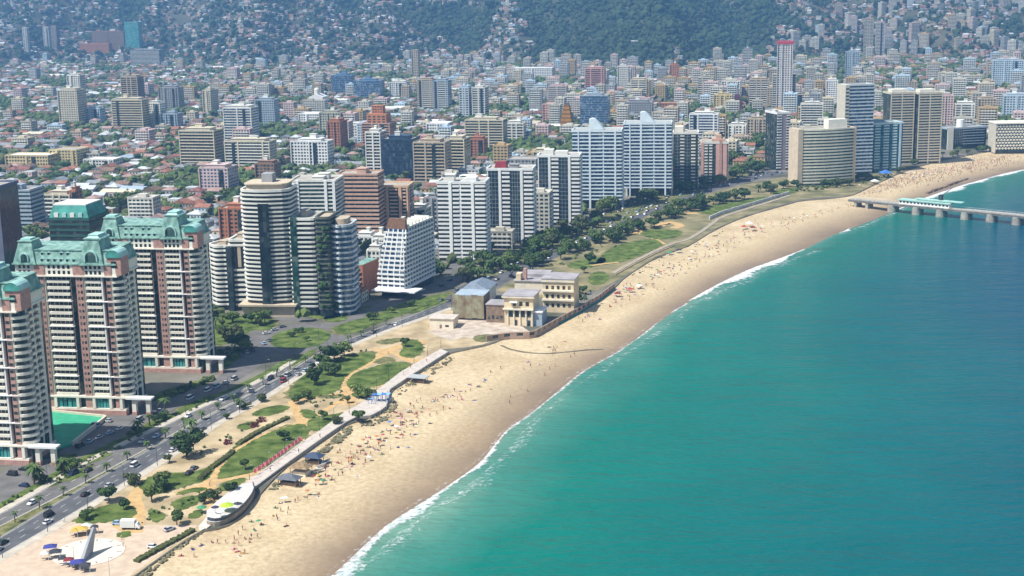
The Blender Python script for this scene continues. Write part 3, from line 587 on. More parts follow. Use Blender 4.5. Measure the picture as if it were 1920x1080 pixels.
# ---- the copper roofed towers ---------------------------------------------------------------------------
TW, TD, TH = 44.0, 22.0, 74.0
def copper_tower(loc, rz):
    root = empty('copper_roofed_tower', loc, rz)
    w, d = TW, TD; x0 = -w/2; yf = -d/2; Z0, FL, NF = 8.4, 2.75, 19; Z1 = Z0+FL*NF
    mb = MB(); mb.box(x0+0.4, w/2, yf+1.4, d/2, 0, Z1+5.4); obj('core_wall', mb.mesh('core_wall', glass_d), root)
    for q in ((-w/2-0.02, -w/2+0.42, yf+2.2, d/2-2), (w/2-0.4, w/2+0.05, yf+8, yf+9.2), (w/2-0.4, w/2+0.05, yf+13, yf+14.2), (w/2-0.4, w/2+0.05, yf+18, yf+20)):
        mb = MB(); mb.box(*q, 0, Z1); obj('side_pier', mb.mesh('side_pier', cream), root)
    def X(f): return x0+w*f
    # brick columns with a pair of little windows on each floor
    for a, b_ in ((0.205, 0.27), (0.60, 0.675), (0.91, 0.955)):
        mb = MB(); mb.box(X(a), X(b_), yf-0.5, yf+2.4, 0, Z1); o = obj('brick_column', mb.mesh('brick_column', brickred), root)
        ww = (X(b_)-X(a))
        for s in (0.3, 0.72):
            mq = MB(); mq.face([(X(a)+ww*s-0.45, yf-0.53, 0.9), (X(a)+ww*s+0.45, yf-0.53, 0.9), (X(a)+ww*s+0.45, yf-0.53, 2.1), (X(a)+ww*s-0.45, yf-0.53, 2.1)]); me = mq.mesh('column_window', glass_d)
            for k in range(NF): obj('window', me, o, (0, 0, Z0+k*FL))
        mb = MB(); mb.box(X(b_), X(b_)+0.5, yf-0.2, yf+1.6, 0, Z1); obj('pilaster', mb.mesh('pilaster', cream), root)
    for f in (0.15, 0.862):
        mb = MB(); mb.box(X(f)-0.3, X(f)+0.3, yf-0.3, yf+1.5, Z0, Z1); obj('pilaster', mb.mesh('pilaster', white), root)
    # balcony parapets: one object for each bay and floor
    bays = [(0.0, 0.142, 0.3), (0.30, 0.53, 0.35), (0.695, 0.85, 0.3)]
    for a, b_, o_ in bays:
        mb = MB(); mb.box(X(a), X(b_), yf-o_, yf+1.5, -0.2, 0.95, bottom=True); me = mb.mesh('balcony', cream)
        mq = MB(); n = max(2, int((X(b_)-X(a))/1.7))
        for i in range(n+1):
            xx = X(a)+(X(b_)-X(a))*i/n; mq.box(xx-0.09, xx+0.09, yf+1.2, yf+1.38, 0.95, FL-0.2)
        mf = mq.mesh('window_frame', white)
        for k in range(NF):
            bo = obj('balcony', me, root, (0, 0, Z0+k*FL)); obj('window_frame', mf, bo)['kind'] = 'stuff'
    # rounded corner balconies
    cx, cy_ = X(0.965), yf+4.0; arc = [(cx+4.6*math.cos(t), cy_+4.4*math.sin(t)) for t in np.linspace(-math.pi*0.5, math.pi*0.28, 9)]
    pl = ccw(arc+[(X(0.965), cy_+4)]); mb = MB(); mb.prism([(p[0], p[1]) for p in pl], -0.2, 0.85, bottom=True); me = mb.mesh('corner_balcony', cream)
    arc2 = ccw([(cx+(p[0]-cx)*0.7, cy_+(p[1]-cy_)*0.7) for p in pl]); mb = MB(); mb.prism(arc2, 0, Z1); obj('corner_bay', mb.mesh('corner_bay', glass_d), root)
    for k in range(NF): obj('corner_balcony', me, root, (0, 0, Z0+k*FL))
    # balconies of the sea side
    for ya, yb in ((yf+9.3, yf+12.9), (yf+14.3, yf+17.9)):
        mb = MB(); mb.box(w/2, w/2+1.1, ya, yb, -0.2, 0.9, bottom=True); me = mb.mesh('side_balcony', cream)
        for k in range(NF): obj('side_balcony', me, root, (0, 0, Z0+k*FL))
    # string courses
    for k in (3, 7, 11, 15):
        for xa, xb in ((x0-0.15, X(0.19)), (X(0.29), X(0.545)), (X(0.69), X(0.97))):
            mb = MB(); mb.box(xa, xb, yf-0.75, yf+1.0, 0, 0.35); obj('string_course', mb.mesh('string_course', white), root, (0, 0, Z0+k*FL))
    # podium: tall teal windows, cream piers, brick foot
    mb = MB(); mb.box(x0-0.6, w/2+0.8, yf-1.2, d/2, 0, 2.0, 1); mb.box(x0-0.5, w/2+0.7, yf-0.9, d/2, 2.0, 2.8); mb.box(x0-0.6, w/2+3.0, yf-1.1, yf+3, Z0-1.0, Z0-0.25)
    for f in (0.0, 0.13, 0.29, 0.52, 0.69, 0.86, 0.97): mb.box(X(f)-0.6, X(f)+0.6, yf-1.0, yf+1.2, 2.8, Z0-1.0)
    obj('podium', mb.mesh('podium', [cream, brickred]), root)
    for a, b_ in ((0.02, 0.11), (0.31, 0.50), (0.71, 0.84)):
        n = 2 if b_-a < 0.12 else 4
        for i in range(n):
            xa = X(a)+(X(b_)-X(a))*(i+0.12)/n; xb = X(a)+(X(b_)-X(a))*(i+0.88)/n; mb = MB(); mb.box(xa, xb, yf-0.2, yf+1.4, 2.8, Z0-1.2); obj('podium_window', mb.mesh('podium_window', glass_t), root)
    for px in (w/2+4.2, w/2+10.5):                            # the portal towards the sea
        mb = MB(); mb.box(px-0.9, px+0.9, yf-0.5, yf+1.3, 0, 7.2); mb.box(px-1.05, px+1.05, yf-0.65, yf+1.45, 0, 1.6, 1); obj('portal_pillar', mb.mesh('portal_pillar', [cream, brickred]), root)
    mb = MB(); mb.box(w/2+1.0, w/2+12.5, yf-1.4, yf+2.4, 7.2, 8.0); obj('portal_roof', mb.mesh('portal_roof', white), root)
    # attic storeys
    mb = MB(); mb.box(x0-0.5, w/2+0.6, yf-0.45, d/2, Z1, Z1+5.3); mb.box(x0-1.1, w/2+1.2, yf-1.1, d/2+0.4, Z1-0.1, Z1+0.5); obj('attic_wall', mb.mesh('attic_wall', cream), root)
    for a, b_ in ((0.185, 0.29), (0.58, 0.69), (0.90, 0.97)):
        mb = MB(); mb.box(X(a), X(b_), yf-0.75, yf, Z1+0.5, Z1+5.3); obj('attic_brick', mb.mesh('attic_brick', brickred), root)
    mq = MB(); mq.face([(-0.55, 0, 0), (0.55, 0, 0), (0.55, 0, 1.5), (-0.55, 0, 1.5)]); mw = mq.mesh('attic_window', glass_d)
    for f in (0.03, 0.075, 0.12, 0.33, 0.38, 0.43, 0.48, 0.53, 0.71, 0.755, 0.80, 0.845):
        for z in (Z1+0.95, Z1+3.3): obj('attic_window', mw, root, (X(f)+0.3, yf-0.5, z))
    # mansard roof
    zr = Z1+5.3
    def mansard(xa, xb, ya, yb, z, h, ins, name, m=copper, top=copper_d):
        mb = MB(); mb.prism([(xa, ya), (xb, ya), (xb, yb), (xa, yb)], z, z+h, 0, top=1, taper=[(xa+ins, ya+ins), (xb-ins, ya+ins), (xb-ins, yb-ins), (xa+ins, yb-ins)])
        mb.box(xa-0.4, xb+0.4, ya-0.4, yb+0.4, z-0.35, z+0.25); mb.box(xa+ins-0.4, xb-ins+0.4, ya+ins-0.4, yb-ins+0.4, z+h-0.1, z+h+0.35)
        return obj(name, mb.mesh(name, [m, top]), root)
    mansard(x0-0.6, w/2+0.7, yf-0.6, d/2+0.3, zr, 5.6, 1.7, 'mansard_roof')
    lp = mansard(x0-1.0, X(0.21), yf-1.2, yf+11, zr, 9.2, 2.3, 'roof_pavilion'); rp = mansard(X(0.66), X(0.90), yf-1.3, yf+13, zr, 10.6, 2.2, 'roof_pavilion')
    mansard(X(0.72), X(0.86), yf+1, yf+10, zr+10.6, 1.4, 1.2, 'roof_cap', copper_p)
    mb = MB(); mb.box(X(0.03), X(0.13), yf+3, yf+8, zr+9.2, zr+10.2); obj('roof_cap', mb.mesh('roof_cap', copper_p), root)
    # dormers
    md = MB(); md.box(-0.85, 0.85, 0.0, 1.5, 0, 1.55); md.prism([(-1.0, -0.15), (1.0, -0.15), (1.0, 1.5), (-1.0, 1.5)], 1.55, 2.2, taper=[(-0.1, -0.15), (0.1, -0.15), (0.1, 1.5), (-0.1, 1.5)])
    mdm = md.mesh('dormer', copper_p); mp = MB(); mp.face([(-0.55, -0.05, 0.2), (0.55, -0.05, 0.2), (0.55, -0.05, 1.45), (-0.55, -0.05, 1.45)]); mpm = mp.mesh('dormer_window', glass_d)
    for f in (0.27, 0.335, 0.40, 0.465, 0.53, 0.595):
        for k, z in enumerate((zr+0.5, zr+3.1)):
            if k == 1 and f in (0.40, 0.595): continue
            o = obj('dormer', mdm, root, (X(f), yf-0.55+z*0-(-0.30 if k == 0 else -1.1), z)); obj('window', mpm, o)
    for f, r, z in ((0.10, 1.5, zr+2.4), (0.78, 2.4, zr+2.6)):      # big arched windows of the pavilions
        n = 12; ar = [(r*math.cos(t), r*math.sin(t)) for t in np.linspace(0, math.pi, n)]
        mb = MB(); yy = yf-1.35
        prof = [(-r, -1.6)]+[(-a, b_) for a, b_ in ar]+[(r, -1.6)]
        mb.face([(X(f)+a, yy, z+b_+0.4) for a, b_ in prof][::-1]); pr2 = [(a*1.22, b_*1.22) for a, b_ in prof]
        for i in range(len(prof)-1):
            (a, b_), (c, e) = pr2[i], pr2[i+1]; mb.face([(X(f)+a, yy-0.1, z+b_+0.4), (X(f)+c, yy-0.1, z+e+0.4), (X(f)+c, yy+3.2, z+e+0.4), (X(f)+a, yy+3.2, z+b_+0.4)], 1)
            (a1, b1), (c1, e1) = prof[i], prof[i+1]; mb.face([(X(f)+a, yy-0.1, z+b_+0.4), (X(f)+a1, yy-0.1, z+b1+0.4), (X(f)+c1, yy-0.1, z+e1+0.4), (X(f)+c, yy-0.1, z+e+0.4)], 1)
        obj('arched_window', mb.mesh('arched_window', [glass_g, copper_p]), root)
    # barrel roofed turret over the rounded corner
    mb = MB(); mb.box(X(0.93), X(0.93)+6.2, yf-0.4, yf+7.5, Z1+0.6, zr+3.0, 1); r = 3.1; cxx = X(0.93)+3.1; n = 10
    pr = [(cxx+r*1.05*math.cos(t), zr+3.0+r*1.05*math.sin(t)) for t in np.linspace(0, math.pi, n)]
    for i in range(n-1): mb.face([(pr[i][0], yf-1.0, pr[i][1]), (pr[i][0], yf+8, pr[i][1]), (pr[i+1][0], yf+8, pr[i+1][1]), (pr[i+1][0], yf-1.0, pr[i+1][1])], 0)
    mb.face([(a, yf-0.9, b_) for a, b_ in pr][::-1], 2); mb.face([(a, yf+7.9, b_) for a, b_ in pr], 2)
    tu = obj('corner_turret', mb.mesh('corner_turret', [copper_p, brickred, copper_d]), root); mb = MB(); mb.face([(cxx-1.2, yf-0.48, zr-1.4), (cxx+1.2, yf-0.48, zr-1.4), (cxx+1.2, yf-0.48, zr+1.4), (cxx-1.2, yf-0.48, zr+1.4)]); obj('window', mb.mesh('window', glass_d), tu)
    return root
CT_ROT = R_(-9.0)
def ct_loc(xc, yb):
    c = G(xc, yb); return c+Vector((-math.sin(CT_ROT), math.cos(CT_ROT), 0))*TD/2
c1 = ct_loc(146, 775); T1 = copper_tower(c1, CT_ROT); remember(T1); claim(c1, TW, TD, CT_ROT, 6)
tag(T1, 'cream and brick tower with green copper mansard, behind the green sports court', 'apartment tower', 'copper roofed towers')
for xc, yb, lab, zr_ in ((293, 697, 'cream and brick tower with copper mansard beside the white banded complex', 0.985), (-45, 868, 'copper roofed brick tower cut by the edge of the view', 1.0)):
    c = ct_loc(xc, yb); t = copper_tower(c, CT_ROT) if False else copy_tree(T1, c, CT_ROT, (1, 1, zr_)); t['label'] = lab; claim(c, TW, TD, CT_ROT, 6)

GREENB = True
# ---- banded towers ------------------------------------------------------------------------------------
def rounded(w, d, r, n=5, bow=0.0):
    pts = []
    for cx, cy_, a0 in ((w/2-r, d/2-r, 0), (-w/2+r, d/2-r, 90), (-w/2+r, -d/2+r, 180), (w/2-r, -d/2+r, 270)):
        for i in range(n+1):
            t = R_(a0+90*i/n); pts.append((cx+r*math.cos(t), cy_+r*math.sin(t)))
    if bow:
        k = len(pts); fr = []
        for i in range(1, 8): u = i/8; fr.append((-w/2+r+(w-2*r)*u, -d/2-bow*math.sin(math.pi*u)))
        pts = pts[:3*(n+1)]+fr+pts[3*(n+1):]
    return pts
def grow(poly, e):
    out = []; n = len(poly)
    for i in range(n):
        a = Vector(poly[i-1]); b_ = Vector(poly[i]); c = Vector(poly[(i+1) % n]); d1 = (b_-a); d2 = (c-b_)
        d1 = d1.normalized() if d1.length > 1e-6 else Vector((1, 0)); d2 = d2.normalized() if d2.length > 1e-6 else d1
        t = (d1+d2); t = t.normalized() if t.length > 1e-6 else d1; out.append((b_.x+t.y*e, b_.y-t.x*e))
    return out
def banded(root, poly, h, nf, bandm, corem, z0=0.0, bandh=0.42, out=1.1, dx=0, dy=0, roofm=None, name='balcony_band', mull=0, parapet=True, skip=()):
    """glazed core with one projecting band for each floor (each an object of its own)"""
    poly = [(x+dx, y+dy) for x, y in poly]; fl = (h-z0)/nf
    mb = MB(); mb.prism(poly, 0, h, 0, top=1); core = obj('glazed_core', mb.mesh('glazed_core', [corem, roofm or terrace]), root)
    mb = MB(); mb.prism(grow(poly, out), 0, fl*bandh, bottom=True); me = mb.mesh(name, bandm)
    for k in range(nf):
        if k in skip: continue
        obj(name, me, root, (0, 0, z0+k*fl))
    if parapet:
        pg = grow(poly, out*0.6); pi_ = grow(poly, -0.6); mb = MB(); n = len(poly)
        for i in range(n):
            j = (i+1) % n; a, b_, c, d_ = pg[i], pg[j], pi_[j], pi_[i]
            mb.prism([a, b_, c, d_], h-0.4, h+1.0)
        obj('parapet', mb.mesh('parapet', bandm), root)
    if mull:
        mb = MB()
        for i in range(len(poly)):
            a, b_ = Vector(poly[i]), Vector(poly[(i+1) % len(poly)]); L_ = (b_-a).length; n = int(L_/mull)
            for q in range(n):
                p = a.lerp(b_, (q+0.5)/n); mb.box(p.x-0.12, p.x+0.12, p.y-0.12, p.y+0.12, z0, h)
        o = obj('mullion_lattice', mb.mesh('mullion_lattice', bandm), root); o['kind'] = 'stuff'
    return core
def roof_kit(root, w, d, h, m, seed=0, n=2):
    r = random.Random(seed)
    for i in range(n):
        a = r.uniform(0.18, 0.32)*w; b_ = r.uniform(0.25, 0.45)*d; x = r.uniform(-0.25, 0.25)*w; y = r.uniform(-0.2, 0.2)*d; z = r.uniform(2.2, 4.0)
        mb = MB(); mb.box(x-a/2, x+a/2, y-b_/2, y+b_/2, h, h+z+0.13*i); mb.box(x-a/2-0.3, x+a/2+0.3, y-b_/2-0.3, y+b_/2+0.3, h+z+0.13*i, h+z+0.33+0.13*i); obj('roof_house', mb.mesh('roof_house', m), root)
    mb = MB(); x = r.uniform(-0.35, 0.35)*w; mb.tube((x, 0, h), (x, 0, h+7), 0.12, 0.05, 5); obj('mast', mb.mesh('mast', greywall), root)

# the white banded complex beside the roundabout
r_ = R_(-6)
cc, w, h = site(462, 550, 592, 345, 26, r_); root = empty('banded_tower', cc, r_)
tag(root, 'tallest white banded tower with a dark vertical slot, by the roundabout', 'apartment tower', 'white banded complex by the roundabout')
banded(root, rounded(w, 26, 5, 4, 1.5), h-4, 26, offwhite, glass_k, 9, 0.37, 0.9)
mb = MB(); mb.box(-w*0.1, w*0.12, -16.1, 0, 6.9, h-10.5); obj('dark_slot', mb.mesh('dark_slot', glass_k), root)
mb = MB(); mb.box(-w/2-1.5, w/2+1.5, -15.5, 13.5, 0, 6.2); mb.box(-w/2-3, w/2+3, -17.5, 13, 6.2, 7.2); obj('entrance_canopy', mb.mesh('entrance_canopy', [mat('beige_render', (0.56, 0.46, 0.33), 0.85, 0.12, 0.3)]), root)
mb = MB(); mb.prism(rounded(w*0.86, 18, 4, 4), h-4, h-1); mb.prism(rounded(w*0.92, 20, 4, 4), h-1, h-0.3); obj('penthouse', mb.mesh('penthouse', MATS['beige_render']), root)
mb = MB(); mb.box(-3, 3, -4, 4, h-0.3, h+4.4); obj('lift_tower', mb.mesh('lift_tower', greywall), root)
cc, w, h = site(550, 601, 592, 412, 24, r_); root = empty('banded_tower', cc, r_); tag(root, 'lower white banded wing joined to the tallest banded tower', 'apartment tower', 'white banded complex by the roundabout')
banded(root, rounded(w, 24, 3, 3), h, 19, offwhite, glass_k, 5, 0.39, 0.9); mb = MB(); mb.box(-w/2+1, -w/2+4.5, -13.1, -8, 2, h+1.2); obj('dark_slot', mb.mesh('dark_slot', glass_g), root); roof_kit(root, w, 24, h, terrace, 3, 1)
cc, w, h = site(599, 626, 594, 410, 20, r_); root = empty('planted_tower', cc, r_); tag(root, 'narrow dark tower with green planting on its balconies between banded wings', 'apartment tower')
banded(root, rounded(w, 20, 2, 2), h, 20, mat('dark_render', (0.12, 0.13, 0.10), 0.8, 0.3, 0.4), glass_k, 4, 0.3, 0.4, roofm=tan)
rr = random.Random(5)
for k in range(26):
    mb = MB(); x = rr.uniform(-0.4, 0.4)*w; z = rr.uniform(4, h-4); s = rr.uniform(0.6, 1.5)
    mb.prism([(x+s*math.cos(t)*rr.uniform(0.7, 1.2), -10.9+0.6*math.sin(t)) for t in np.linspace(0, 6.28, 8)[:-1]], z, z+s*1.2, bottom=True); obj('planter', mb.mesh('planter', planter), root)
cc, w, h = site(622, 662, 592, 425, 22, r_); root = empty('banded_tower', cc, r_); tag(root, 'grey blue banded tower with rounded front beside the brown block', 'apartment tower', 'white banded complex by the roundabout')
banded(root, rounded(w, 22, 5, 5, 1.5), h, 16, mat('pale_grey_paint', (0.52, 0.55, 0.55), 0.7, 0.1, 0.2), glass_b, 2, 0.33, 0.9, roofm=tan); mb = MB(); mb.prism(rounded(w*0.6, 14, 3, 3), h, h+3.4); obj('penthouse', mb.mesh('penthouse', tan), root)
cc, w, h = site(395, 437, 580, 462, 22, R_(-26)); root = empty('banded_tower', cc, R_(-26)); tag(root, 'low curved white banded wing next to a copper roofed tower', 'apartment tower', 'white banded complex by the roundabout')
banded(root, rounded(w, 22, 4, 4, 2.0), h, 13, offwhite, glass_k, 3, 0.39, 1.0); mb = MB(); mb.box(w/2-1.5, w/2+2.2, -12.6, 6, 0, h+0.3); obj('dark_slot', mb.mesh('dark_slot', glass_k), root); roof_kit(root, w, 22, h, tan, 6, 1)
cc, w, h = site(436, 472, 582, 452, 22, r_); root = empty('banded_tower', cc, r_); tag(root, 'white banded wing with a tall dark opening high in its front', 'apartment tower', 'white banded complex by the roundabout')
banded(root, rounded(w, 22, 2, 3), h, 13, offwhite, glass_k, 3, 0.39, 0.9, skip=(8, 9, 10, 11)); mb = MB(); mb.box(-w*0.05, w*0.12, -11.6, -9, h*0.63, h*0.92); obj('opening_pier', mb.mesh('opening_pier', tan), root); roof_kit(root, w, 22, h, tan, 9, 1)
cc, w, h = site(552, 636, 500, 340, 24, r_); root = empty('banded_tower', cc, r_); tag(root, 'white and green glass tower behind the banded complex', 'apartment tower')
banded(root, [(-w/2, 12), (-w/2, -12), (w/2, -12), (w/2, 12)][::1], h, 21, offwhite, glass_g, 3, 0.35, 0.7)
for f in (-0.34, 0.28, 0.46):
    mb = MB(); mb.box(w*f-0.9, w*f+0.9, -13, -11, 0, h+0.6); obj('pilaster', mb.mesh('pilaster', white), root)
roof_kit(root, w, 24, h, offwhite, 12, 2)

cc, w, h = site(112, 186, 650, 412, 22, CT_ROT); root = empty('green_clad_tower', cc, CT_ROT); tag(root, 'dark green clad tower top between the copper roofed towers', 'apartment tower')
dg_ = mat('dark_green_clad', (0.03, 0.10, 0.08), 0.6, 0.2, 0.4); banded(root, [(-w/2, -11), (w/2, -11), (w/2, 11), (-w/2, 11)], h, 22, dg_, glass_k, 2, 0.35, 0.4)
mb = MB(); mb.prism([(-w/2, -11), (w/2, -11), (w/2, 11), (-w/2, 11)], h, h+7, taper=[(-w/2+2, -9), (w/2-2, -9), (w/2-2, 9), (-w/2+2, 9)]); obj('mansard_roof', mb.mesh('mansard_roof', copper_d), root); mb = MB(); mb.box(-w/2+2, w/2-2, -9, 9, h+7, h+7.5); obj('roof_deck', mb.mesh('roof_deck', offwhite), root)
for i in range(4): mb = MB(); mb.box(-w*0.36+w*0.2*i, -w*0.26+w*0.2*i, -10.9, -9.5, h+1.2, h+3.4); obj('dormer', mb.mesh('dormer', copper_p if i % 2 else offwhite), root)
# ---- towers with bays: vertical columns, stacked balconies and glass strips ----------------------------
def bay_tower(root, w, d, h, nf, bays, z0=3.0, colm=white, bandm=white, corem=glass_d, bandh=0.45, side_bays=None, foot=None, topm=None):
    fl = (h-z0)/nf; mb = MB(); mb.box(-w/2, w/2, -d/2, d/2, 0 if foot is None else z0, h, 0); mb.box(-w/2+0.5, w/2-0.5, -d/2+0.5, d/2-0.5, h, h+0.05, 1)
    obj('glazed_core', mb.mesh('glazed_core', [corem, terrace]), root)
    mb = MB(); e = 0.55
    mb.box(-w/2-e, w/2+e, -d/2-e, -d/2+0.3, h-0.7, h+1.1); mb.box(-w/2-e, w/2+e, d/2-0.3, d/2+e, h-0.7, h+1.1); mb.box(-w/2-e, -w/2+0.3, -d/2+0.3, d/2-0.3, h-0.7, h+1.1); mb.box(w/2-0.3, w/2+e, -d/2+0.3, d/2-0.3, h-0.7, h+1.1)
    obj('parapet', mb.mesh('parapet', topm or bandm), root)
    for side, bl_ in (('f', bays), ('r', side_bays or [])):
        L_ = w if side == 'f' else d
        for a, b_, kind in bl_:
            p, q = -L_/2+L_*a, -L_/2+L_*b_
            def bx(m_, o0, o1, za, zb, mi=0):
                if side == 'f': m_.box(p, q, -d/2-o1, -d/2-o0, za, zb, mi, True)
                else: m_.box(w/2+o0, w/2+o1, p, q, za, zb, mi, True)
            if kind == 'col':
                mb = MB(); bx(mb, 0.0, 0.9, 0, h+0.4); obj('column', mb.mesh('column', colm), root)
            elif kind == 'band':
                mb = MB(); bx(mb, 0.0, 0.75, 0, fl*bandh); me = mb.mesh('balcony', bandm)
                for k in range(nf): obj('balcony', me, root, (0, 0, z0+k*fl))
            elif kind == 'glass':
                mb = MB(); bx(mb, 0.02, 0.35, z0, h-0.8); g_ = obj('curtain_wall', mb.mesh('curtain_wall', glass_k), root)
                mb = MB(); n = max(2, int((q-p)/1.8))
                for i in range(1, n):
                    t = p+(q-p)*i/n
                    if side == 'f': mb.box(t-0.07, t+0.07, -d/2-0.42, -d/2-0.34, z0, h-0.8)
                    else: mb.box(w/2+0.34, w/2+0.42, t-0.07, t+0.07, z0, h-0.8)
                for k in range(1, nf):
                    z = z0+k*fl
                    if side == 'f': mb.box(p, q, -d/2-0.44, -d/2-0.35, z-0.08, z+0.08)
                    else: mb.box(w/2+0.35, w/2+0.44, p, q, z-0.08, z+0.08)
                o = obj('mullion_lattice', mb.mesh('mullion_lattice', bluegrey), g_); o['kind'] = 'stuff'
            elif kind == 'wall':
                mb = MB(); bx(mb, 0.0, 0.3, 0, h-0.5); o = obj('wall_strip', mb.mesh('wall_strip', colm), root)
    if foot is not None:
        for f in foot:
            mb = MB(); mb.box(w*f-0.55, w*f+0.55, -d/2-0.6, -d/2+0.6, 0, z0); obj('stilt', mb.mesh('stilt', colm), root)
        mb = MB(); mb.box(-w/2+3, w/2-3, -d/2+4, d/2-2, 0, z0); obj('recessed_lobby', mb.mesh('recessed_lobby', glass_k), root)
rA = R_(-8)
SB = [(0.0, 0.22, 'band'), (0.22, 0.3, 'col'), (0.3, 0.7, 'band'), (0.7, 0.78, 'col'), (0.78, 1.0, 'band')]
cc, w, h = site(824, 912, 489, 343, 18, rA); root = empty('balcony_tower', cc, rA); tag(root, 'white tower striped by balconies all across, first of the seafront row', 'apartment tower', 'seafront towers')
bay_tower(root, w, 18, h, 18, [(0.0, 0.235, 'band'), (0.235, 0.30, 'col'), (0.32, 0.46, 'band'), (0.46, 0.5, 'wall'), (0.5, 0.71, 'band'), (0.71, 0.77, 'col'), (0.79, 1.0, 'band')], 2.0, side_bays=SB)
mb = MB(); mb.box(-w*0.36, -w*0.18, -3, 4, h, h+4.2); mb.box(-w*0.38, -w*0.16, -3.4, 4.4, h+4.2, h+4.7); obj('roof_house', mb.mesh('roof_house', offwhite), root)
mb = MB(); mb.prism([(-w*0.05, -5), (w*0.3, -5), (w*0.3, 5), (-w*0.05, 5)], h, h+3, taper=[(w*0.1, -5), (w*0.3, -5), (w*0.3, 5), (w*0.1, 5)]); obj('roof_shed', mb.mesh('roof_shed', white), root)
cc, w, h = site(916, 1000, 457, 318, 18, rA); root = empty('glass_strip_tower', cc, rA); tag(root, 'white columned tower with dark glass strips and a dark red roof box', 'apartment tower', 'seafront towers')
GB = [(0.0, 0.025, 'wall'), (0.025, 0.25, 'glass'), (0.25, 0.31, 'col'), (0.33, 0.5, 'band'), (0.5, 0.73, 'glass'), (0.73, 0.79, 'col'), (0.81, 1.0, 'band')]
bay_tower(root, w, 18, h, 17, GB, 2.0, side_bays=SB)
mb = MB(); mb.prism([(-w*0.36, -5), (-w*0.08, -5), (-w*0.08, 3), (-w*0.36, 3)], h, h+4.6, taper=[(-w*0.32, -4), (-w*0.1, -4), (-w*0.1, 2), (-w*0.32, 2)]); obj('red_roof_box', mb.mesh('red_roof_box', mat('dark_red_sheet', (0.26, 0.03, 0.04), 0.6, 0.2, 0.4)), root); roof_kit(root, w, 18, h, roofgrey, 21, 1)
cc, w, h = site(1010, 1087, 422, 293, 18, rA); root = empty('glass_strip_tower', cc, rA); tag(root, 'white columned tower with dark glass strips and pale flat parapet', 'apartment tower', 'seafront towers')
bay_tower(root, w, 18, h, 17, GB, 2.0, side_bays=SB, topm=white); mb = MB(); mb.box(-w*0.37, -w*0.14, -4, 4, h, h+4.4); mb.box(-w*0.1, w*0.2, -3, 5, h, h+3.0); obj('roof_house', mb.mesh('roof_house', offwhite), root)
for (xl, xr, yb, yt, lab, sl) in ((1074, 1165, 391, 246, 'pale grid fronted tower on stilts with sail shaped roof, nearer of two', 0.02), (1170, 1258, 368, 232, 'pale grid fronted tower on stilts with sail shaped roof, farther of two', 0.03)):
    cc, w, h = site(xl, xr, yb, yt, 20, rA); root = empty('sail_roof_tower', cc, rA); tag(root, lab, 'apartment tower', 'seafront towers')
    W2 = mat('cool_white_paint', (0.66, 0.74, 0.76), 0.6, 0.05, 0.2)
    bay_tower(root, w, 20, h, 19, [(0, 0.115, 'band'), (0.115, 0.14, 'col'), (0.15, 0.34, 'band'), (0.34, 0.38, 'col'), (0.38, 0.62, 'band'), (0.62, 0.645, 'wall'), (0.645, 0.86, 'band'), (0.86, 0.895, 'col'), (0.895, 1.0, 'band')], 7.0, W2, W2, glass_b, 0.32, [(0, 0.3, 'band'), (0.3, 0.36, 'col'), (0.36, 0.64, 'band'), (0.64, 0.7, 'col'), (0.7, 1, 'band')], foot=(-0.45, -0.14, 0.13, 0.38))
    for f in (0.02, 0.06): pass
    xa, xb = -w*0.16, w*0.14; mb = MB(); z = h+1.0; n = 8
    top = [(xa+(xb-xa)*i/n, z+8.6*(1-(max(0, i-2)/(n-2))**1.4) if i > 1 else z+8.6-0.3*(2-i)) for i in range(n+1)]
    for y0, y1 in ((-7, 3),):
        for i in range(n):
            (x1_, z1_), (x2_, z2_) = top[i], top[i+1]; mb.face([(x1_, y0, z), (x2_, y0, z), (x2_, y0, max(z2_, z+.05)), (x1_, y0, z1_)]); mb.face([(x2_, y1, z), (x1_, y1, z), (x1_, y1, z1_), (x2_, y1, max(z2_, z+.05))]); mb.face([(x1_, y0, z1_), (x2_, y0, max(z2_, z+.05)), (x2_, y1, max(z2_, z+.05)), (x1_, y1, z1_)])
        mb.face([(xa, y1, z), (xa, y0, z), (xa, y0, top[0][1]), (xa, y1, top[0][1])])
    obj('sail_roof', mb.mesh('sail_roof', W2), root)
cc, w, h = site(1262, 1308, 356, 250, 18, rA); root = empty('dark_tower', cc, rA); tag(root, 'dark tower with white balcony ends beside the farther sail roofed tower', 'apartment tower', 'seafront towers')
bay_tower(root, w, 18, h, 17, [(0.05, 0.28, 'glass'), (0.28, 0.45, 'band'), (0.45, 0.68, 'glass'), (0.72, 0.9, 'band')], 2, offwhite, offwhite, glass_k, 0.4, [(0, 0.3, 'band'), (0.4, 1, 'glass')]); mb = MB(); mb.box(-w*0.45, -w*0.1, -6, 4, h, h+5.5); obj('roof_house', mb.mesh('roof_house', cream), root); roof_kit(root, w, 18, h, cream, 4, 1)
cc, w, h = site(1314, 1364, 345, 268, 18, rA); root = empty('brick_tower', cc, rA); tag(root, 'pink and brick red tower standing alone among the seafront trees', 'apartment tower', 'seafront towers')
bay_tower(root, w, 18, h, 13, [(0.0, 0.1, 'col'), (0.12, 0.25, 'band'), (0.3, 0.42, 'band'), (0.55, 0.68, 'wall'), (0.68, 0.76, 'band'), (0.8, 0.96, 'wall')], 2, pink, offwhite, glass_d, 0.45, [(0, 0.3, 'wall'), (0.35, 0.7, 'band')])
for a, b_ in ((0.68, 0.78),):
    mb = MB(); mb.box(-w/2+w*a, -w/2+w*b_, -9.9, -9, 0, h+3); obj('brick_strip', mb.mesh('brick_strip', brickred), root)
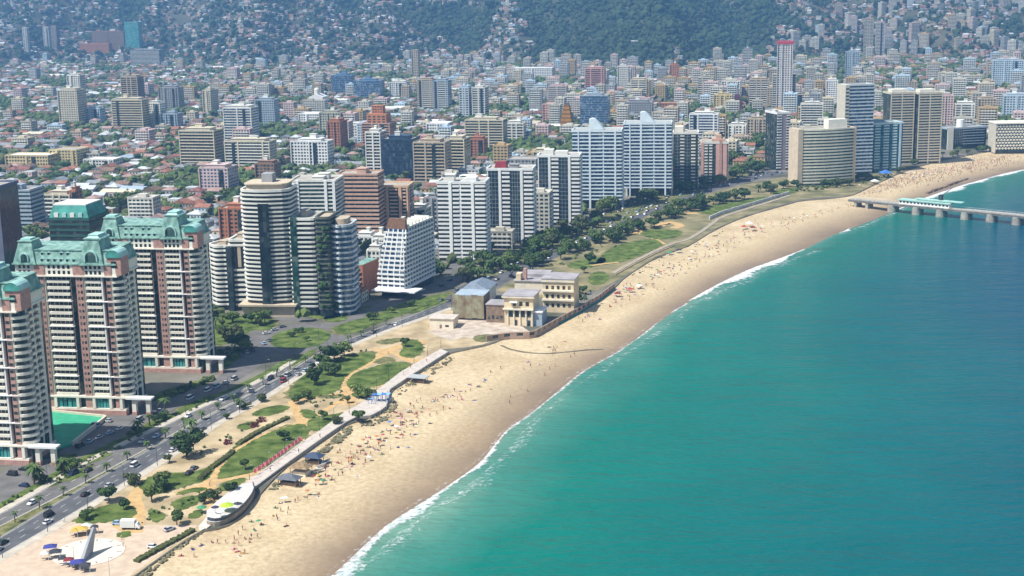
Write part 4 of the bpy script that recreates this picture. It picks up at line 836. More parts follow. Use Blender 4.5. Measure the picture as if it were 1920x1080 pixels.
mb = MB(); mb.box(-w*0.1, w*0.4, -7, 3, h, h+3.5); mb.box(w*0.05, w*0.25, -6, 2, h+3.5, h+6.5); obj('roof_house', mb.mesh('roof_house', salmon), root)

# salmon towers behind
cc, w, h = site(670, 768, 452, 350, 20, rA); root = empty('salmon_tower', cc, rA); tag(root, 'salmon pink tower with deep balconies and cream framed top', 'apartment tower', 'salmon towers')
bay_tower(root, w, 20, h, 15, [(0.0, 0.03, 'col'), (0.05, 0.11, 'band'), (0.11, 0.17, 'col'), (0.19, 0.33, 'band'), (0.36, 0.42, 'col'), (0.44, 0.58, 'band'), (0.58, 0.63, 'col'), (0.65, 0.8, 'band'), (0.82, 0.88, 'col'), (0.9, 0.96, 'band'), (0.97, 1.0, 'col')], 1, mat('pale_salmon', (0.66, 0.42, 0.28), 0.8, 0.1, 0.2), mat('pale_salmon', (0,0,0)), glass_d, 0.4, [(0, 0.2, 'wall'), (0.4, 0.8, 'band')], topm=peach)
cc, w, h = site(637, 712, 462, 328, 20, rA); root = empty('salmon_tower', cc, rA); tag(root, 'brick pink banded tower half hidden behind the salmon tower', 'apartment tower', 'salmon towers')
banded(root, [(-w/2, -10), (w/2, -10), (w/2, 10), (-w/2, 10)], h, 17, salmon, glass_d, 2, 0.5, 0.7); roof_kit(root, w, 20, h, salmon, 14, 2)
# terraced white building beside the road: stepped front, long shaded side
rT = R_(-20); cc, w, h = site(712, 757, 556, 432, 46, rT); root = empty('terraced_building', cc, rT); tag(root, 'white stepped terrace block with long shaded balcony side by the road', 'apartment block')
nf = 13; fl = (h-5)/nf; hw = w/2
for k in range(nf):
    st = 0.62*max(0, k-3); mb = MB(); mb.box(-hw+st*0.6, hw, -23+st, 23, 0, fl, 0); o = obj('storey', mb.mesh('storey', glass_b), root, (0, 0, 5+k*fl))
    mb = MB(); mb.box(-hw+st*0.6-0.8, hw+0.9, -23.9+st, 23.5, -0.15, 0.85, bottom=True); obj('balcony_band', mb.mesh('balcony_band', white), o)
    mb = MB()
    for i in range(12): y = -22+45*i/11; mb.box(hw, hw+0.8, y-0.12, y+0.12, 0.85, fl-0.15)
    for i in range(4): x = -hw+st*0.6+(2*hw-st*0.6)*(i+0.5)/4; mb.box(x-0.35, x+0.35, -23.5+st, -22.9+st, 0.85, fl-0.15)
    obj('balcony_post', mb.mesh('balcony_post', white), o)['kind'] = 'stuff'
mb = MB(); st = 0.62*9; mb.prism([(-hw+3, -23+st), (hw, -23+st), (hw, -15), (-hw+3, -15)], h, h+6, taper=[(-hw+5, -17), (hw, -17), (hw, -15), (-hw+5, -15)]); obj('tiled_attic', mb.mesh('tiled_attic', mat('brown_tile', (0.22, 0.12, 0.07), 0.85, 0.2, 0.6)), root)
mb = MB(); mb.box(-hw+5, hw+0.6, -15, 23, h, h+1.0)
for i in range(7): mb.box(-hw+6, hw+0.3, -13+5*i, -12.2+5*i, h+1.0, h+2.6)
obj('roof_pergola', mb.mesh('roof_pergola', offwhite), root)
mb = MB(); mb.box(-hw-1, hw+1, -27, 24, 4.2, 5.0); mb.box(-hw-2, hw+10, -30, -18, 4.2, 4.9)
obj('entrance_canopy', mb.mesh('entrance_canopy', white), root); mb = MB(); mb.box(-hw+1, hw-0.5, -22, 23, 0, 4.2); obj('ground_floor', mb.mesh('ground_floor', glass_k), root)
# small brown block beside it
cc, w, h = site(662, 682, 552, 497, 22, rT); root = empty('brown_block', cc, rT); tag(root, 'small brown brick block with green roof between white buildings', 'apartment block')
mb = MB(); mb.box(-w/2, w/2, -11, 11, 0, h); obj('wall', mb.mesh('wall', terracotta), root); mb = MB(); mb.box(-w/2+0.3, w/2-0.3, -10.7, 10.7, h, h+0.2); obj('roof', mb.mesh('roof', copper), root)
for k in range(5):
    mb = MB(); mb.box(-w*0.25, w*0.3, -11.06, -10.9, 2+k*(h-3)/5, 3.7+k*(h-3)/5); obj('window', mb.mesh('window', glass_d), root); mb = MB(); mb.box(-w*0.3, w*0.35, -11.9, -11.06, 1.5+k*(h-3)/5, 2.0+k*(h-3)/5, bottom=True); obj('balcony', mb.mesh('balcony', salmon), root)

# ---- towers around the pier ------------------------------------------------------------------------------
rP = R_(14)
cc, w, h = site(1503, 1598, 346, 243, 18, rP); root = empty('curved_tower', cc, rP); tag(root, 'broad cream tower with bowed balcony front near the pier', 'apartment tower', 'towers by the pier')
poly = [(-w/2+w*i/12, -9-3.2*math.cos(math.pi*(i/12-0.5)*1.0)+3.2*abs((i/12-0.5))*0) for i in range(13)]+[(w/2, 9), (-w/2, 9)]
banded(root, poly, h, 17, mat('cream_grey_paint', (0.64, 0.61, 0.48), 0.8, 0.1, 0.2, obj_var=0.08), glass_g, 2, 0.5, 0.7)
mb = MB(); mb.box(-w/2-4.5, -w/2, -10, 9, 0, h+1.4); obj('end_wall', mb.mesh('end_wall', mat('pale_peach', (0.62, 0.50, 0.36), 0.85, 0.1, 0.3)), root); mb = MB(); mb.box(w/2, w/2+2.5, -9, 9, 0, h+1); obj('end_wall', mb.mesh('end_wall', peach), root)
mb = MB(); mb.box(w*0.05, w*0.42, -4, 5, h, h+8); obj('roof_house', mb.mesh('roof_house', cream), root)
cc, w, h = site(1452, 1476, 318, 212, 18, rP); root = empty('purple_grey_tower', cc, rP); tag(root, 'slim grey and white tower with dark green side near the pier', 'apartment tower', 'towers by the pier')
bay_tower(root, w, 26, h, 20, [(0, 0.35, 'band'), (0.35, 0.72, 'wall'), (0.72, 1.0, 'band')], 2, mat('mauve_paint', (0.34, 0.28, 0.30), 0.8, 0.1, 0.2), white, glass_d, 0.45, [(0, 1, 'glass')]); roof_kit(root, w, 20, h, offwhite, 8, 1)
cc, w, h = site(1612, 1690, 322, 232, 18, rP); root = empty('blue_green_tower', cc, rP); tag(root, 'blue green tower with pale vertical window strips behind the beach', 'apartment tower', 'towers by the pier')
bay_tower(root, w, 18, h, 16, [(0.0, 0.07, 'band'), (0.13, 0.26, 'band'), (0.33, 0.46, 'band'), (0.54, 0.67, 'band'), (0.75, 0.86, 'band'), (0.92, 0.96, 'col')], 3, paleblue, mat('ice_blue_paint', (0.52, 0.66, 0.68), 0.7, 0.08, 0.2), glass_mat('sea_glass', (0.02, 0.10, 0.13), (0.12, 0.26, 0.3), (1.5, 1.5, 2.8), 0.3), 0.5); roof_kit(root, w, 18, h, bluegrey, 18, 2)
cc, w, h = site(1588, 1634, 326, 160, 18, R_(10)); root = empty('slab_tower', cc, R_(10)); tag(root, 'tall pale slab tower rising behind the bowed cream tower', 'apartment tower', 'towers by the pier')
banded(root, [(-w/2, -9), (w/2, -9), (w/2, 9), (-w/2, 9)], h, 25, mat('cool_grey_paint', (0.50, 0.55, 0.56), 0.8, 0.1, 0.2), glass_b, 2, 0.4, 0.5); mb = MB(); mb.box(-w/2-4, -w/2, -9.6, 9.5, 0, h+0.8); ew = obj('end_wall', mb.mesh('end_wall', mat('sand_render', (0.58, 0.53, 0.42), 0.85, 0.1, 0.3)), root)
for k in range(24):
    mb = MB(); mb.box(-w/2-3.6, -w/2-0.4, -9.68, -9.55, 3+k*h/25, 4.3+k*h/25); obj('window', mb.mesh('window', glass_d), ew)
for xl, xr, lab, yt in ((1666, 1710, 'twin beige balcony tower on the side of the pier', 175), (1718, 1762, 'twin beige balcony tower on the side away from the pier', 175)):
    cc, w, h = site(xl, xr, 306, yt, 20, R_(6)); root = empty('twin_tower', cc, R_(6)); tag(root, lab, 'apartment tower', 'towers by the pier')
    bay_tower(root, w, 20, h, 25, [(0, 0.035, 'col'), (0.035, 0.46, 'band'), (0.46, 0.5, 'col'), (0.5, 0.96, 'band'), (0.965, 1.0, 'col')], 2, mat('beige_paint', (0.58, 0.52, 0.40), 0.8, 0.1, 0.2), mat('beige_paint', (0, 0, 0)), glass_d, 0.45, [(0, 0.5, 'band'), (0.6, 1, 'band')])
    mb = MB(); mb.box(-w*0.4, w*0.25, -6, 5, h, h+3.6); obj('roof_house', mb.mesh('roof_house', cream), root)
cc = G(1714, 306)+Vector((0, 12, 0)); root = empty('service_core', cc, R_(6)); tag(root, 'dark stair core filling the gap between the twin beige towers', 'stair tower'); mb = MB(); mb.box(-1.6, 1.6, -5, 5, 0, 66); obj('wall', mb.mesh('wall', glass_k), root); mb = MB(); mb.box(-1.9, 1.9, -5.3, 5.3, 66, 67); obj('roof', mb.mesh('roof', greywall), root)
cc, w, h = site(1775, 1848, 279, 240, 20, rP); root = empty('office_block', cc, rP); tag(root, 'low grey office block with a white roof drum by the far beach', 'office block')
bay_tower(root, w, 20, h, 6, [(0, 0.15, 'col'), (0.17, 0.4, 'glass'), (0.4, 0.95, 'band')], 5, cream, bluegrey, glass_k, 0.25); mb = MB(); mb.tube((-2, 0, h), (-2, 0, h+8), 4, 4, 16); obj('roof_drum', mb.mesh('roof_drum', white), root)
cc, w, h = site(1866, 1960, 286, 232, 22, R_(0)); root = empty('lattice_building', cc, R_(0)); tag(root, 'building wrapped in a diamond lattice facade above the far beach', 'hotel')
mb = MB(); mb.box(-w/2, w/2, -11, 11, 0, h); obj('glazed_core', mb.mesh('glazed_core', glass_k), root); mb = MB(); mb.box(-w/2-1, w/2+1, -12, 12, h, h+1.4); obj('parapet', mb.mesh('parapet', cream), root)
mb = MB(); mb.box(-w/2-0.6, -w/2-0.02, -11.4, 11.4, 0, h); obj('end_wall', mb.mesh('end_wall', mat('sand_render', (0.58, 0.53, 0.42))), root)
nr, nc = 9, 16
for r0 in range(nr):
    for c0 in range(nc):
        x = -w/2+w*(c0+(0.5 if r0 % 2 else 0.0)+0.3)/nc; z = 3+(h-4)*(r0+0.5)/nr; s = w/nc*0.55
        if x+s > w/2: continue
        if r0 == 0 and c0 == 0:
            mb = MB(); mb.face([(-s, 0, 0), (0, 0, -s*0.75), (s, 0, 0), (0, -0.5, s*0.2)]); mb.face([(-s, 0, 0), (0, -0.5, s*0.2), (s, 0, 0), (0, 0, s*0.75)]); LAT = mb.mesh('lattice_panel', cream)
        obj('lattice_panel', LAT, root, (x, -11.1, z))
# dark grey tower and its neighbour cut by the left edge
cc, w, h = site(-60, 16, 560, 352, 24, rA); root = empty('slate_tower', cc, rA); tag(root, 'plain dark slate tower cut by the edge behind the copper towers', 'apartment tower')
bay_tower(root, w, 24, h, 22, [(0, 0.3, 'glass'), (0.35, 0.6, 'band'), (0.65, 1.0, 'wall')], 2, mat('slate_paint', (0.13, 0.14, 0.19), 0.8, 0.1, 0.2), mat('slate_paint', (0, 0, 0)), glass_k, 0.4)
cc, w, h = site(10, 62, 432, 358, 22, rA); root = empty('grey_block', cc, rA); tag(root, 'grey blue flat topped block behind the slate tower', 'apartment block'); banded(root, [(-w/2, -11), (w/2, -11), (w/2, 11), (-w/2, 11)], h, 9, bluegrey, glass_d, 2, 0.5, 0.4); roof_kit(root, w, 22, h, bluegrey, 2, 2)
# ================================================================== MIDDLE GROUND: SINGLE BUILDINGS ONE CAN NAME
LM = []
def c_px(c): return PJ((c.x, c.y, 0))
def mid(xl, xr, yb, yt, wall, label, style='grid', d=16, rot=CITY_ROT, glass=None, band=None, cat='apartment block', name='apartment_block', fl=2.9, roofm=None, kit=1, group='city blocks'):
    cc, w, h = site(xl, xr, yb, yt, d, rot); h = max(h, 6.0); root = empty(name, cc, rot); tag(root, label, cat, group)
    gl = glass or glass_d; nf = max(2, int(h/fl)); f = (h-0.6)/nf
    mb = MB(); mb.box(-w/2, w/2, -d/2, d/2, 0, h); mb.box(-w/2+0.4, w/2-0.4, -d/2+0.4, d/2-0.4, h, h+0.06, 1); obj('wall', mb.mesh('wall', [wall if style != 'glass' else gl, roofm or terrace]), root)
    mb = MB(); e = 0.12
    for q in ((-w/2-e, w/2+e, -d/2-e, -d/2+0.35), (-w/2-e, w/2+e, d/2-0.35, d/2+e), (-w/2-e, -w/2+0.35, -d/2+0.35, d/2-0.35), (w/2-0.35, w/2+e, -d/2+0.35, d/2-0.35)): mb.box(*q, h-0.25, h+0.9)
    obj('parapet', mb.mesh('parapet', band or wall), root)
    nw = max(3, int(w/3.2)); nd = max(2, int(d/3.4)); mb = MB()
    if style in ('grid', 'band'):
        ww = 0.62 if style == 'grid' else 0.94
        for side, a, n, half in (('f', w, nw, d/2), ('r', d, nd, w/2), ('l', d, nd, w/2)): window_grid(mb, -a/2+0.4, a/2-0.4, 0.5, f, nf, n, side, half, ww, 0.52)
        o = obj('window_rows', mb.mesh('window_rows', gl), root); o['kind'] = 'stuff'
    if style == 'band':
        mb = MB()
        for k in range(nf): mb.box(-w/2+0.5, w/2-0.5, -d/2-1.0, -d/2, 0.4+k*f, 1.25+k*f, bottom=True)
        o = obj('balcony_rows', mb.mesh('balcony_rows', band or offwhite), root); o['kind'] = 'stuff'
    if style == 'glass':
        mb = MB()
        for k in range(1, nf): mb.box(-w/2-0.1, w/2+0.1, -d/2-0.1, d/2+0.1, k*f-0.15, k*f+0.15)
        o = obj('spandrel_rows', mb.mesh('spandrel_rows', band or bluegrey), root); o['kind'] = 'stuff'
    LM.append((c_px(cc), label)); rv = random.Random(int(xl*13+yt))
    if style != 'glass':
        for q in rv.choice(((-0.5, 0.5), (-0.5, -0.12, 0.12, 0.5), (-0.5, 0.0, 0.5), (-0.5, -0.2, 0.35, 0.5))):
            mb = MB(); e0 = 0.7; xa = max(-w/2-0.12, w*q-e0); xb = min(w/2+0.12, w*q+e0); mb.box(xa, xb, -d/2-1.15, -d/2+0.2, 0, h+0.3); obj('pilaster', mb.mesh('pilaster', band or wall), root)
        if rv.random() < 0.45 and not name.startswith('red'):
            q = rv.choice((-0.3, 0.15, 0.25)); mb = MB(); mb.box(w*q-1.6, w*q+1.6, -d/2-1.25, -d/2+0.2, 0, h-1.0); obj('dark_stair_strip', mb.mesh('dark_stair_strip', glass_k), root)
    if kit:
        mb = MB(); a_ = rv.uniform(0.55, 0.8); mb.box(-w/2*a_, w/2*a_, -d/2*a_, d/2*a_, h, h+2.7); mb.box(-w/2*a_-0.5, w/2*a_+0.5, -d/2*a_-0.5, d/2*a_+0.5, h+2.7, h+3.0); obj('setback_storey', mb.mesh('setback_storey', band or wall), root)
        roof_kit(root, w*0.7, d*0.7, h+3.0, offwhite if rv.random() < 0.6 else (band or wall), int(xl*7+yt), kit)
    return root, w, d, h
brown = mat('brown_paint', (0.28, 0.17, 0.11), 0.85, 0.12, 0.3); orange = mat('orange_render', (0.50, 0.20, 0.09), 0.85, 0.12, 0.3); paleyel = mat('pale_yellow', (0.62, 0.55, 0.40), 0.8, 0.1, 0.2)
blue = mat('blue_sheet', (0.14, 0.24, 0.36), 0.6, 0.1, 0.3); olive = mat('olive_paint', (0.46, 0.44, 0.33), 0.8, 0.1, 0.2); palepink = mat('pale_pink', (0.62, 0.47, 0.43), 0.8, 0.1, 0.2)
MID = [
 # left, behind the houses
 (236,262,92,42,bluegrey,'teal glass tower at the foot of the hills','glass',dict(glass=glass_t,band=mat('teal_band',(0.16,0.36,0.36),0.6),d=20,kit=0)),
 (173,234,97,60,brown,'long brown block beside the teal tower','grid',dict(d=22)), (150,205,100,82,orange,'low terracotta block in front of the long brown block','grid',dict(d=18,kit=0)),
 (246,300,126,94,greywall,'grey stepped block below the teal tower','band',dict(d=24)), (46,54,100,52,offwhite,'slim white edged tower on the hill foot, standing apart','band',dict(d=10,kit=0)),
 (84,94,96,51,offwhite,'first of two close white edged brown towers below the hill','band',dict(d=12,kit=0)), (98,109,96,48,brown,'second of two close white edged brown towers below the hill','band',dict(d=12,kit=0)),
 (132,156,225,142,offwhite,'white tower rising behind the cream block','grid',dict(d=14)), (113,149,234,170,paleyel,'cream block with dark shaded side in front of the white tower','grid',dict(d=22)),
 (231,262,215,145,brown,'tall brown tower with a pale window strip','band',dict(d=20,band=tan)), (213,270,247,188,yellow,'yellow fronted apartment block below the brown tower','band',dict(d=18,band=paleyel)),
 (277,303,243,194,offwhite,'narrow white block next to the yellow fronted block','grid',dict(d=16)), (303,334,243,214,bluegrey,'low grey blue block next to the narrow white block','grid',dict(d=16)),
 (163,189,231,204,paleblue,'small pale blue block between cream and yellow blocks','grid',dict(d=14)), (300,337,212,165,greywall,'grey block with windowed front behind the yellow block','grid',dict(d=18)),
 (382,397,215,170,paleyel,'thin pale yellow tower with dark flank','grid',dict(d=26)), (422,474,268,203,offwhite,'white framed block with blue grey balconies','band',dict(d=22,glass=glass_b)),
 (340,405,316,246,tan,'tan banded block with a salmon middle strip','band',dict(d=22,band=paleyel)), (424,508,322,266,paleyel,'broad cream block with wide roof terrace','band',dict(d=18)),
 (376,430,366,316,palepink,'pinkish white block with a dark side near the tree line','grid',dict(d=22,glass=glass_b)), (12,92,318,292,yellow,'long low yellow building with white roof','grid',dict(d=22,roofm=white,kit=0,cat='hall',name='long_hall')),
 (95,146,314,282,yellow,'yellow hall with grey shed roof beside the long yellow building','grid',dict(d=26,kit=0,cat='hall',name='long_hall')), (158,214,318,300,offwhite,'low white roofed hall beside the yellow hall','grid',dict(d=20,roofm=white,kit=0,cat='hall',name='long_hall')),
 (85,135,412,366,paleyel,'cream banded block behind the copper towers','band',dict(d=20)), (136,146,412,358,terracotta,'thin brick tower behind the copper towers','grid',dict(d=10)), (110,118,470,420,peach,'slim peach stair tower behind the copper towers','grid',dict(d=8,kit=0)),
 (415,468,470,392,terracotta,'plain brick red block behind the banded complex','grid',dict(d=22)),
 # centre
 (481,516,235,188,bluegrey,'blue grey block left of the white domed church','grid',dict(d=18)), (622,660,180,142,blue,'blue topped building near the hill foot','glass',dict(glass=glass_b,d=18)),
 (664,714,188,152,blue,'blue glass block beside the blue topped building','glass',dict(glass=glass_b,d=22)), (731,763,186,155,offwhite,'white and blue block in the city centre','grid',dict(d=18,glass=glass_b)),
 (784,812,208,150,tan,'tan tower joined to a blue grey tower','band',dict(d=18)), (813,841,208,152,bluegrey,'blue grey tower joined to a tan tower','band',dict(d=20)), (862,880,222,165,paleblue,'pale grey twin slab nearer the tan tower','band',dict(d=22)), (886,910,222,165,offwhite,'pale grey twin slab farther from the tan tower','band',dict(d=22)),
 (773,785,150,94,tan,'lone slim tower against the hill forest','grid',dict(d=12,kit=0)), (616,640,286,229,terracotta,'narrow brick block with dark side in the middle of town','grid',dict(d=24)),
 (547,616,314,266,white,'long white block with rows of dark windows','grid',dict(d=18)), (688,716,332,249,offwhite,'cream slab beside the dark blue glass block','band',dict(d=20)),
 (717,776,338,262,tan,'dark blue glass block with tan flank','glass',dict(d=24,glass=glass_mat('navy_glass',(0.018,0.03,0.05),(0.1,0.14,0.18),(2,2,2.8),0.2),band=mat('navy_band',(0.03,0.06,0.10),0.5))),
 (777,836,342,268,tan,'brown banded block next to the dark blue block','band',dict(d=22,band=tan)), (838,872,332,262,yellow,'yellow tower with a stepped crown','band',dict(d=22,band=paleyel)),
 (873,944,282,226,olive,'broad olive cream block with balcony rows','band',dict(d=20,band=paleyel)), (882,908,294,262,terracotta,'small brick block in front of the olive block','grid',dict(d=16)), (947,982,270,232,offwhite,'white block with green trees before it','band',dict(d=16)),
 (640,676,262,235,offwhite,'white block under the orange stepped tower','grid',dict(d=16)), (480,516,345,308,brown,'low brown roofed block before the long white block','grid',dict(d=16)), (600,640,250,212,olive,'dull green block behind the brick block','grid',dict(d=16)),
 # right
 (1097,1133,172,129,terracotta,'brick red tower on the way up to the forest','band',dict(d=18,band=pink)), (1028,1062,196,162,palepink,'white and red striped block by the pink hall','band',dict(d=16)), (1018,1060,230,196,pink,'pale pink shopping hall','grid',dict(d=26,kit=0,cat='hall',name='shopping_hall')),
 (1088,1139,238,180,bluegrey,'blue green glass block behind the sail roofed towers','glass',dict(glass=glass_b,d=22)), (1158,1178,170,125,offwhite,'slim white tower below the forest','grid',dict(d=14)), (1183,1212,195,150,paleyel,'yellowish tower with rounded top floors','band',dict(d=16)),
 (1170,1222,222,192,greywall,'grey flat block behind the farther sail roof','grid',dict(d=20)), (1256,1272,158,122,orange,'thin orange tower among pale blocks','grid',dict(d=12)), (1308,1337,195,146,olive,'grey green tower behind the red roofed houses','band',dict(d=16)),
 (1353,1387,188,153,offwhite,'pale square block with a lift house','grid',dict(d=16)), (1404,1440,200,150,tan,'tan tower left of the red crowned tower','band',dict(d=18)), (1338,1372,212,179,yellow,'mustard yellow block with flat roof','grid',dict(d=14)),
 (1292,1346,262,215,paleblue,'pale blue white balcony block with red roof huts','band',dict(d=18,glass=glass_b,band=white)), (1236,1290,218,194,terracotta,'red roofed low block behind the sail roofed towers','grid',dict(d=16,kit=0)), (1392,1410,140,93,greywall,'grey tower beside the forest edge','band',dict(d=14)),
 (1447,1490,212,140,olive,'olive grey block in front of the red crowned tower','band',dict(d=22)), (1548,1570,196,152,white,'white block with an arched roof frame','grid',dict(d=16)), (1500,1542,248,196,offwhite,'white banded block behind the bowed cream tower','band',dict(d=18)),
 (1584,1610,152,98,bluegrey,'dark blue grey tower on the lower hillside','grid',dict(d=14)), (1860,1917,162,114,paleblue,'pale blue slab with dark end on the far shore','grid',dict(d=18)), (1744,1786,236,180,palepink,'pinkish block behind the twin towers','grid',dict(d=20)), (1790,1826,238,196,offwhite,'white block behind the low office block','band',dict(d=18)), (1832,1866,232,186,tan,'tan block above the lattice building','grid',dict(d=18)),
 (1400,1436,262,224,tan,'tan low block among avenue trees','grid',dict(d=16)), (1365,1398,268,236,offwhite,'white low block by the avenue trees','grid',dict(d=16)), (1880,1930,222,180,paleblue,'turquoise pale block above the far beach','grid',dict(d=18)),
 (700,722,300,262,white,'white stair tower behind the cream slab','grid',dict(d=10)), (666,700,470,445,white,'low white block under the salmon tower','grid',dict(d=14)), (700,725,500,450,offwhite,'white cube block behind the terraced building','grid',dict(d=16)), (770,800,440,392,offwhite,'white block with exterior stair behind the terraced building','grid',dict(d=14)), (690,715,520,470,offwhite,'small white block squeezed behind the brown block','grid',dict(d=14)), (735,765,470,425,white,'small white block behind the stepped terraces','grid',dict(d=12)), (800,822,430,372,greywall,'grey block half hidden by the first striped tower','grid',dict(d=14)),
 (880,930,390,352,offwhite,'pale low block behind the striped towers','grid',dict(d=18)), (950,1005,330,300,greywall,'grey hall roof behind the glass strip towers','grid',dict(d=24,kit=0,cat='hall',name='long_hall')), (1000,1030,318,285,paleyel,'cream block behind the glass strip towers','grid',dict(d=16)),
 (1618,1636,110,36,tan,'first of two pale brown towers high on the right hillside','band',dict(d=14)), (1640,1657,112,42,palepink,'second of two pale brown towers high on the right hillside','band',dict(d=14)),
]
for xl, xr, yb, yt, wl_, lab, st, kw in MID:
    mid(xl, xr, yb, yt, wl_, lab, st, **kw)
# red crowned tower
root, w, d, h = mid(1455, 1484, 216, 84, mat('pale_rose', (0.60, 0.56, 0.53), 0.8, 0.1, 0.2), 'tall pale tower with a red crown below the hills', 'grid', d=18, kit=0, cat='apartment tower', name='red_crowned_tower')
mb = MB(); mb.box(-w/2-0.6, w/2+0.6, -d/2-0.6, d/2+0.6, h+0.9, h+4.5); obj('red_crown', mb.mesh('red_crown', mat('crown_red', (0.45, 0.06, 0.08), 0.7, 0.1, 0.3)), root)
# orange stepped tower
for i, (a, b_, t) in enumerate(((680, 732, 232), (688, 726, 212), (694, 716, 197))):
    if i == 0: root, w, d, h = mid(a, b_, 276, t, orange, 'orange stepped tower climbing to a narrow top', 'band', d=24, kit=0, band=salmon, cat='apartment tower', name='stepped_tower')
    else:
        c = Vector((root.location.x, root.location.y, 0)); h2 = height_at(c, t); s = (1-0.3*i); mb = MB(); mb.box(-w/2*s, w/2*s, -d/2*s, d/2*s, h, h2); obj('upper_step', mb.mesh('upper_step', orange), root); mb = MB(); window_grid(mb, -w/2*s+0.4, w/2*s-0.4, h, 2.9, int((h2-h)/2.9), 4, 'f', d/2*s); obj('window_rows', mb.mesh('window_rows', glass_d), root)['kind'] = 'stuff'; h = h2
# orange and dark red pyramids
for xl, xr, yb, yt, m_, m2_, lab in ((1046, 1075, 258, 198, mat('amber_sheet', (0.42, 0.20, 0.03), 0.6, 0.15, 0.3), mat('amber_band', (0.20, 0.10, 0.03), 0.6), 'amber stepped pyramid tower behind the sail roofs'), (1369, 1393, 212, 178, mat('maroon_sheet', (0.16, 0.05, 0.07), 0.6, 0.15, 0.3), mat('maroon_band', (0.08, 0.03, 0.04), 0.6), 'dark maroon pyramid roofed block')):
    cc, w, h = site(xl, xr, yb, yt, 18, CITY_ROT); root = empty('pyramid_tower', cc, CITY_ROT); tag(root, lab, 'office block'); n = 8
    for k in range(n):
        s0 = 1-0.085*k; mb = MB(); mb.box(-w/2*s0, w/2*s0, -9*s0, 9*s0, 0, h/n*0.6); mb.box(-w/2*s0+0.5, w/2*s0-0.5, -9*s0+0.5, 9*s0-0.5, h/n*0.6, h/n, 1); obj('step', mb.mesh('step', [m_, m2_]), root, (0, 0, h/n*k))
# white domed church
cc, w, h = site(580, 606, 212, 182, 22, CITY_ROT); root = empty('domed_church', cc, CITY_ROT); tag(root, 'white church with a domed tower in the town centre', 'church')
mb = MB(); mb.box(-w/2, w/2, -11, 11, 0, h); mb.prism([(-w/2, -11), (w/2, -11), (w/2, 11), (-w/2, 11)], h, h+4, taper=[(-0.2, -11), (0.2, -11), (0.2, 11), (-0.2, 11)]); obj('nave', mb.mesh('nave', white), root)
mb = MB(); mb.tube((0, -4, h), (0, -4, h+9), 4, 4, 10); n = 6
for i in range(n): a0, a1 = math.pi/2*i/n, math.pi/2*(i+1)/n; mb.tube((0, -4, h+9+4*math.sin(a0)), (0, -4, h+9+4*math.sin(a1)), 4*math.cos(a0), max(0.05, 4*math.cos(a1)), 10, cap=False)
obj('dome', mb.mesh('dome', offwhite), root)
# white roof halls
for xl, xr, yb, yt, lab in ((560, 612, 232, 214, 'long white vaulted hall below the domed church'), (1180, 1236, 112, 76, 'white flat building standing alone in the hill forest'), (960, 1035, 150, 128, 'white institutional building at the forest edge'), (800, 840, 250, 232, 'white tent roofed hall in mid town')):
    if 'forest' in lab and yt == 76: continue
    mid(xl, xr, yb, yt, white, lab, 'grid', d=24, kit=0, roofm=white, cat='hall', name='white_hall')

# ================================================================== FREE CITY: houses, blocks and trees on the street grid
AV = [(p.x, p.y) for p in ave2_g]; AVx = np.array([p[0] for p in AV]); AVy = np.array([p[1] for p in AV])
BLa = np.array([(p.x, p.y) for p in bl])
def inland(x, y):
    if y < AVy[-1]:
        return x < np.interp(y, AVy, AVx)-16
    if x < y*0.16: return True
    return float(np.min(np.hypot(BLa[::3, 0]-x, BLa[::3, 1]-y))) > 45 and inside(x, y, LANDP)
LANDP = [(p.x, p.y) for p in bl[::6]]+[(3190, 5290), (-3190, 5290), (-3190, -200)]
def hidden(x, y, z):
    px, py = PJ((x, y, z))
    for xl, xr, yt, yb, Y in RECTS:
        if Y < y-4 and xl+1 < px < xr-1 and yt+2 < py < yb+2: return True
    return False
CR = random.Random(11)
cu = Vector((math.sin(-CITY_ROT), math.cos(CITY_ROT))); cv = Vector((-cu.y, cu.x))
lots = []                                              # (x, y, w, d, kind, floors)
def bearing(x, y): return x/max(1, y)
TREES_FAR = []; 
def noise2(x, y): return math.sin(x*0.011+1.3)*math.sin(y*0.013+0.4)+0.6*math.sin(x*0.031+y*0.017)
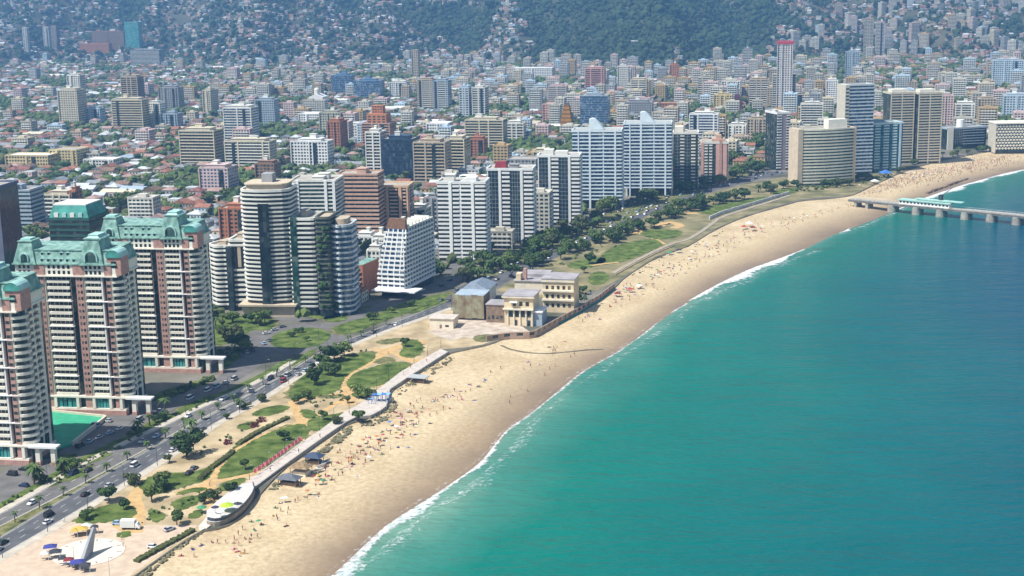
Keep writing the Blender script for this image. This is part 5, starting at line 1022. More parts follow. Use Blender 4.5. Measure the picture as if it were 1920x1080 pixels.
for iu in range(34, 205):
    for iv in range(-110, 130):
        u = iu*17.0; v = iv*15.0
        if iu % 6 == 0 or iv % 8 == 0:                 # streets
            if (iu % 6 == 0) ^ (iv % 8 == 0):
                p = cu*(u+CR.uniform(-5, 5))+cv*(v+CR.uniform(-5, 5))
                if CR.random() < 0.9: TREES_FAR.append((p.x, p.y, CR.uniform(3.2, 5.8)))
            continue
        p = cu*(u+CR.uniform(-2, 2))+cv*(v+CR.uniform(-2, 2))
        if p.y < 760 or p.y > 3750: continue
        a = bearing(p.x, p.y); px = 960+FPX*a
        if px < -60 or px > 1990: continue
        if not inland(p.x, p.y): continue
        if hz1(p.x, p.y) > 1.0: continue
        if taken(p.x, p.y, 6.0): continue
        # bands of trees and parks
        park_ = noise2(p.x, p.y)
        if park_ > 0.85 or CR.random() < 0.17:
            for _ in range(4): TREES_FAR.append((p.x+CR.uniform(-6, 6), p.y+CR.uniform(-6, 6), CR.uniform(3.6, 6.8)))
            continue
        right = min(1, max(0, (a+0.06)/0.14)); far = min(1, max(0, (p.y-900)/700))
        pm = 0.03+0.165*right*far+0.07*(0.05 > a > -0.2)*far
        if p.y > 2600: pm *= 0.8
        if a < 0.03 and CR.random() < 0.035: lots.append((p.x, p.y, CR.uniform(24, 40), CR.uniform(14, 20), 'hall', 1))
        elif CR.random() < pm: lots.append((p.x, p.y, CR.uniform(14, 24), CR.uniform(12, 18), 'block', int(3+CR.random()**1.7*(9 if right > 0.5 else 6))))
        else:
            lots.append((p.x, p.y, CR.uniform(8.5, 13), CR.uniform(8, 14), 'house', CR.choice((1, 1, 2, 2))))
        if CR.random() < 0.85: TREES_FAR.append((p.x+CR.uniform(-9, 9), p.y+CR.uniform(-8, 8), CR.uniform(3.0, 5.4)))
# hillside houses
def place_hill():
    n = 0
    while n < 8600:
        y = CR.uniform(2650, 4300); a = CR.uniform(-0.40, 0.40); x = a*y
        h = hz1(x, y)
        if h < 0.5 or not (-40 < PJ((x, y, h))[1] < 170): 
            n += 0.05; continue
        forest = forest_at(x, y)
        n += 1
        if forest > 0.5 or CR.random() < 0.14: 
            for _ in range(3): TREES_FAR.append((x+CR.uniform(-14, 14), y+CR.uniform(-14, 14), CR.uniform(4, 8)))
        else:
            if a > 0.19 and CR.random() < 0.09: lots.append((x, y, CR.uniform(14, 22), CR.uniform(12, 16), 'block', CR.randint(4, 13)))
            else: lots.append((x, y, CR.uniform(8, 14), CR.uniform(8, 12), 'house', CR.choice((1, 2, 2))))
place_hill()
lots.sort(key=lambda q: q[1])
WALLC = [('white', mat('white_wash', (0.58, 0.55, 0.46), 0.85, 0.12, 0.3)), ('cream', paleyel), ('beige', tan), ('pale grey', mat('pale_grey_wall', (0.38, 0.39, 0.38), 0.85, 0.1, 0.3)), ('off white', mat('grey_white_wall', (0.46, 0.43, 0.35), 0.85, 0.12, 0.3)), ('ochre', mat('ochre_wall', (0.5, 0.36, 0.18), 0.85, 0.1, 0.3)), ('pale pink', palepink), ('pale blue', paleblue)]
ROOFC = [('terracotta', mat('roof_terracotta', (0.30, 0.135, 0.085), 0.85, 0.25, 0.5, obj_var=0.15)), ('rust red', mat('roof_rust', (0.24, 0.10, 0.075), 0.8, 0.3, 0.4, obj_var=0.15)), ('grey sheet', mat('roof_sheet', (0.25, 0.26, 0.26), 0.6, 0.2, 0.4, obj_var=0.15)), ('brown', mat('roof_brown', (0.19, 0.12, 0.08), 0.85, 0.25, 0.5, obj_var=0.15)), ('white sheet', mat('roof_white', (0.52, 0.53, 0.52), 0.6, 0.12, 0.4)), ('faded pink', mat('roof_pink', (0.38, 0.25, 0.21), 0.85, 0.25, 0.5, obj_var=0.15))]
RW = (4, 2, 6, 4, 4, 4)
def house_mesh(w, d, fl, hip):
    h = 2.9*fl+0.4; b1 = MB(); b1.box(-w/2, w/2, -d/2, d/2, -0.4, h); rh = min(w, d)*0.24; b2 = MB(); e = 0.45
    if hip == 2: b2.box(-w/2-0.1, w/2+0.1, -d/2-0.1, d/2+0.1, h, h+0.5)
    else:
        ins = min(w, d)/2 if hip else 0.0
        b2.prism([(-w/2-e, -d/2-e), (w/2+e, -d/2-e), (w/2+e, d/2+e), (-w/2-e, d/2+e)], h, h+rh, taper=[(-w/2-e+ins, -0.05), (w/2+e-ins, -0.05), (w/2+e-ins, 0.05), (-w/2-e+ins, 0.05)] if w >= d else [(-0.05, -d/2-e+ins), (0.05, -d/2-e+ins), (0.05, d/2+e-ins), (-0.05, d/2+e-ins)], bottom=True)
        if hip == 0 and False: pass
    b3 = MB()
    for s, a, half in (('f', w, d/2), ('r', d, w/2), ('l', d, w/2)): window_grid(b3, -a/2+0.6, a/2-0.6, 0.0, 2.9, fl, max(2, int(a/3)), s, half, 0.42, 0.42)
    return b1, b2, b3
HT = []
for i in range(14):
    w, d = 8.5+i*0.32, 9+((i*5) % 7)*0.7; fl = 1+i % 2; hip = (0, 1, 1, 2, 0, 1, 0)[i % 7]; HT.append((w, d, fl, hip, house_mesh(w, d, fl, hip)))
HMESH = {}
SHORT = []
for (px, py), lab in LM:
    t = lab
    for cut in (' with ', ' below ', ' behind ', ' beside ', ' near ', ' in ', ' at ', ' next ', ' between ', ' left ', ' right ', ' on ', ' under ', ' among ', ' by ', ' before ', ' joined ', ' high ', ' above ', ' of two', ' from ', ' farther', ' nearer', ' climbing', ' squeezed', ' against', ' around', ' standing', ' half', ' seen'):
        t = t.split(cut)[0]
    SHORT.append((px, py, ' '.join(t.split()[-4:])))
SHORT += [(130, 420, 'copper roofed towers'), (560, 420, 'white banded complex'), (870, 400, 'first striped tower'), (1030, 360, 'glass strip towers'), (1170, 300, 'sail roofed towers'), (1545, 290, 'bowed cream tower'), (1715, 240, 'twin beige towers')]
def street(p, q, w):
    run = []; best = []
    for i in range(161):
        c = p.lerp(q, i/160)
        if c.y > 700 and c.y < 3000 and inland(c.x, c.y) and -80 < 960+FPX*c.x/max(c.y, 1) < 2000:
            run.append(c)
            if len(run) > len(best): best = list(run)
        else: run = []
    if len(best) > 3: sheet('street', strip_poly([best[0], best[-1]], w), 0.012+0.0002*(len(bpy.data.objects) % 20), M_asph_old)
for iu in range(36, 205, 6): street(cu*(iu*17.0)+cv*(-320 if iu > 84 else 160), cu*(iu*17.0)+cv*1500, 8.0)
for iv in range(-16, 130, 8): street(cv*(iv*15.0)+cu*(850 if iv > 8 else 1480), cv*(iv*15.0)+cu*3300, 8.0)
def short(t): return ' '.join(t.split()[:16])
LABN = {}
def district(x, y):
    px, py = PJ((x, y, 0)); b_ = min(SHORT, key=lambda q: (q[0]-px)**2+((q[1]-py)*1.6)**2); dx, dy = px-b_[0], (py-b_[1])*2.2
    w = ('right of' if dx > 0 else 'left of') if abs(dx) > abs(dy) else ('behind' if dy < 0 else 'in front of'); return f'{w} the {b_[2]}'
n_house = n_block = n_hall = 0
far_v = {}; 
class Bulk:
    def __init__(s): s.d = {}
    def add(s, mb, mname, x, y, z, rz, sc=(1, 1, 1)):
        q = s.d.setdefault(mname, [[], [], 0]); v = np.array(mb.v)*np.array(sc); c, si = math.cos(rz), math.sin(rz)
        q[0].append(np.stack([v[:, 0]*c-v[:, 1]*si+x, v[:, 0]*si+v[:, 1]*c+y, v[:, 2]+z], 1)); q[1] += [tuple(i+q[2] for i in f) for f in mb.f]; q[2] += len(v)
    def build(s, name, label, cat, parent=None):
        V = []; F = []; MI = []; off = 0; mats_ = []
        for mn, (vs, fs, n) in s.d.items():
            V.append(np.concatenate(vs)); F += [tuple(i+off for i in f) for f in fs]; MI += [len(mats_)]*len(fs); mats_.append(MATS[mn]); off += n
        me = bpy.data.meshes.new(name); me.from_pydata(np.concatenate(V).tolist(), [], F)
        for m_ in mats_: me.materials.append(m_)
        me.polygons.foreach_set('material_index', MI); me.update(); o = obj(name, me, parent); o['kind'] = 'stuff'; o['label'] = label; o['category'] = cat; return o
fh = Bulk(); hillh = Bulk()
BT = {}
def block_mesh(w, d, fl):
    h = fl*2.85+0.8; b1 = MB(); b1.box(-w/2, w/2, -d/2, d/2, -3, h); b2 = MB(); b2.box(-w/2-0.15, w/2+0.15, -d/2-0.15, -d/2+0.3, h-0.3, h+0.8); b2.box(-w/2-0.15, w/2+0.15, d/2-0.3, d/2+0.15, h-0.3, h+0.8); b2.box(-w/2-0.15, -w/2+0.3, -d/2+0.3, d/2-0.3, h-0.3, h+0.8); b2.box(w/2-0.3, w/2+0.15, -d/2+0.3, d/2-0.3, h-0.3, h+0.8); b2.box(-w*0.2, w*0.15, -d*0.2, d*0.25, h, h+2.6)
    b3 = MB()
    for s, a, half in (('f', w, d/2), ('r', d, w/2), ('l', d, w/2)): window_grid(b3, -a/2+0.5, a/2-0.5, 0.4, 2.85, fl, max(2, int(a/3.2)), s, half, 0.66, 0.5)
    b4 = MB()
    for k in range(1, fl): b4.box(-w/2+w*0.1, w/2-w*0.1, -d/2-0.9, -d/2, k*2.85+0.1, k*2.85+1.1, bottom=True)
    return b1, b2, b3, b4
WINM = glass_d
for x, y, w, d, kind, fl in lots:
    hz = hz1(x, y); hz = hz-0.6 if hz > 0.5 else 0.0
    rz = CITY_ROT+(CR.choice((0, 0, 0, math.pi/2))+CR.uniform(-0.06, 0.06) if hz == 0 else CR.uniform(-0.6, 0.6))
    if hidden(x, y, hz+2.9*fl+3): continue
    if kind == 'hall':
        n_hall += 1; mh = CR.choice((white, offwhite, bluegrey, MATS['roof_sheet'], paleyel)); root = empty('low_hall', (x, y, 0), rz); tag(root, short(f'long low hall with {dict(white_paint="white", off_white_paint="off white", blue_grey_paint="blue grey", roof_sheet="grey sheet", pale_yellow="cream")[mh.name]} roof {district(x, y)}'), 'hall', 'low halls of the town')
        mb = MB(); mb.box(-w/2, w/2, -d/2, d/2, 0, 4.5); obj('wall', mb.mesh('wall', CR.choice(WALLC)[1]), root); mb = MB(); mb.prism([(-w/2-.4, -d/2-.4), (w/2+.4, -d/2-.4), (w/2+.4, d/2+.4), (-w/2-.4, d/2+.4)], 4.5, 6.5, taper=[(-w/2-.4, -0.1), (w/2+.4, -0.1), (w/2+.4, 0.1), (-w/2-.4, 0.1)]); obj('roof', mb.mesh('roof', mh), root)
        mb = MB(); window_grid(mb, -w/2+0.5, w/2-0.5, 0.6, 3.2, 1, int(w/4), 'f', d/2, 0.6, 0.4); obj('window_rows', mb.mesh('window_rows', WINM), root)['kind'] = 'stuff'
    elif kind == 'house':
        k = CR.randrange(14); W, D, F_, hip, ms = HT[k]; wc = WALLC[CR.randrange(8)]; rc_ = CR.choices(ROOFC, RW)[0] if not (hip == 2) else ROOFC[CR.choice((2, 4))]
        if n_house < 300 and y < 2200:
            n_house += 1
            key = (k, wc[0], rc_[0])
            if key not in HMESH: HMESH[key] = (ms[0].mesh('wall', wc[1]), ms[1].mesh('roof', rc_[1]), ms[2].mesh('window_rows', WINM))
            a, b_, c_ = HMESH[key]; root = empty('house', (x, y, 0), rz); rt = ('gable', 'hipped', 'flat')[hip]
            tag(root, short(f'{"tall" if F_ == 2 else "low"} {wc[0]} house, {rc_[0]} {rt} roof, {district(x, y)}'), 'house', 'low houses of the town')
            obj('wall', a, root); obj('roof', b_, root); obj('window_rows', c_, root)['kind'] = 'stuff'
        else:
            q = fh if hz == 0 else hillh; q.add(ms[0], wc[1].name, x, y, hz-0.5, rz); q.add(ms[1], rc_[1].name, x, y, hz-0.5, rz)
            if y < 2600 or True: q.add(ms[2], WINM.name, x, y, hz-0.5, rz)
    else:
        ci = CR.randrange(8); wc = WALLC[ci]; W = 14+int((w-14)/3.4)*3.4; D = 12+int((d-12)/3)*3; key = (round(W, 1), D, fl)
        if key not in BT: BT[key] = block_mesh(W, D, fl)
        ms = BT[key]
        if n_block < 290:
            n_block += 1; k2 = ('b', key, wc[0])
            if k2 not in HMESH: HMESH[k2] = tuple(m_.mesh(nm, mm) for m_, nm, mm in zip(ms, ('wall', 'parapet', 'window_rows', 'balcony_rows'), (wc[1], wc[1], WINM, offwhite)))
            root = empty('town_block', (x, y, hz), rz); tag(root, short(f'{wc[0]} {fl} storey block {"on the hillside " if hz > 0 else ""}{district(x, y)}'), 'apartment block', 'smaller apartment blocks of the town')
            obj('wall', HMESH[k2][0], root); obj('parapet', HMESH[k2][1], root)
            for q, nm in ((2, 'window_rows'), (3, 'balcony_rows')): obj(nm, HMESH[k2][q], root)['kind'] = 'stuff'
        else:
            q = fh if hz == 0 else hillh
            for m_, mm in zip(ms, (wc[1], wc[1], WINM, offwhite)): q.add(m_, mm.name, x, y, hz-0.5, rz)
fh.build('town_houses', 'mass of small houses filling the far town', 'houses'); hillh.build('hillside_houses', 'crowd of little houses covering the hills', 'houses')
print('houses', n_house, 'blocks', n_block, 'lots', len(lots), 'trees', len(TREES_FAR))
# the white flat building in the hill forest
p = None
for yy in range(3000, 4200, 5):
    xx = (1208-960)/FPX*yy; hh = hz1(xx, yy)
    if hh > 1 and PJ((xx, yy, hh))[1] <= 82: p = (xx, yy, hh); break
if p:
    root = empty('white_hall', p, 0.05); tag(root, 'white flat building standing alone in the hill forest', 'hall'); mb = MB(); mb.box(-36, 36, -9, 9, -6, 5); obj('wall', mb.mesh('wall', offwhite), root); mb = MB(); mb.box(-38, 38, -11, 11, 5, 6); obj('roof', mb.mesh('roof', white), root)
# ================================================================== TREES
def leaf_mat(name, a, b_):
    m = mat(name, a, 0.85, 0.0, 0.5, col2=b_, obj_var=0.22, spec=0.15, detail=4); return m
LEAF = [leaf_mat('leaf_dark', (0.034, 0.066, 0.022), (0.066, 0.11, 0.036)), leaf_mat('leaf_mid', (0.055, 0.095, 0.028), (0.10, 0.15, 0.045)), leaf_mat('leaf_olive', (0.075, 0.095, 0.035), (0.12, 0.14, 0.055)), leaf_mat('leaf_light', (0.085, 0.13, 0.03), (0.15, 0.19, 0.055))]
bark = mat('bark', (0.12, 0.085, 0.06), 0.9, 0.2, 2.0)
def crown_mesh(seed, R, Hh, n, size, m):
    r = np.random.RandomState(seed); mb = MB(); lobes = [(r.normal(0, 0.42, 3)*np.array([R, R, Hh*0.6]), r.uniform(0.42, 0.66)) for _ in range(8)]
    for i in range(n):
        c, s = lobes[r.randint(8)]; dv = r.normal(size=3); dv /= np.linalg.norm(dv); rad = r.uniform(0.55, 1.0)**0.5
        p = c+dv*rad*s*np.array([R, R, Hh]); nn = dv+r.normal(0, 0.55, 3); nn /= np.linalg.norm(nn)
        t = np.cross(nn, r.normal(size=3)); t /= np.linalg.norm(t)+1e-9; q = np.cross(nn, t); z = size*r.uniform(0.6, 1.3)
        mb.face([p+t*z, p+q*z*0.7, p-t*z, p-q*z*0.7])
    return mb.mesh('crown', m)
def trunk_mesh(h, r0, crown_r):
    mb = MB(); mb.tube((0, 0, -0.3), (0.1, 0.05, h*0.75), r0, r0*0.6, 6)
    for k in range(4):
        a = k*1.57+0.4; mb.tube((0.08, 0.04, h*0.62), (crown_r*0.55*math.cos(a), crown_r*0.55*math.sin(a), h*1.15), r0*0.5, r0*0.15, 5)
    return mb.mesh('trunk', bark)
TT = []
for i in range(9):
    R0 = (2.6, 3.2, 3.8)[i % 3]; h0 = (2.6, 3.2, 3.8)[i//3]; TT.append((trunk_mesh(h0*0.8, 0.2+0.03*i, R0), crown_mesh(100+i, R0, R0*(0.66, 0.85, 0.74)[i % 3], 760, 0.56, LEAF[(0, 1, 2, 1, 3, 0, 2, 3, 1)[i]]), h0*0.72+R0*0.5))
def tree(x, y, s, lab, k=None, group='trees', name='leafy_tree', z=0.0, cat='tree'):
    k = random.randrange(9) if k is None else k; t = empty(name, (x, y, z), random.uniform(0, 6.28)); t.scale = (s, s, s*random.uniform(0.85, 1.15))
    obj('trunk', TT[k][0], t); obj('crown', TT[k][1], t, (0, 0, TT[k][2])); return tag(t, lab, cat, group)
# palm
def palm_meshes(seed, h):
    r = random.Random(seed); mb = MB(); px = [0.0, 0.06, 0.1, 0.12]
    for i in range(3): mb.tube((px[i], 0, h*i/3-0.2*(i == 0)), (px[i+1], 0, h*(i+1)/3), 0.24-0.03*i, 0.21-0.03*i, 6)
    tr = mb.mesh('trunk', bark); mb = MB()
    for k in range(22):
        a = k*2.4+r.uniform(-0.2, 0.2); el = r.uniform(-0.35, 1.0); L_ = r.uniform(1.6, 2.3); d = Vector((math.cos(a), math.sin(a), 0)); sd = Vector((-d.y, d.x, 0)); p = Vector((0.12, 0, h)); prev = None
        for j in range(5):
            u = j/4; c = p+d*(L_*u*math.cos(el*(1-u*0.3)))+Vector((0, 0, L_*(u*math.sin(el)-0.75*u*u))); w = 0.34*math.sin(math.pi*(0.12+0.83*u)); cur = (c+sd*w-Vector((0, 0, 0.12)), c, c-sd*w-Vector((0, 0, 0.12)))
            if prev: mb.face([prev[0], cur[0], cur[1], prev[1]]); mb.face([prev[1], cur[1], cur[2], prev[2]])
            prev = cur
    return tr, mb.mesh('fronds', LEAF[1])
PT = [palm_meshes(i, 3.2+0.7*i) for i in range(3)]
def palm(x, y, s, lab, group, z=0.0):
    k = random.randrange(3); t = empty('palm_tree', (x, y, z), random.uniform(0, 6.28)); t.scale = (s, s, s); obj('trunk', PT[k][0], t); obj('fronds', PT[k][1], t); return tag(t, lab, 'palm', group)
# palms on the road median
m0 = resample(GP(ROAD_MED0), 200); m1 = resample(GP(ROAD_MED1+[(600, 658)]), 200); med = resample([a.lerp(b_, 0.5) for a, b_ in zip(m0, m1)], 400); acc = 0; npalm = 0
for i in range(1, 400):
    acc += (med[i]-med[i-1]).length
    if acc > 13 and -20 < PJ((med[i].x, med[i].y, 0))[0]:
        acc = 0; npalm += 1; palm(med[i].x, med[i].y, random.uniform(0.8, 1.1), 'short palm planted on the grassy road median', 'median palms', 0.14)
# trees of the near park, one by one
NEAR = [(205,940,1.25,0,'dense dark round tree at the head of the first lawn'),(303,914,1.1,4,'branchy tree on the lawn behind the first path'),(350,858,1.5,5,'wide flat crowned tree beside the road'),(250,908,0.8,2,'small tree at the corner of the ochre path'),(162,972,0.7,1,'small bush at the tip of the first lawn'),(332,985,0.9,3,'bushy dark tree behind the parked van'),(285,940,0.85,7,'tree on the soil near the picnic spot'),(400,935,0.7,2,'little tree by the bastion path'),(383,945,0.6,5,'smallest tree behind the bastion'),
 (432,925,0.9,0,'dark shrub on the small lawn by the promenade'),(627,678,1.9,0,'largest dark tree beside the road bend'),(604,690,1.3,3,'dark tree left of the largest one'),(645,668,1.2,4,'tree right of the largest one'),(672,748,1.0,7,'open tree on the strip lawn by the promenade'),(690,744,0.7,7,'second open tree on the strip lawn'),(652,757,0.6,6,'little tree at the path fork'),(606,788,0.7,3,'dark tree by the promenade edge'),(560,755,0.8,1,'tree between lawn and car lay by'),(577,748,0.7,4,'tree behind the car lay by'),(533,826,0.9,0,'dark tree on the big lawn'),(460,880,0.7,3,'round bush low on the big lawn'),(673,790,1.0,3,'dark shrub at the promenade bulge'),(760,650,0.9,3,'round dark shrub bed by the plaza of paths'),(632,795,0.6,2,'small tree between two lawns'),(590,722,1.0,5,'tree near the road in the upper lawn'),(617,705,1.1,1,'tree in the middle of the upper lawn'),(300,920,0.7,5,'bush beneath the branchy tree'),(232,955,0.7,0,'bush on top of the first lawn'),(318,868,0.6,6,'shrub next to the parked car by the road'),
 (473,606,1.4,0,'first tall dark tree below the banded tower'),(497,605,1.3,3,'second tall dark tree below the banded tower'),(487,610,1.1,4,'dark tree between the two tall ones'),(435,640,1.5,2,'broad tree in the garden beside the copper tower'),(450,655,1.3,5,'broad tree next to the garden tree'),(625,590,1.7,0,'dark cypress like tree under the planted tower'),(612,588,1.5,3,'dark tree under the banded wing'),(560,625,0.6,1,'bush near the middle of the roundabout'),(575,640,0.5,3,'dark shrub on the roundabout edge'),(545,632,0.5,1,'small shrub on the roundabout'),(655,588,1.1,6,'yellowish tree at the corner of the side street'),(700,600,0.7,1,'small tree on the verge by the street'),(735,587,0.6,4,'shrub on the verge by the street'),(770,575,0.6,1,'shrub farther along the verge'),(905,595,1.2,3,'dark tree beside the scaffolded house'),(1080,560,1.0,0,'dark tree behind the mansion wall'),(1093,552,0.9,3,'tree at the end of the mansion garden'),(1060,570,0.8,6,'small green tree in the mansion garden'),(1105,495,1.3,0,'tall dark tree on the far lawn'),(940,600,0.8,5,'bush by the mansion forecourt'),(1095,512,0.8,3,'dark bush beside the mansion roof')]
for x, y, s, k, lab in NEAR:
    g = G(x, y); tree(g.x, g.y, s, lab, k, 'park trees')
# red leaved shrubs
RL = leaf_mat('leaf_red', (0.13, 0.02, 0.03), (0.22, 0.05, 0.05)); rcm = crown_mesh(300, 1.6, 0.8, 160, 0.4, RL)
for x, y, lab in ((428, 832, 'dark red leaved shrub beside the hedge'), (478, 800, 'small red shrub near the curved path'), (492, 790, 'dark shrub next to the small red one')):
    g = G(x, y); t = empty('red_shrub', (g.x, g.y, 0)); obj('foliage', rcm, t, (0, 0, 0.9)); obj('stem', TT[0][0], t, None, 0, (0.4, 0.4, 0.3)); tag(t, lab, 'shrub')
# hedges along paths
for pl, lab in (([(446,835),(493,806),(540,785)], 'long low hedge along the curved path'), ([(395,880),(420,862),(437,848)], 'short hedge at the edge of the lower lawn'), ([(375,900),(392,884)], 'dark hedge near the bend of the path'), ([(255,1055),(300,1030),(345,1005),(362,996)], 'scrubby brown hedge between plaza and beach')):
    c = resample(smooth_poly(GP(pl), 2, False), 40); mb = MB(); pp = strip_poly(c, 2.2); n = len(pp)//2; rr = random.Random(n)
    for i in range(n-1):
        hgt = 0.9+rr.uniform(-0.25, 0.35); q = [pp[i], pp[i+1], pp[2*n-2-i], pp[2*n-1-i]]; mb.prism([(v.x+rr.uniform(-0.2, 0.2), v.y+rr.uniform(-0.2, 0.2)) for v in q], 0.0, hgt)
    tag(obj('hedge', mb.mesh('hedge', M_hedge)), lab, 'hedge')
# avenue trees (dark belt between the seafront towers and the beach park)
AT = random.Random(21); nav = 0
def belt(x0, y0, x1, y1, n, sp, s0, s1, lab, group, ks=(0, 3, 6, 1, 4)):
    global nav
    for i in range(n):
        u = AT.random(); px = x0+(x1-x0)*u+AT.uniform(-sp, sp); py = y0+(y1-y0)*u+AT.uniform(-sp, sp)*0.45; g = G(px, py)
        if taken(g.x, g.y, 1.5): continue
        nav += 1
        if AT.random() < 0.25: palm(g.x, g.y, AT.uniform(1.2, 1.9), 'palm among the '+lab, group+' palms')
        else: tree(g.x, g.y, AT.uniform(s0, s1), 'tree of the '+lab, AT.choice(ks), group)
belt(880, 528, 1010, 470, 40, 15, 0.9, 1.7, 'dark belt below the striped tower', 'avenue trees below the striped tower')
belt(1000, 470, 1130, 415, 40, 14, 0.9, 1.7, 'dark belt below the glass strip towers', 'avenue trees below the glass strip towers')
belt(1110, 405, 1260, 362, 38, 12, 1.0, 1.8, 'dark belt below the sail roofed towers', 'avenue trees below the sail roofed towers')
belt(1250, 365, 1440, 315, 44, 14, 1.1, 1.9, 'dark belt beside the brick tower', 'avenue trees beside the brick tower')
belt(940, 522, 1130, 455, 22, 12, 0.9, 1.6, 'beach park behind the mansion', 'beach park trees')
belt(1140, 450, 1290, 392, 30, 15, 0.9, 1.7, 'beach park with ochre paths', 'beach park path trees')
belt(1290, 395, 1480, 350, 30, 10, 1.0, 1.8, 'beach park near the pier', 'beach park trees by the pier')
belt(1490, 350, 1600, 348, 14, 6, 0.8, 1.4, 'garden under the bowed cream tower', 'garden trees by the pier')
belt(1600, 340, 1690, 322, 10, 5, 0.8, 1.3, 'garden under the blue green tower', 'garden trees by the blue green tower')
belt(1370, 310, 1440, 258, 22, 9, 1.3, 2.2, 'street running inland beside the slim grey tower', 'inland street trees')
belt(820, 520, 880, 500, 8, 10, 0.9, 1.4, 'street corner before the striped tower', 'corner trees')
belt(30, 470, 120, 420, 12, 16, 1.2, 2.0, 'grove behind the copper roofed towers', 'grove behind copper towers')
belt(160, 410, 280, 385, 14, 12, 1.5, 2.4, 'round crowned grove above the copper roofs', 'grove above copper roofs')
belt(370, 395, 700, 285, 26, 8, 1.4, 2.4, 'tree lined street leading away from the banded complex', 'inland avenue trees')
belt(60, 912, 155, 872, 10, 5, 0.4, 0.7, 'shrub row by the near car park', 'car park shrubs')
belt(240, 822, 330, 772, 9, 4, 0.4, 0.75, 'shrub row below the sports court', 'court shrubs')
belt(395, 700, 460, 655, 9, 7, 0.8, 1.5, 'shaded garden of the second copper tower', 'tower garden trees')
belt(405, 620, 440, 600, 6, 6, 0.6, 1.1, 'lawn under the curved banded wing', 'banded wing garden trees')
belt(1690, 312, 1850, 283, 14, 4, 0.8, 1.4, 'far seafront behind the crowded sand', 'far seafront trees')
belt(470, 765, 500, 750, 4, 5, 0.4, 0.6, 'shrubs beside the small oval lawn', 'oval lawn shrubs')
belt(330, 835, 470, 762, 10, 5, 0.35, 0.6, 'shrub row on the seaward pavement', 'pavement shrubs')
print('individual trees', nav+len(NEAR)+npalm)
# far trees and hill forest: real crowns, joined
def ico():
    bm = bmesh.new(); bmesh.ops.create_icosphere(bm, subdivisions=1, radius=1.0); v = np.array([q.co[:] for q in bm.verts]); f = [[q.index for q in p.verts] for p in bm.faces]; bm.free(); return v, np.array(f)
IV, IF = ico(); NR = np.random.RandomState(9)
def tri_mesh(name, V, F, M, mats_):
    me = bpy.data.meshes.new(name); nf = len(F); me.vertices.add(len(V)); me.vertices.foreach_set('co', np.ascontiguousarray(V, dtype=np.float32).ravel())
    me.loops.add(nf*3); me.loops.foreach_set('vertex_index', np.ascontiguousarray(F, dtype=np.int32).ravel()); me.polygons.add(nf); me.polygons.foreach_set('loop_start', np.arange(0, nf*3, 3, dtype=np.int32))
    for q in mats_: me.materials.append(q)
    me.polygons.foreach_set('material_index', np.ascontiguousarray(M, dtype=np.int32)); me.update(calc_edges=True); me.shade_flat(); return me
FLEAF = [leaf_mat('forest_dark', (0.022, 0.042, 0.018), (0.044, 0.072, 0.028)), leaf_mat('forest_mid', (0.036, 0.06, 0.024), (0.066, 0.095, 0.036))]
def tree_mass(name, pts, label, kinds=4, mats_=None):
    C = []; S = []; M = []
    for x, y, s in pts:
        z = hz1(x, y); nl = 3 if y < 1500 else (2 if y < 2300 else 1); mi = NR.randint(kinds)
        for _ in range(nl): C.append((x, y, z, s)); S.append(s*(1.0 if nl > 1 else 1.25)); M.append(mi)
    C = np.array(C); S = np.array(S)[:, None]; n = len(C); nv = len(IV)
    cen = C[:, :3]+np.array([0, 0, 0.75])*C[:, 3:4]+NR.normal(0, 0.38, (n, 3))*C[:, 3:4]*np.array([1, 1, 0.45])
    r = S*NR.uniform(0.5, 0.8, (n, 1)); V = IV[None]*(r[:, :, None]*(1+NR.normal(0, 0.2, (n, nv, 1))))*np.array([1, 1, 0.85])+cen[:, None, :]
    F = IF[None]+(np.arange(n)*nv)[:, None, None]; me = tri_mesh(name, V.reshape(-1, 3), F.reshape(-1, 3), np.repeat(M, len(IF)), mats_ or LEAF)
    o = obj(name, me); o['kind'] = 'stuff'; o['label'] = label; o['category'] = 'trees'
forest = []; n = 0
while len(forest) < 14000 and n < 100000:
    n += 1; y = NR.uniform(2650, 4300); a = NR.uniform(-0.40, 0.40); x = a*y; h = hz1(x, y)
    if h < 0.5: continue
    f = forest_at(x, y)
    if NR.random() < (1.0 if f > 0.5 else 0.34): forest.append((x, y, NR.uniform(3, 6)+(6 if NR.random() < 0.15 else 0)))
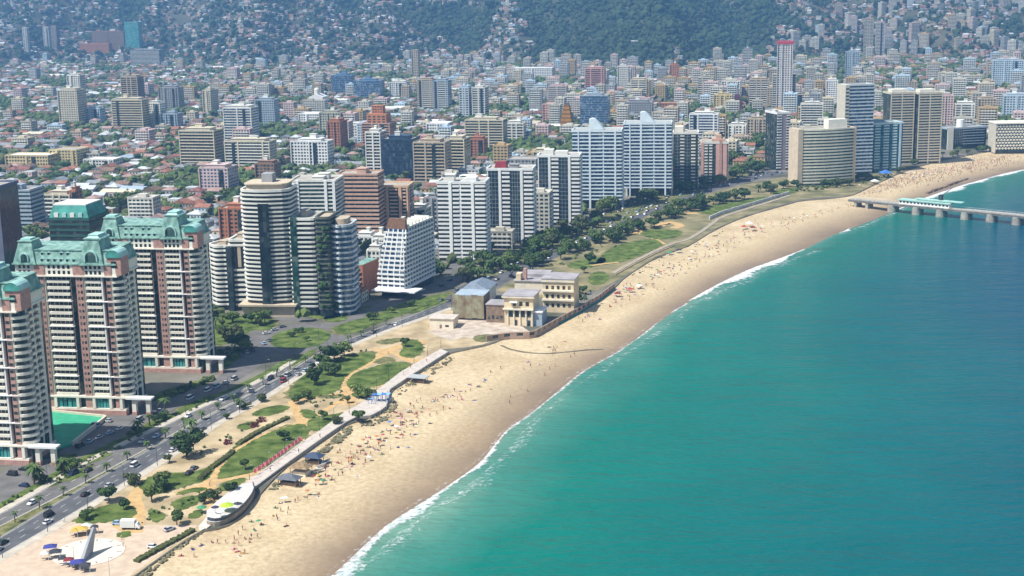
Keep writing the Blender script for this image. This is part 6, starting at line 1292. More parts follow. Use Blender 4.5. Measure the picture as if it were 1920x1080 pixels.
# low shrubbery filling the avenue and park (one mass)
def shrub_mass(name, quads, label):
    pts = []
    for pl, n, s0, s1 in quads:
        P = [Vector(G(x, y)[:2]) for x, y in pl]; xs = [p.x for p in P]; ys = [p.y for p in P]; k = 0
        while k < n:
            x, y = NR.uniform(min(xs), max(xs)), NR.uniform(min(ys), max(ys)); k += 0.2
            if inside(x, y, P) and not taken(x, y, 0.5): pts.append((x, y, NR.uniform(s0, s1))); k += 0.8
    tree_mass(name, pts, label)
shrub_mass('avenue_shrubbery', [([(870,512),(1000,458),(1120,408),(1240,364),(1290,347),(1400,320),(1410,326),(1300,360),(1150,415),(1000,478),(890,528)], 230, 0.7, 1.7), ([(1010,505),(1120,455),(1240,405),(1310,378),(1400,355),(1400,362),(1310,390),(1240,418),(1130,468),(1030,512)], 200, 0.6, 1.6), ([(1600,345),(1690,316),(1700,318),(1640,344)], 50, 0.8, 1.8), ([(1480,350),(1590,344),(1595,352),(1490,360)], 50, 0.8, 1.8), ([(-20,955),(60,912),(150,868),(240,822),(330,780),(400,745),(398,750),(330,786),(240,830),(150,877),(60,922),(-20,966)], 150, 0.4, 0.9), ([(100,900),(160,862),(220,835),(225,840),(165,870),(110,908)], 60, 0.4, 1.0), ([(262,985),(330,955),(398,930),(385,918),(330,940),(275,965)], 34, 0.3, 0.8), ([(360,850),(430,815),(500,775),(505,782),(440,822),(370,858)], 40, 0.3, 0.8), ([(560,748),(640,735),(650,750),(590,775)], 40, 0.3, 0.8), ([(570,700),(620,672),(690,655),(692,662),(620,690)], 40, 0.4, 0.9), ([(265,752),(300,738),(345,724),(398,708),(402,714),(345,738),(300,756)], 70, 0.5, 1.4), ([(200,775),(262,756),(264,762),(206,780)], 30, 0.5, 1.2), ([(395,660),(460,640),(470,655),(410,690)], 50, 0.5, 1.4), ([(1060,575),(1110,545),(1120,550),(1070,580)], 30, 0.6, 1.2)], 'dark green shrubbery between the avenue lanes and lawns')
tf = [(x, y, s) for x, y, s in TREES_FAR if inland(x, y) and y > 720 and not taken(x, y, 1.0) and -60 < 960+FPX*x/y < 1990]
tree_mass('town_trees', [q for q in tf if hz1(q[0], q[1]) <= 1.0], 'many small trees scattered between the town houses')
tree_mass('hill_forest', forest+[q for q in tf if hz1(q[0], q[1]) > 1.0], 'dark forest covering the hills behind the town', 2, FLEAF)
# ================================================================== MANSION BY THE BEACH
def wallbox(root, name, m, *q):
    mb = MB(); mb.box(*q, bottom=True); return obj(name, mb.mesh(name, m), root)
stucco = mat('peach_stucco', (0.72, 0.57, 0.37), 0.85, 0.12, 0.3); stucco_l = mat('pale_stucco', (0.76, 0.67, 0.52), 0.85, 0.1, 0.3); slab_roof = mat('grey_flat_roof', (0.36, 0.33, 0.33), 0.9, 0.2, 0.15); timber = mat('weathered_timber', (0.24, 0.17, 0.12), 0.9, 0.25, 0.5)
rM = R_(-13)
cc, w, h = site(946, 1000, 611, 556, 16, rM); root = empty('beach_mansion', cc, rM); tag(root, 'peach mansion with arcade and flat roof nearest the beach wall', 'mansion', 'seaside mansion buildings')
wallbox(root, 'wall', stucco, -w/2, w/2, -8, 8, 0, h); wallbox(root, 'roof', slab_roof, -w/2-1, w/2+0.8, -9, 8.8, h, h+0.5); wallbox(root, 'cornice', stucco_l, -w/2-1.1, w/2+0.9, -9.1, -8.2, h-0.7, h-0.01)
for i in range(4): wallbox(root, 'arcade_opening', glass_d, -w/2+w*(0.16+0.21*i), -w/2+w*(0.30+0.21*i), -8.06, -7.9, h*0.30, h*0.52)
for i in range(5): wallbox(root, 'arcade_pillar', stucco_l, -w/2+w*(0.10+0.21*i), -w/2+w*(0.145+0.21*i), -8.5, -8.0, 0, h*0.55)
for i in range(3): wallbox(root, 'window', glass_d, -w/2+w*(0.3+0.22*i), -w/2+w*(0.42+0.22*i), -8.06, -7.9, h*0.68, h*0.82)
for i in range(2): wallbox(root, 'door', glass_d, -w/2+w*(0.35+0.45*i), -w/2+w*(0.45+0.45*i), -8.06, -7.9, 0.1, h*0.2)
wallbox(root, 'balcony', stucco_l, -w/2-0.5, w/2+0.3, -9.4, -8.05, h*0.55, h*0.60); wallbox(root, 'awning', white, -w*0.3, -w*0.02, -10, -8.1, h*0.80, h*0.83)
for i in range(5): wallbox(root, 'side_window', glass_b, w/2, w/2+0.06, -6.8+2.9*i, -5.2+2.9*i, h*0.2, h*0.5)
wallbox(root, 'glazed_veranda', bluegrey, w/2, w/2+4.5, -7, 6, 0, h*0.45); wallbox(root, 'veranda_roof', white, w/2, w/2+4.9, -7.4, 6.4, h*0.45, h*0.5)
cc, w, h = site(1018, 1076, 586, 524, 16, rM); root = empty('beach_mansion', cc, rM); tag(root, 'yellow peach wing of the mansion with two balcony rows', 'mansion', 'seaside mansion buildings')
wallbox(root, 'wall', stucco, -w/2, w/2, -8, 8, 0, h); wallbox(root, 'roof', slab_roof, -w/2-0.8, w/2+0.8, -8.8, 8.8, h, h+0.5); wallbox(root, 'cornice', stucco_l, -w/2-0.6, w/2+0.6, -8.7, -8.02, h-1.5, h-0.2)
for r in range(3):
    for i in range(5): wallbox(root, 'window', glass_d, -w/2+w*(0.1+0.18*i), -w/2+w*(0.185+0.18*i), -8.06, -7.9, h*(0.16+0.27*r), h*(0.27+0.27*r))
    if r < 2: wallbox(root, 'balcony', stucco_l, -w/2-0.3, w/2+0.3, -9.3, -8.06, h*(0.36+0.27*r), h*(0.41+0.27*r))
cc, w, h = site(965, 1040, 552, 528, 26, rM); root = empty('mansion_hall', cc, rM); tag(root, 'long grey flat roofed hall behind the mansion', 'hall')
wallbox(root, 'wall', stucco_l, -w/2, w/2, -13, 13, 0, h); wallbox(root, 'roof', slab_roof, -w/2-0.6, w/2+0.6, -13.6, 13.6, h, h+0.5); wallbox(root, 'roof_upstand', slab_roof, -w/2+2, w/2-6, -2, 11, h+0.5, h+2.2)
wallbox(root, 'chimney', brickred, -w*0.30, -w*0.22, -11, -8, h, h+7); wallbox(root, 'stair_tower', stucco, -w*0.46, -w*0.34, -13.2, -8, h, h+4.5)
# scaffolded house with hanging netting
cc, w, h = site(850, 908, 600, 553, 16, rM); root = empty('scaffolded_house', cc, rM); tag(root, 'house under scaffolding with green and rust netting beside the road', 'house')
wallbox(root, 'wall', timber, -w/2+0.6, w/2-0.6, -7, 8, 0, h-1); wallbox(root, 'roof', bluegrey, -w/2+0.4, w/2-0.4, -6.8, 8.2, h-1, h-0.4)
for i in range(6): wallbox(root, 'scaffold_pole', mat('steel_grey', (0.4, 0.4, 0.4), 0.4, 0, 1, 0.7), -w/2+w*i/5-0.08, -w/2+w*i/5+0.08, -8.3, -8.14, 0, h+0.6)
for k in range(4): wallbox(root, 'scaffold_deck', timber, -w/2, w/2, -8.3, -7.1, 2.2+k*(h-3)/4, 2.35+k*(h-3)/4)
M_net = mat('scaffold_net', (0.30, 0.19, 0.12), 0.9, 0.3, 0.25, col2=(0.36, 0.36, 0.22)); 
for i in range(5): wallbox(root, 'netting', M_net, -w/2+w*i/5+0.05, -w/2+w*(i+1)/5-0.05, -8.55, -8.42, 1.0+0.3*(i % 2), h+0.2-0.5*(i % 3))
cc, w, h = site(868, 915, 570, 535, 20, rM); root = empty('blue_roofed_house', cc, rM); tag(root, 'house with blue grey pitched roof behind the scaffolding', 'house')
wallbox(root, 'wall', offwhite, -w/2, w/2, -10, 10, 0, h-2.5); mb = MB(); mb.prism([(-w/2-.6, -10.6), (w/2+.6, -10.6), (w/2+.6, 10.6), (-w/2-.6, 10.6)], h-2.5, h+1, taper=[(-0.1, -8), (0.1, -8), (0.1, 8), (-0.1, 8)]); obj('roof', mb.mesh('roof', mat('blue_slate', (0.20, 0.24, 0.29), 0.7, 0.15, 0.4)), root)
for i in range(4): wallbox(root, 'window', glass_d, -w/2+w*(0.1+0.22*i), -w/2+w*(0.2+0.22*i), -10.06, -9.9, 1.5, 3.2)
cc, w, h = site(912, 945, 605, 572, 12, rM); root = empty('grey_annex', cc, rM); tag(root, 'shaded timber annex between scaffolding and mansion', 'house'); wallbox(root, 'wall', timber, -w/2, w/2, -6, 6, 0, h); wallbox(root, 'roof', slab_roof, -w/2-0.4, w/2+0.4, -6.4, 6.4, h, h+0.4)
for i in range(4): wallbox(root, 'window', glass_d, -w/2+w*(0.08+0.24*i), -w/2+w*(0.22+0.24*i), -6.06, -5.9, 2, 4)
# low hut and forecourt
cc, w, h = site(806, 850, 616, 598, 10, rM); root = empty('forecourt_hut', cc, rM); tag(root, 'low pale roofed hut on the forecourt before the scaffolding', 'hut'); wallbox(root, 'wall', stucco_l, -w/2, w/2, -5, 5, 0, h); wallbox(root, 'roof', mat('pale_sheet', (0.58, 0.5, 0.42), 0.8, 0.15, 0.3), -w/2-0.6, w/2+0.6, -5.6, 5.6, h, h+0.3); wallbox(root, 'door', timber, -1, 0.2, -5.06, -4.9, 0.1, 2.1); wallbox(root, 'window', glass_d, 2, 4, -5.06, -4.9, 1, 2)
# garden wall with openings and green hoarding at its foot
gw = [G(x, y, 0) for x, y in ((912,640),(955,634),(1000,632),(1045,607),(1090,583),(1125,561),(1152,540))]; pts = resample(gw, 46)
root = empty('garden_wall', (gw[2].x, gw[2].y, 0)); tag(root, 'pinkish garden wall with a row of dark openings above the sand', 'wall')
def local(p): return Vector((p.x-gw[2].x, p.y-gw[2].y))
for i in range(0, 45):
    a, b_ = local(pts[i]), local(pts[i+1]); q = strip_poly([a, b_], 0.5); 
    mb = MB(); mb.prism([(v.x, v.y) for v in q], -2.4, 1.0 if i % 2 else 3.0); obj('wall_panel', mb.mesh('wall_panel', mat('pink_stone', (0.42, 0.29, 0.22), 0.9, 0.2, 0.4)), root)
    if i % 2: mb = MB(); mb.prism([(v.x, v.y) for v in strip_poly([a, b_], 0.42)], 2.55, 3.0, bottom=True); obj('lintel', mb.mesh('lintel', mat('pink_stone', (0, 0, 0))), root); mb = MB(); mb.prism([(v.x, v.y) for v in strip_poly([a, b_], 0.12)], 1.0, 2.55); obj('opening', mb.mesh('opening', glass_d), root)
    if i > 16:
        mb = MB(); d = (b_-a).normalized(); nn = Vector((d.y, -d.x))*0.7; mb.prism([(v.x, v.y) for v in strip_poly([a+nn, b_+nn], 0.2)], -1.9, 0.3); obj('hoarding', mb.mesh('hoarding', mat('teal_hoarding', (0.02, 0.20, 0.18), 0.7, 0.2, 0.4)), root)

# ================================================================== PIER
deckz = 4.2; pa = G(1596, 372, deckz); pb = G(2010, 412, deckz); pdir = (pb-pa); L_ = pdir.length; pz = math.atan2(pdir.y, pdir.x)
root = empty('pier', (pa.x, pa.y, 0), pz); tag(root, 'long concrete pier on heavy round piers reaching into the sea', 'pier')
conc = mat('weathered_concrete', (0.34, 0.31, 0.26), 0.9, 0.25, 0.3); conc_d = mat('dark_concrete', (0.14, 0.14, 0.13), 0.9, 0.25, 0.3); mint = mat('mint_roof', (0.36, 0.58, 0.50), 0.7, 0.12, 0.3)
wallbox(root, 'deck', conc, 0, L_, -4.6, 4.6, deckz-1.2, deckz)
for s in (-1, 1): wallbox(root, 'edge_beam', conc_d, 0, L_, s*4.6-0.25, s*4.6+0.25, deckz-1.9, deckz-0.3)
for s in (-1, 1):
    mb = MB(); mb.box(0, L_, s*4.4-0.06, s*4.4+0.06, deckz+1.0, deckz+1.1, bottom=True)
    for i in range(int(L_/3)): mb.box(i*3, i*3+0.1, s*4.4-0.05, s*4.4+0.05, deckz, deckz+1.0)
    obj('railing', mb.mesh('railing', white), root)['kind'] = 'stuff'
for px in (1668, 1712, 1755, 1800, 1846, 1893, 1940):
    u = (px-1596)/(2010-1596)*L_*1.0; p = G(px, 384+(px-1668)*0.115, deckz-1); u = (p-pa).to_2d().dot(Vector((math.cos(pz), math.sin(pz))))
    mb = MB(); mb.tube((u, -2.2, -7), (u, -2.2, deckz-1.2), 3.7, 3.3, 14); mb.tube((u, 2.2, -7), (u, 2.2, deckz-1.25), 3.7, 3.3, 14); obj('pier_leg', mb.mesh('pier_leg', conc), root)
for u in (6, 16): wallbox(root, 'abutment', conc, u-1.2, u+1.2, -4.4, 4.4, -3, deckz-1.2)
root2 = empty('pier_pavilion', tuple(Vector((pa.x, pa.y, deckz))+Vector((math.cos(pz), math.sin(pz), 0))*0), pz); tag(root2, 'long mint roofed restaurant pavilion standing on the pier', 'pavilion')
u0, u1 = [(G(x, 380, deckz)-pa).to_2d().length for x in (1692, 1802)]
wallbox(root2, 'wall', white, u0, u1, -2.9, 3.6, 0, 3.0); wallbox(root2, 'roof', mint, u0-0.8, u1+0.8, -3.8, 4.4, 3.0, 3.6); wallbox(root2, 'upper_roof', mint, u0+12, u1+9, -0.8, 4.9, 4.4, 4.9); wallbox(root2, 'upper_wall', white, u0+13, u1, 0, 3.55, 3.6, 4.4)
for i in range(14): wallbox(root2, 'window', glass_d, u0+0.6+(u1-u0)*i/14, u0+(u1-u0)*(i+0.72)/14, -2.97, -2.85, 1.0, 2.3)
root3 = empty('pier_crane', tuple(Vector((pa.x, pa.y, 0))+Vector((math.cos(pz), math.sin(pz), 0))*((G(1776, 372, deckz)-pa).to_2d().length)+Vector((-math.sin(pz), math.cos(pz), 0))*3), pz); root3.location.z = deckz; tag(root3, 'dark old crane standing up behind the pier pavilion', 'crane')
iron = mat('dark_iron', (0.05, 0.055, 0.06), 0.7, 0.2, 0.5); wallbox(root3, 'cab', iron, -1.3, 1.3, -1.3, 1.3, 5, 9); mb = MB()
for sx in (-1, 1):
    for sy in (-1, 1):
        mb = MB(); mb.tube((sx*2, sy*2, 0), (sx*1.0, sy*1.0, 5), 0.25, 0.2, 5); obj('leg', mb.mesh('leg', iron), root3)
mb = MB(); mb.tube((0, 0, 8), (7, 4, 14), 0.35, 0.15, 5); obj('jib', mb.mesh('jib', iron), root3)
# old dark mooring ramp behind the pier on the far sand
g0, g1 = G(1738, 362, -2), G(1815, 334, -2); root = empty('groyne', (g0.x, g0.y, -2.2), math.atan2(g1.y-g0.y, g1.x-g0.x)); tag(root, 'dark broken ramp of old timbers on the far sand', 'groyne'); L2 = (g1-g0).length
for i in range(8): wallbox(root, 'timber_block', timber, L2*i/8, L2*(i+0.85)/8, -1.0-0.2*(i % 2), 1.0, -1, 1.0+0.5*math.sin(i*1.7))

# ================================================================== BASTION VIEWPOINT, KIOSKS, SUNDIAL, STALLS
arc = [(388,990),(402,994),(420,990),(440,979),(458,964),(472,947),(480,930),(476,920)]; ap = resample(smooth_poly([G(x, y, -1) for x, y in arc], 2, False), 26); inn = [G(x, y, 0) for x, y in ((455,915),(430,930),(405,950),(388,966))]
bc = sum(((Vector((p.x, p.y)) for p in ap)), Vector((0, 0)))/len(ap); root = empty('bastion_terrace', (bc.x, bc.y, 0)); tag(root, 'curved stone bastion terrace with dark railing at the end of the promenade', 'terrace')
poly = ccw([(p.x-bc.x, p.y-bc.y) for p in ap]+[(p.x-bc.x, p.y-bc.y) for p in inn]); mb = MB(); mb.prism(poly, -3, 1.7, 0, top=1); obj('terrace_base', mb.mesh('terrace_base', [mat('bastion_stone', (0.27, 0.23, 0.18), 0.9, 0.25, 0.4), mat('white_tile', (0.58, 0.55, 0.50), 0.7, 0.08, 0.4)]), root)
dark = mat('dark_railing', (0.06, 0.07, 0.085), 0.5, 0.1, 1.0)
for i in range(len(ap)-1):
    a, b_ = ap[i]-bc, ap[i+1]-bc; m_ = (a+b_)/2; k = 0.965; mb = MB(); mb.prism([(v.x*k, v.y*k) for v in strip_poly([a, b_], 0.25)], 1.7, 2.8); obj('railing_panel', mb.mesh('railing_panel', dark), root)
mb = MB(); st = [G(x, y, 0) for x, y in ((372,990),(392,966),(408,978),(388,992))]; mb.prism(ccw([(p.x-bc.x, p.y-bc.y) for p in st]), -2.4, 0.45); obj('stair_landing', mb.mesh('stair_landing', mat('pale_stone', (0, 0, 0))), root)
for i in range(5):
    mb = MB(); q = [G(x+2*i, y+1.2*i, 0) for x, y in ((372,992),(386,984),(390,988),(376,996))]; mb.prism(ccw([(p.x-bc.x, p.y-bc.y) for p in q]), -2.6, 0.2-0.45*i); obj('stair_step', mb.mesh('stair_step', MATS['pale_stone']), root)
def parasol(x, y, z, m, r, lab, group=None, name='beach_umbrella', h=2.3, cat='umbrella'):
    t = empty(name, (x, y, z)); n = 8
    key = ('par', m.name, r, h)
    if key not in HMESH:
        mb = MB(); top = (0, 0, h+0.35*r)
        for i in range(n):
            a0, a1 = 2*math.pi*i/n, 2*math.pi*(i+1)/n; mb.face([(r*math.cos(a0), r*math.sin(a0), h-0.12), (r*math.cos(a1), r*math.sin(a1), h-0.12), top]); mb.face([(r*math.cos(a1), r*math.sin(a1), h-0.14), (r*math.cos(a0), r*math.sin(a0), h-0.14), (0, 0, h+0.35*r-0.04)])
        mp = MB(); mp.tube((0, 0, -0.3), (0, 0, h+0.3*r), 0.05, 0.04, 5); HMESH[key] = (mb.mesh('canopy', m), mp.mesh('pole', white))
    obj('canopy', HMESH[key][0], t); obj('pole', HMESH[key][1], t); return tag(t, lab, cat, group)
lime = mat('lime_cloth', (0.42, 0.55, 0.05), 0.8, 0.1, 0.5); grn = mat('green_cloth', (0.06, 0.26, 0.12), 0.8); nav_b = mat('navy_cloth', (0.05, 0.06, 0.25), 0.8); redc = mat('red_cloth', (0.40, 0.07, 0.06), 0.8); yelc = mat('yellow_cloth', (0.55, 0.38, 0.08), 0.8); whc = mat('white_cloth', (0.78, 0.76, 0.72), 0.8); bluc = mat('blue_cloth', (0.06, 0.18, 0.50), 0.8); orgc = mat('orange_cloth', (0.45, 0.18, 0.07), 0.8); pnkc = mat('pink_cloth', (0.62, 0.20, 0.28), 0.8); skyc = mat('sky_cloth', (0.25, 0.50, 0.68), 0.8); drkc = mat('dark_cloth', (0.05, 0.05, 0.06), 0.8); maroonc = mat('maroon_cloth', (0.22, 0.03, 0.04), 0.8)
g = G(426, 958, 1.7); parasol(g.x, g.y, 1.7, lime, 2.6, 'big lime green parasol on the bastion terrace', None, 'parasol')
g = G(379, 962, 0); parasol(g.x, g.y, 0, grn, 1.9, 'green parasol behind the bastion terrace', None, 'parasol')
for i, (x, y) in enumerate(((404,962),(414,970),(446,955),(440,946))):
    g = G(x, y, 1.7); parasol(g.x, g.y, 1.7, whc if i % 2 else drkc, 1.5, ('dark','white')[i % 2]+' parasol on the bastion '+('by the stairs','near the lime parasol','at its seaward curve','at its inner edge')[i], 'bastion parasols', 'parasol')
# kiosks on the sand
def hut(x, y, z, w, d, h, m, rm, lab, rot=R_(-20), name='beach_kiosk', pyramid=True, over=0.9, cat='kiosk'):
    g = G(x, y, z); t = empty(name, (g.x, g.y, z), rot); tag(t, lab, cat)
    for sx in (-1, 1):
        for sy in (-1, 1): wallbox(t, 'post', timber, sx*w/2-0.1, sx*w/2+0.1, sy*d/2-0.1, sy*d/2+0.1, -0.5, h)
    wallbox(t, 'counter', m, -w/2+0.4, w/2-0.4, -d/2+0.4, d/2-0.4, -0.5, h*0.45); mb = MB(); e = over
    mb.prism([(-w/2-e, -d/2-e), (w/2+e, -d/2-e), (w/2+e, d/2+e), (-w/2-e, d/2+e)], h, h+(1.6 if pyramid else 0.3), taper=[(-w*0.12, -0.1), (w*0.12, -0.1), (w*0.12, 0.1), (-w*0.12, 0.1)] if pyramid else None, bottom=True); obj('roof', mb.mesh('roof', rm), t); return t
thatch = mat('thatch', (0.26, 0.18, 0.10), 0.95, 0.3, 0.6); sheetd = mat('dark_sheet', (0.12, 0.13, 0.15), 0.7, 0.2, 0.5)
hut(543, 908, -0.8, 7, 4, 2.6, timber, sheetd, 'dark sheet roofed kiosk on the sand below the promenade'); hut(565, 888, -0.7, 6.5, 5, 3.0, stucco_l, thatch, 'thatched kiosk beside the dark sheet roofed one'); hut(590, 868, -0.7, 5.5, 4, 2.8, timber, mat('navy_sheet', (0.05, 0.07, 0.12), 0.7), 'navy roofed kiosk above the thatched one'); hut(785, 716, -0.7, 7, 4, 2.4, timber, mat('silver_sheet', (0.42, 0.43, 0.42), 0.6), 'grey timber lifeguard hut below the promenade bend', pyramid=False)
def boat(x, y, z, L2, m, lab, rot):
    g = G(x, y, z); t = empty('small_boat', (g.x, g.y, z), rot); tag(t, lab, 'boat', 'boats by the kiosks'); mb = MB(); n = 8; rings = []
    for i in range(n+1):
        u = i/n; w = 0.95*math.sin(math.pi*(0.22+0.78*u)) if u < 1 else 0.02; zz = 0.15+0.35*u*u; rings.append([(-w, -L2/2+L2*u, zz+0.75), (-w*0.55, -L2/2+L2*u*0.97, zz), (w*0.55, -L2/2+L2*u*0.97, zz), (w, -L2/2+L2*u, zz+0.75)])
    for i in range(n):
        for j in range(3): mb.face([rings[i][j], rings[i][j+1], rings[i+1][j+1], rings[i+1][j]])
        mb.face([(rings[i][0][0]*0.9, rings[i][0][1], rings[i][0][2]-0.3), (rings[i+1][0][0]*0.9, rings[i+1][0][1], rings[i+1][0][2]-0.3), (rings[i+1][3][0]*0.9, rings[i+1][3][1], rings[i+1][3][2]-0.3), (rings[i][3][0]*0.9, rings[i][3][1], rings[i][3][2]-0.3)], 1)
    mb.face([rings[0][3], rings[0][2], rings[0][1], rings[0][0]]); obj('hull', mb.mesh('hull', [m, timber]), t); wallbox(t, 'thwart', timber, -0.8, 0.8, -0.3, 0.1, 0.7, 0.8)
boat(603, 876, -0.8, 5.5, white, 'white rowing boat drawn up behind the kiosks', R_(-35)); boat(612, 868, -0.8, 5.0, paleblue, 'pale blue boat drawn up beside the white one', R_(-30)); boat(598, 884, -0.9, 4.6, white, 'smaller white boat nearest the sea by the kiosks', R_(-50))
# blue play frame and pergola flags on the promenade bulge
g = G(716, 752, 0.35); t = empty('play_frame', (g.x, g.y, 0.35), R_(-10)); tag(t, 'blue play frame with posts on the promenade bulge', 'play frame')
for i in range(5):
    for j in range(2): wallbox(t, 'post', bluc, -4+2*i-0.12, -4+2*i+0.12, -1.2+2.4*j-0.12, -1.2+2.4*j+0.12, 0, 3.2+0.6*((i+j) % 2))
for i in range(4): wallbox(t, 'canopy_panel', skyc if i % 2 else bluc, -3.9+2*i, -2.1+2*i, -1.4, 1.4, 3.0+0.15*i, 3.1+0.15*i)
g = G(697, 757, 0.35); t = empty('play_frame', (g.x, g.y, 0.35), R_(5)); tag(t, 'small blue play frame left of the larger one', 'play frame')
for i in range(3): wallbox(t, 'post', bluc, -1.5+1.5*i-0.1, -1.5+1.5*i+0.1, -0.1, 0.1, 0, 2.2)
wallbox(t, 'beam', skyc, -1.7, 1.7, -0.15, 0.15, 2.2, 2.4)
# rose flags along the lawn side of the promenade and lime ones farther on
fl0 = resample(GP([(476, 893), (520, 862), (562, 831)]), 26)
for i, p in enumerate(fl0):
    t = empty('promenade_flag', (p.x, p.y, 0.3), random.uniform(-0.4, 0.2)); key = ('flag', i % 2)
    if key not in HMESH:
        mb = MB(); mb.tube((0, 0, 0), (0, 0, 2.6), 0.05, 0.04, 5); mq = MB(); n = 5
        for k in range(n): mq.face([(0.04+0.22*k, 0.08*math.sin(k*1.3), 1.1), (0.04+0.22*(k+1), 0.08*math.sin((k+1)*1.3), 1.15), (0.04+0.22*(k+1), 0.08*math.sin((k+1)*1.3), 2.45), (0.04+0.22*k, 0.08*math.sin(k*1.3), 2.5)])
        HMESH[key] = (mb.mesh('pole', white), mq.mesh('cloth', pnkc if i % 2 else redc))
    obj('pole', HMESH[key][0], t); obj('cloth', HMESH[key][1], t); tag(t, ('red', 'pink')[i % 2]+' flag in the row beside the big lawn', 'flag', 'promenade flags')
# sundial: leaning fin with its stone bed
t = empty('sundial_monument', (SUNDIAL.x, SUNDIAL.y, 0.2), 0); tag(t, 'tall slanted grey sundial fin on the round plaza floor', 'monument')
a = Vector(G(150, 1058, 0.2))-Vector((SUNDIAL.x, SUNDIAL.y, 0.2)); mb = MB(); tipx, tipy, tipz = 1.2, 1.0, 8.0; dx = Vector((0.75, -0.66, 0))*0.5
foot = [Vector((a.x, a.y, 0)), Vector((1.2, -1.0, 0))]; tip = Vector((tipx+0.5, tipy+0.5, tipz))
f0, f1 = foot; nn = Vector((f1.y-f0.y, f0.x-f1.x, 0)).normalized()*0.55
v = [f0-nn, f0+nn, f1-nn, f1+nn, tip-nn*0.6, tip+nn*0.6, tip-nn*0.6+Vector((0.5, 0.4, -0.5)), tip+nn*0.6+Vector((0.5, 0.4, -0.5))]
for q in ((0, 2, 6, 4), (1, 5, 7, 3), (0, 4, 5, 1), (2, 3, 7, 6), (4, 6, 7, 5)): mb.face([v[i] for i in q])
obj('fin', mb.mesh('fin', mat('monument_stone', (0.30, 0.31, 0.32), 0.7, 0.12, 0.5)), t)
for k in range(12):
    an = k*math.pi/6; mb = MB(); mb.box(9.2, 10.8, -0.16, 0.16, 0.0, 0.06); obj('hour_mark', mb.mesh('hour_mark', mat('dark_stone', (0.2, 0.18, 0.16), 0.8)), t, (0, 0, 0), an)
wallbox(t, 'plinth', MATS['monument_stone'], a.x-1.0, a.x+1.0, a.y-1.0, a.y+1.0, 0, 0.6)
def stall(x, y, m, lab, s=1.0, rot=0.2):
    g = G(x, y); t = empty('market_stall', (g.x, g.y, 0.09), rot); tag(t, lab, 'market stall', 'stalls on the plaza')
    for sx in (-1, 1):
        for sy in (-1, 1): wallbox(t, 'post', white, sx*1.4*s-0.05, sx*1.4*s+0.05, sy*1.1*s-0.05, sy*1.1*s+0.05, 0, 2.2)
    mb = MB(); e = 1.65*s; mb.prism([(-e, -e*0.8), (e, -e*0.8), (e, e*0.8), (-e, e*0.8)], 2.2, 3.1, taper=[(-0.3, -0.1), (0.3, -0.1), (0.3, 0.1), (-0.3, 0.1)], bottom=True); obj('canopy', mb.mesh('canopy', m), t); wallbox(t, 'table', timber, -1.2*s, 1.2*s, -0.9*s, -0.3*s, 0.7, 0.8)
for q in ((151,1003,yelc,'yellow canopied stall beside the sundial',1.6),(163,997,whc,'white topped stall next to the yellow one',1.0),(140,1007,yelc,'smaller yellow stall at the plaza edge',0.8),(95,1037,nav_b,'navy canopied stall left of the sundial',1.3),(104,1046,drkc,'dark stall below the navy one',1.1),(85,1050,whc,'white stall below the navy one',0.8),(146,1066,nav_b,'navy canopied stall in front of the sundial',1.4),(160,1072,drkc,'dark stall at the near edge of the sundial floor',1.1),(130,1062,maroonc,'maroon stall beside the near navy stall',1.0),(178,1000,drkc,'dark small stall behind the sundial fin',0.8),(118,1060,drkc,'black stall between the two navy stalls',0.8)): stall(*q)

# ================================================================== VEHICLES
chrome = mat('tyre_rubber', (0.02, 0.02, 0.02), 0.8); carglass = mat('car_glass', (0.02, 0.025, 0.03), 0.08, spec=0.6); lampm = mat('lamp_lens', (0.7, 0.68, 0.6), 0.2); tailm = mat('tail_lens', (0.4, 0.02, 0.02), 0.3)
def loft(mb, rings, m=0):
    for i in range(len(rings)-1):
        a, b_ = rings[i], rings[i+1]; n = len(a)
        for j in range(n): mb.face([a[j], a[(j+1) % n], b_[(j+1) % n], b_[j]], m)
    mb.face(rings[0][::-1], m); mb.face(rings[-1], m)
def car_mesh(L2=4.3, W=1.75, van=False):
    hw = W/2; mb = MB(); ring = lambda x, w, z0, z1: [(x, -w, z0), (x, w, z0), (x, w*1.0, z1*0.75+z0*0.25), (x, w*0.9, z1), (x, -w*0.9, z1), (x, -w, z1*0.75+z0*0.25)]
    hs = [(-L2/2, 0.84, 0.35, 0.75), (-L2/2+0.12, 0.95, 0.25, 0.92), (-L2*0.2, 1.0, 0.22, 0.97), (L2*0.18, 1.0, 0.22, 0.95), (L2*0.42, 0.96, 0.25, 0.80), (L2/2, 0.82, 0.33, 0.62)]
    loft(mb, [ring(x, hw*w, a, b_) for x, w, a, b_ in hs])
    top = 1.48 if not van else 1.95; x0, x1, x2, x3 = (-L2*0.43, -L2*0.30, L2*0.05, L2*0.22) if not van else (-L2*0.48, -L2*0.46, L2*0.22, L2*0.34)
    mg = MB(); mg.prism([(x0, -hw*0.88), (x3, -hw*0.88), (x3, hw*0.88), (x0, hw*0.88)], 0.93, top-0.06, taper=[(x1, -hw*0.72), (x2, -hw*0.72), (x2, hw*0.72), (x1, hw*0.72)])
    mr = MB(); mr.prism([(x1, -hw*0.73), (x2, -hw*0.73), (x2, hw*0.73), (x1, hw*0.73)], top-0.07, top)
    return mb, mg, mr
CARC = [('white', (0.75, 0.75, 0.73)), ('silver', (0.45, 0.46, 0.47)), ('black', (0.015, 0.016, 0.018)), ('dark blue', (0.02, 0.035, 0.10)), ('red', (0.35, 0.02, 0.02)), ('grey', (0.16, 0.165, 0.17)), ('dark green', (0.02, 0.06, 0.04)), ('pale blue', (0.35, 0.48, 0.60))]
CT = {}
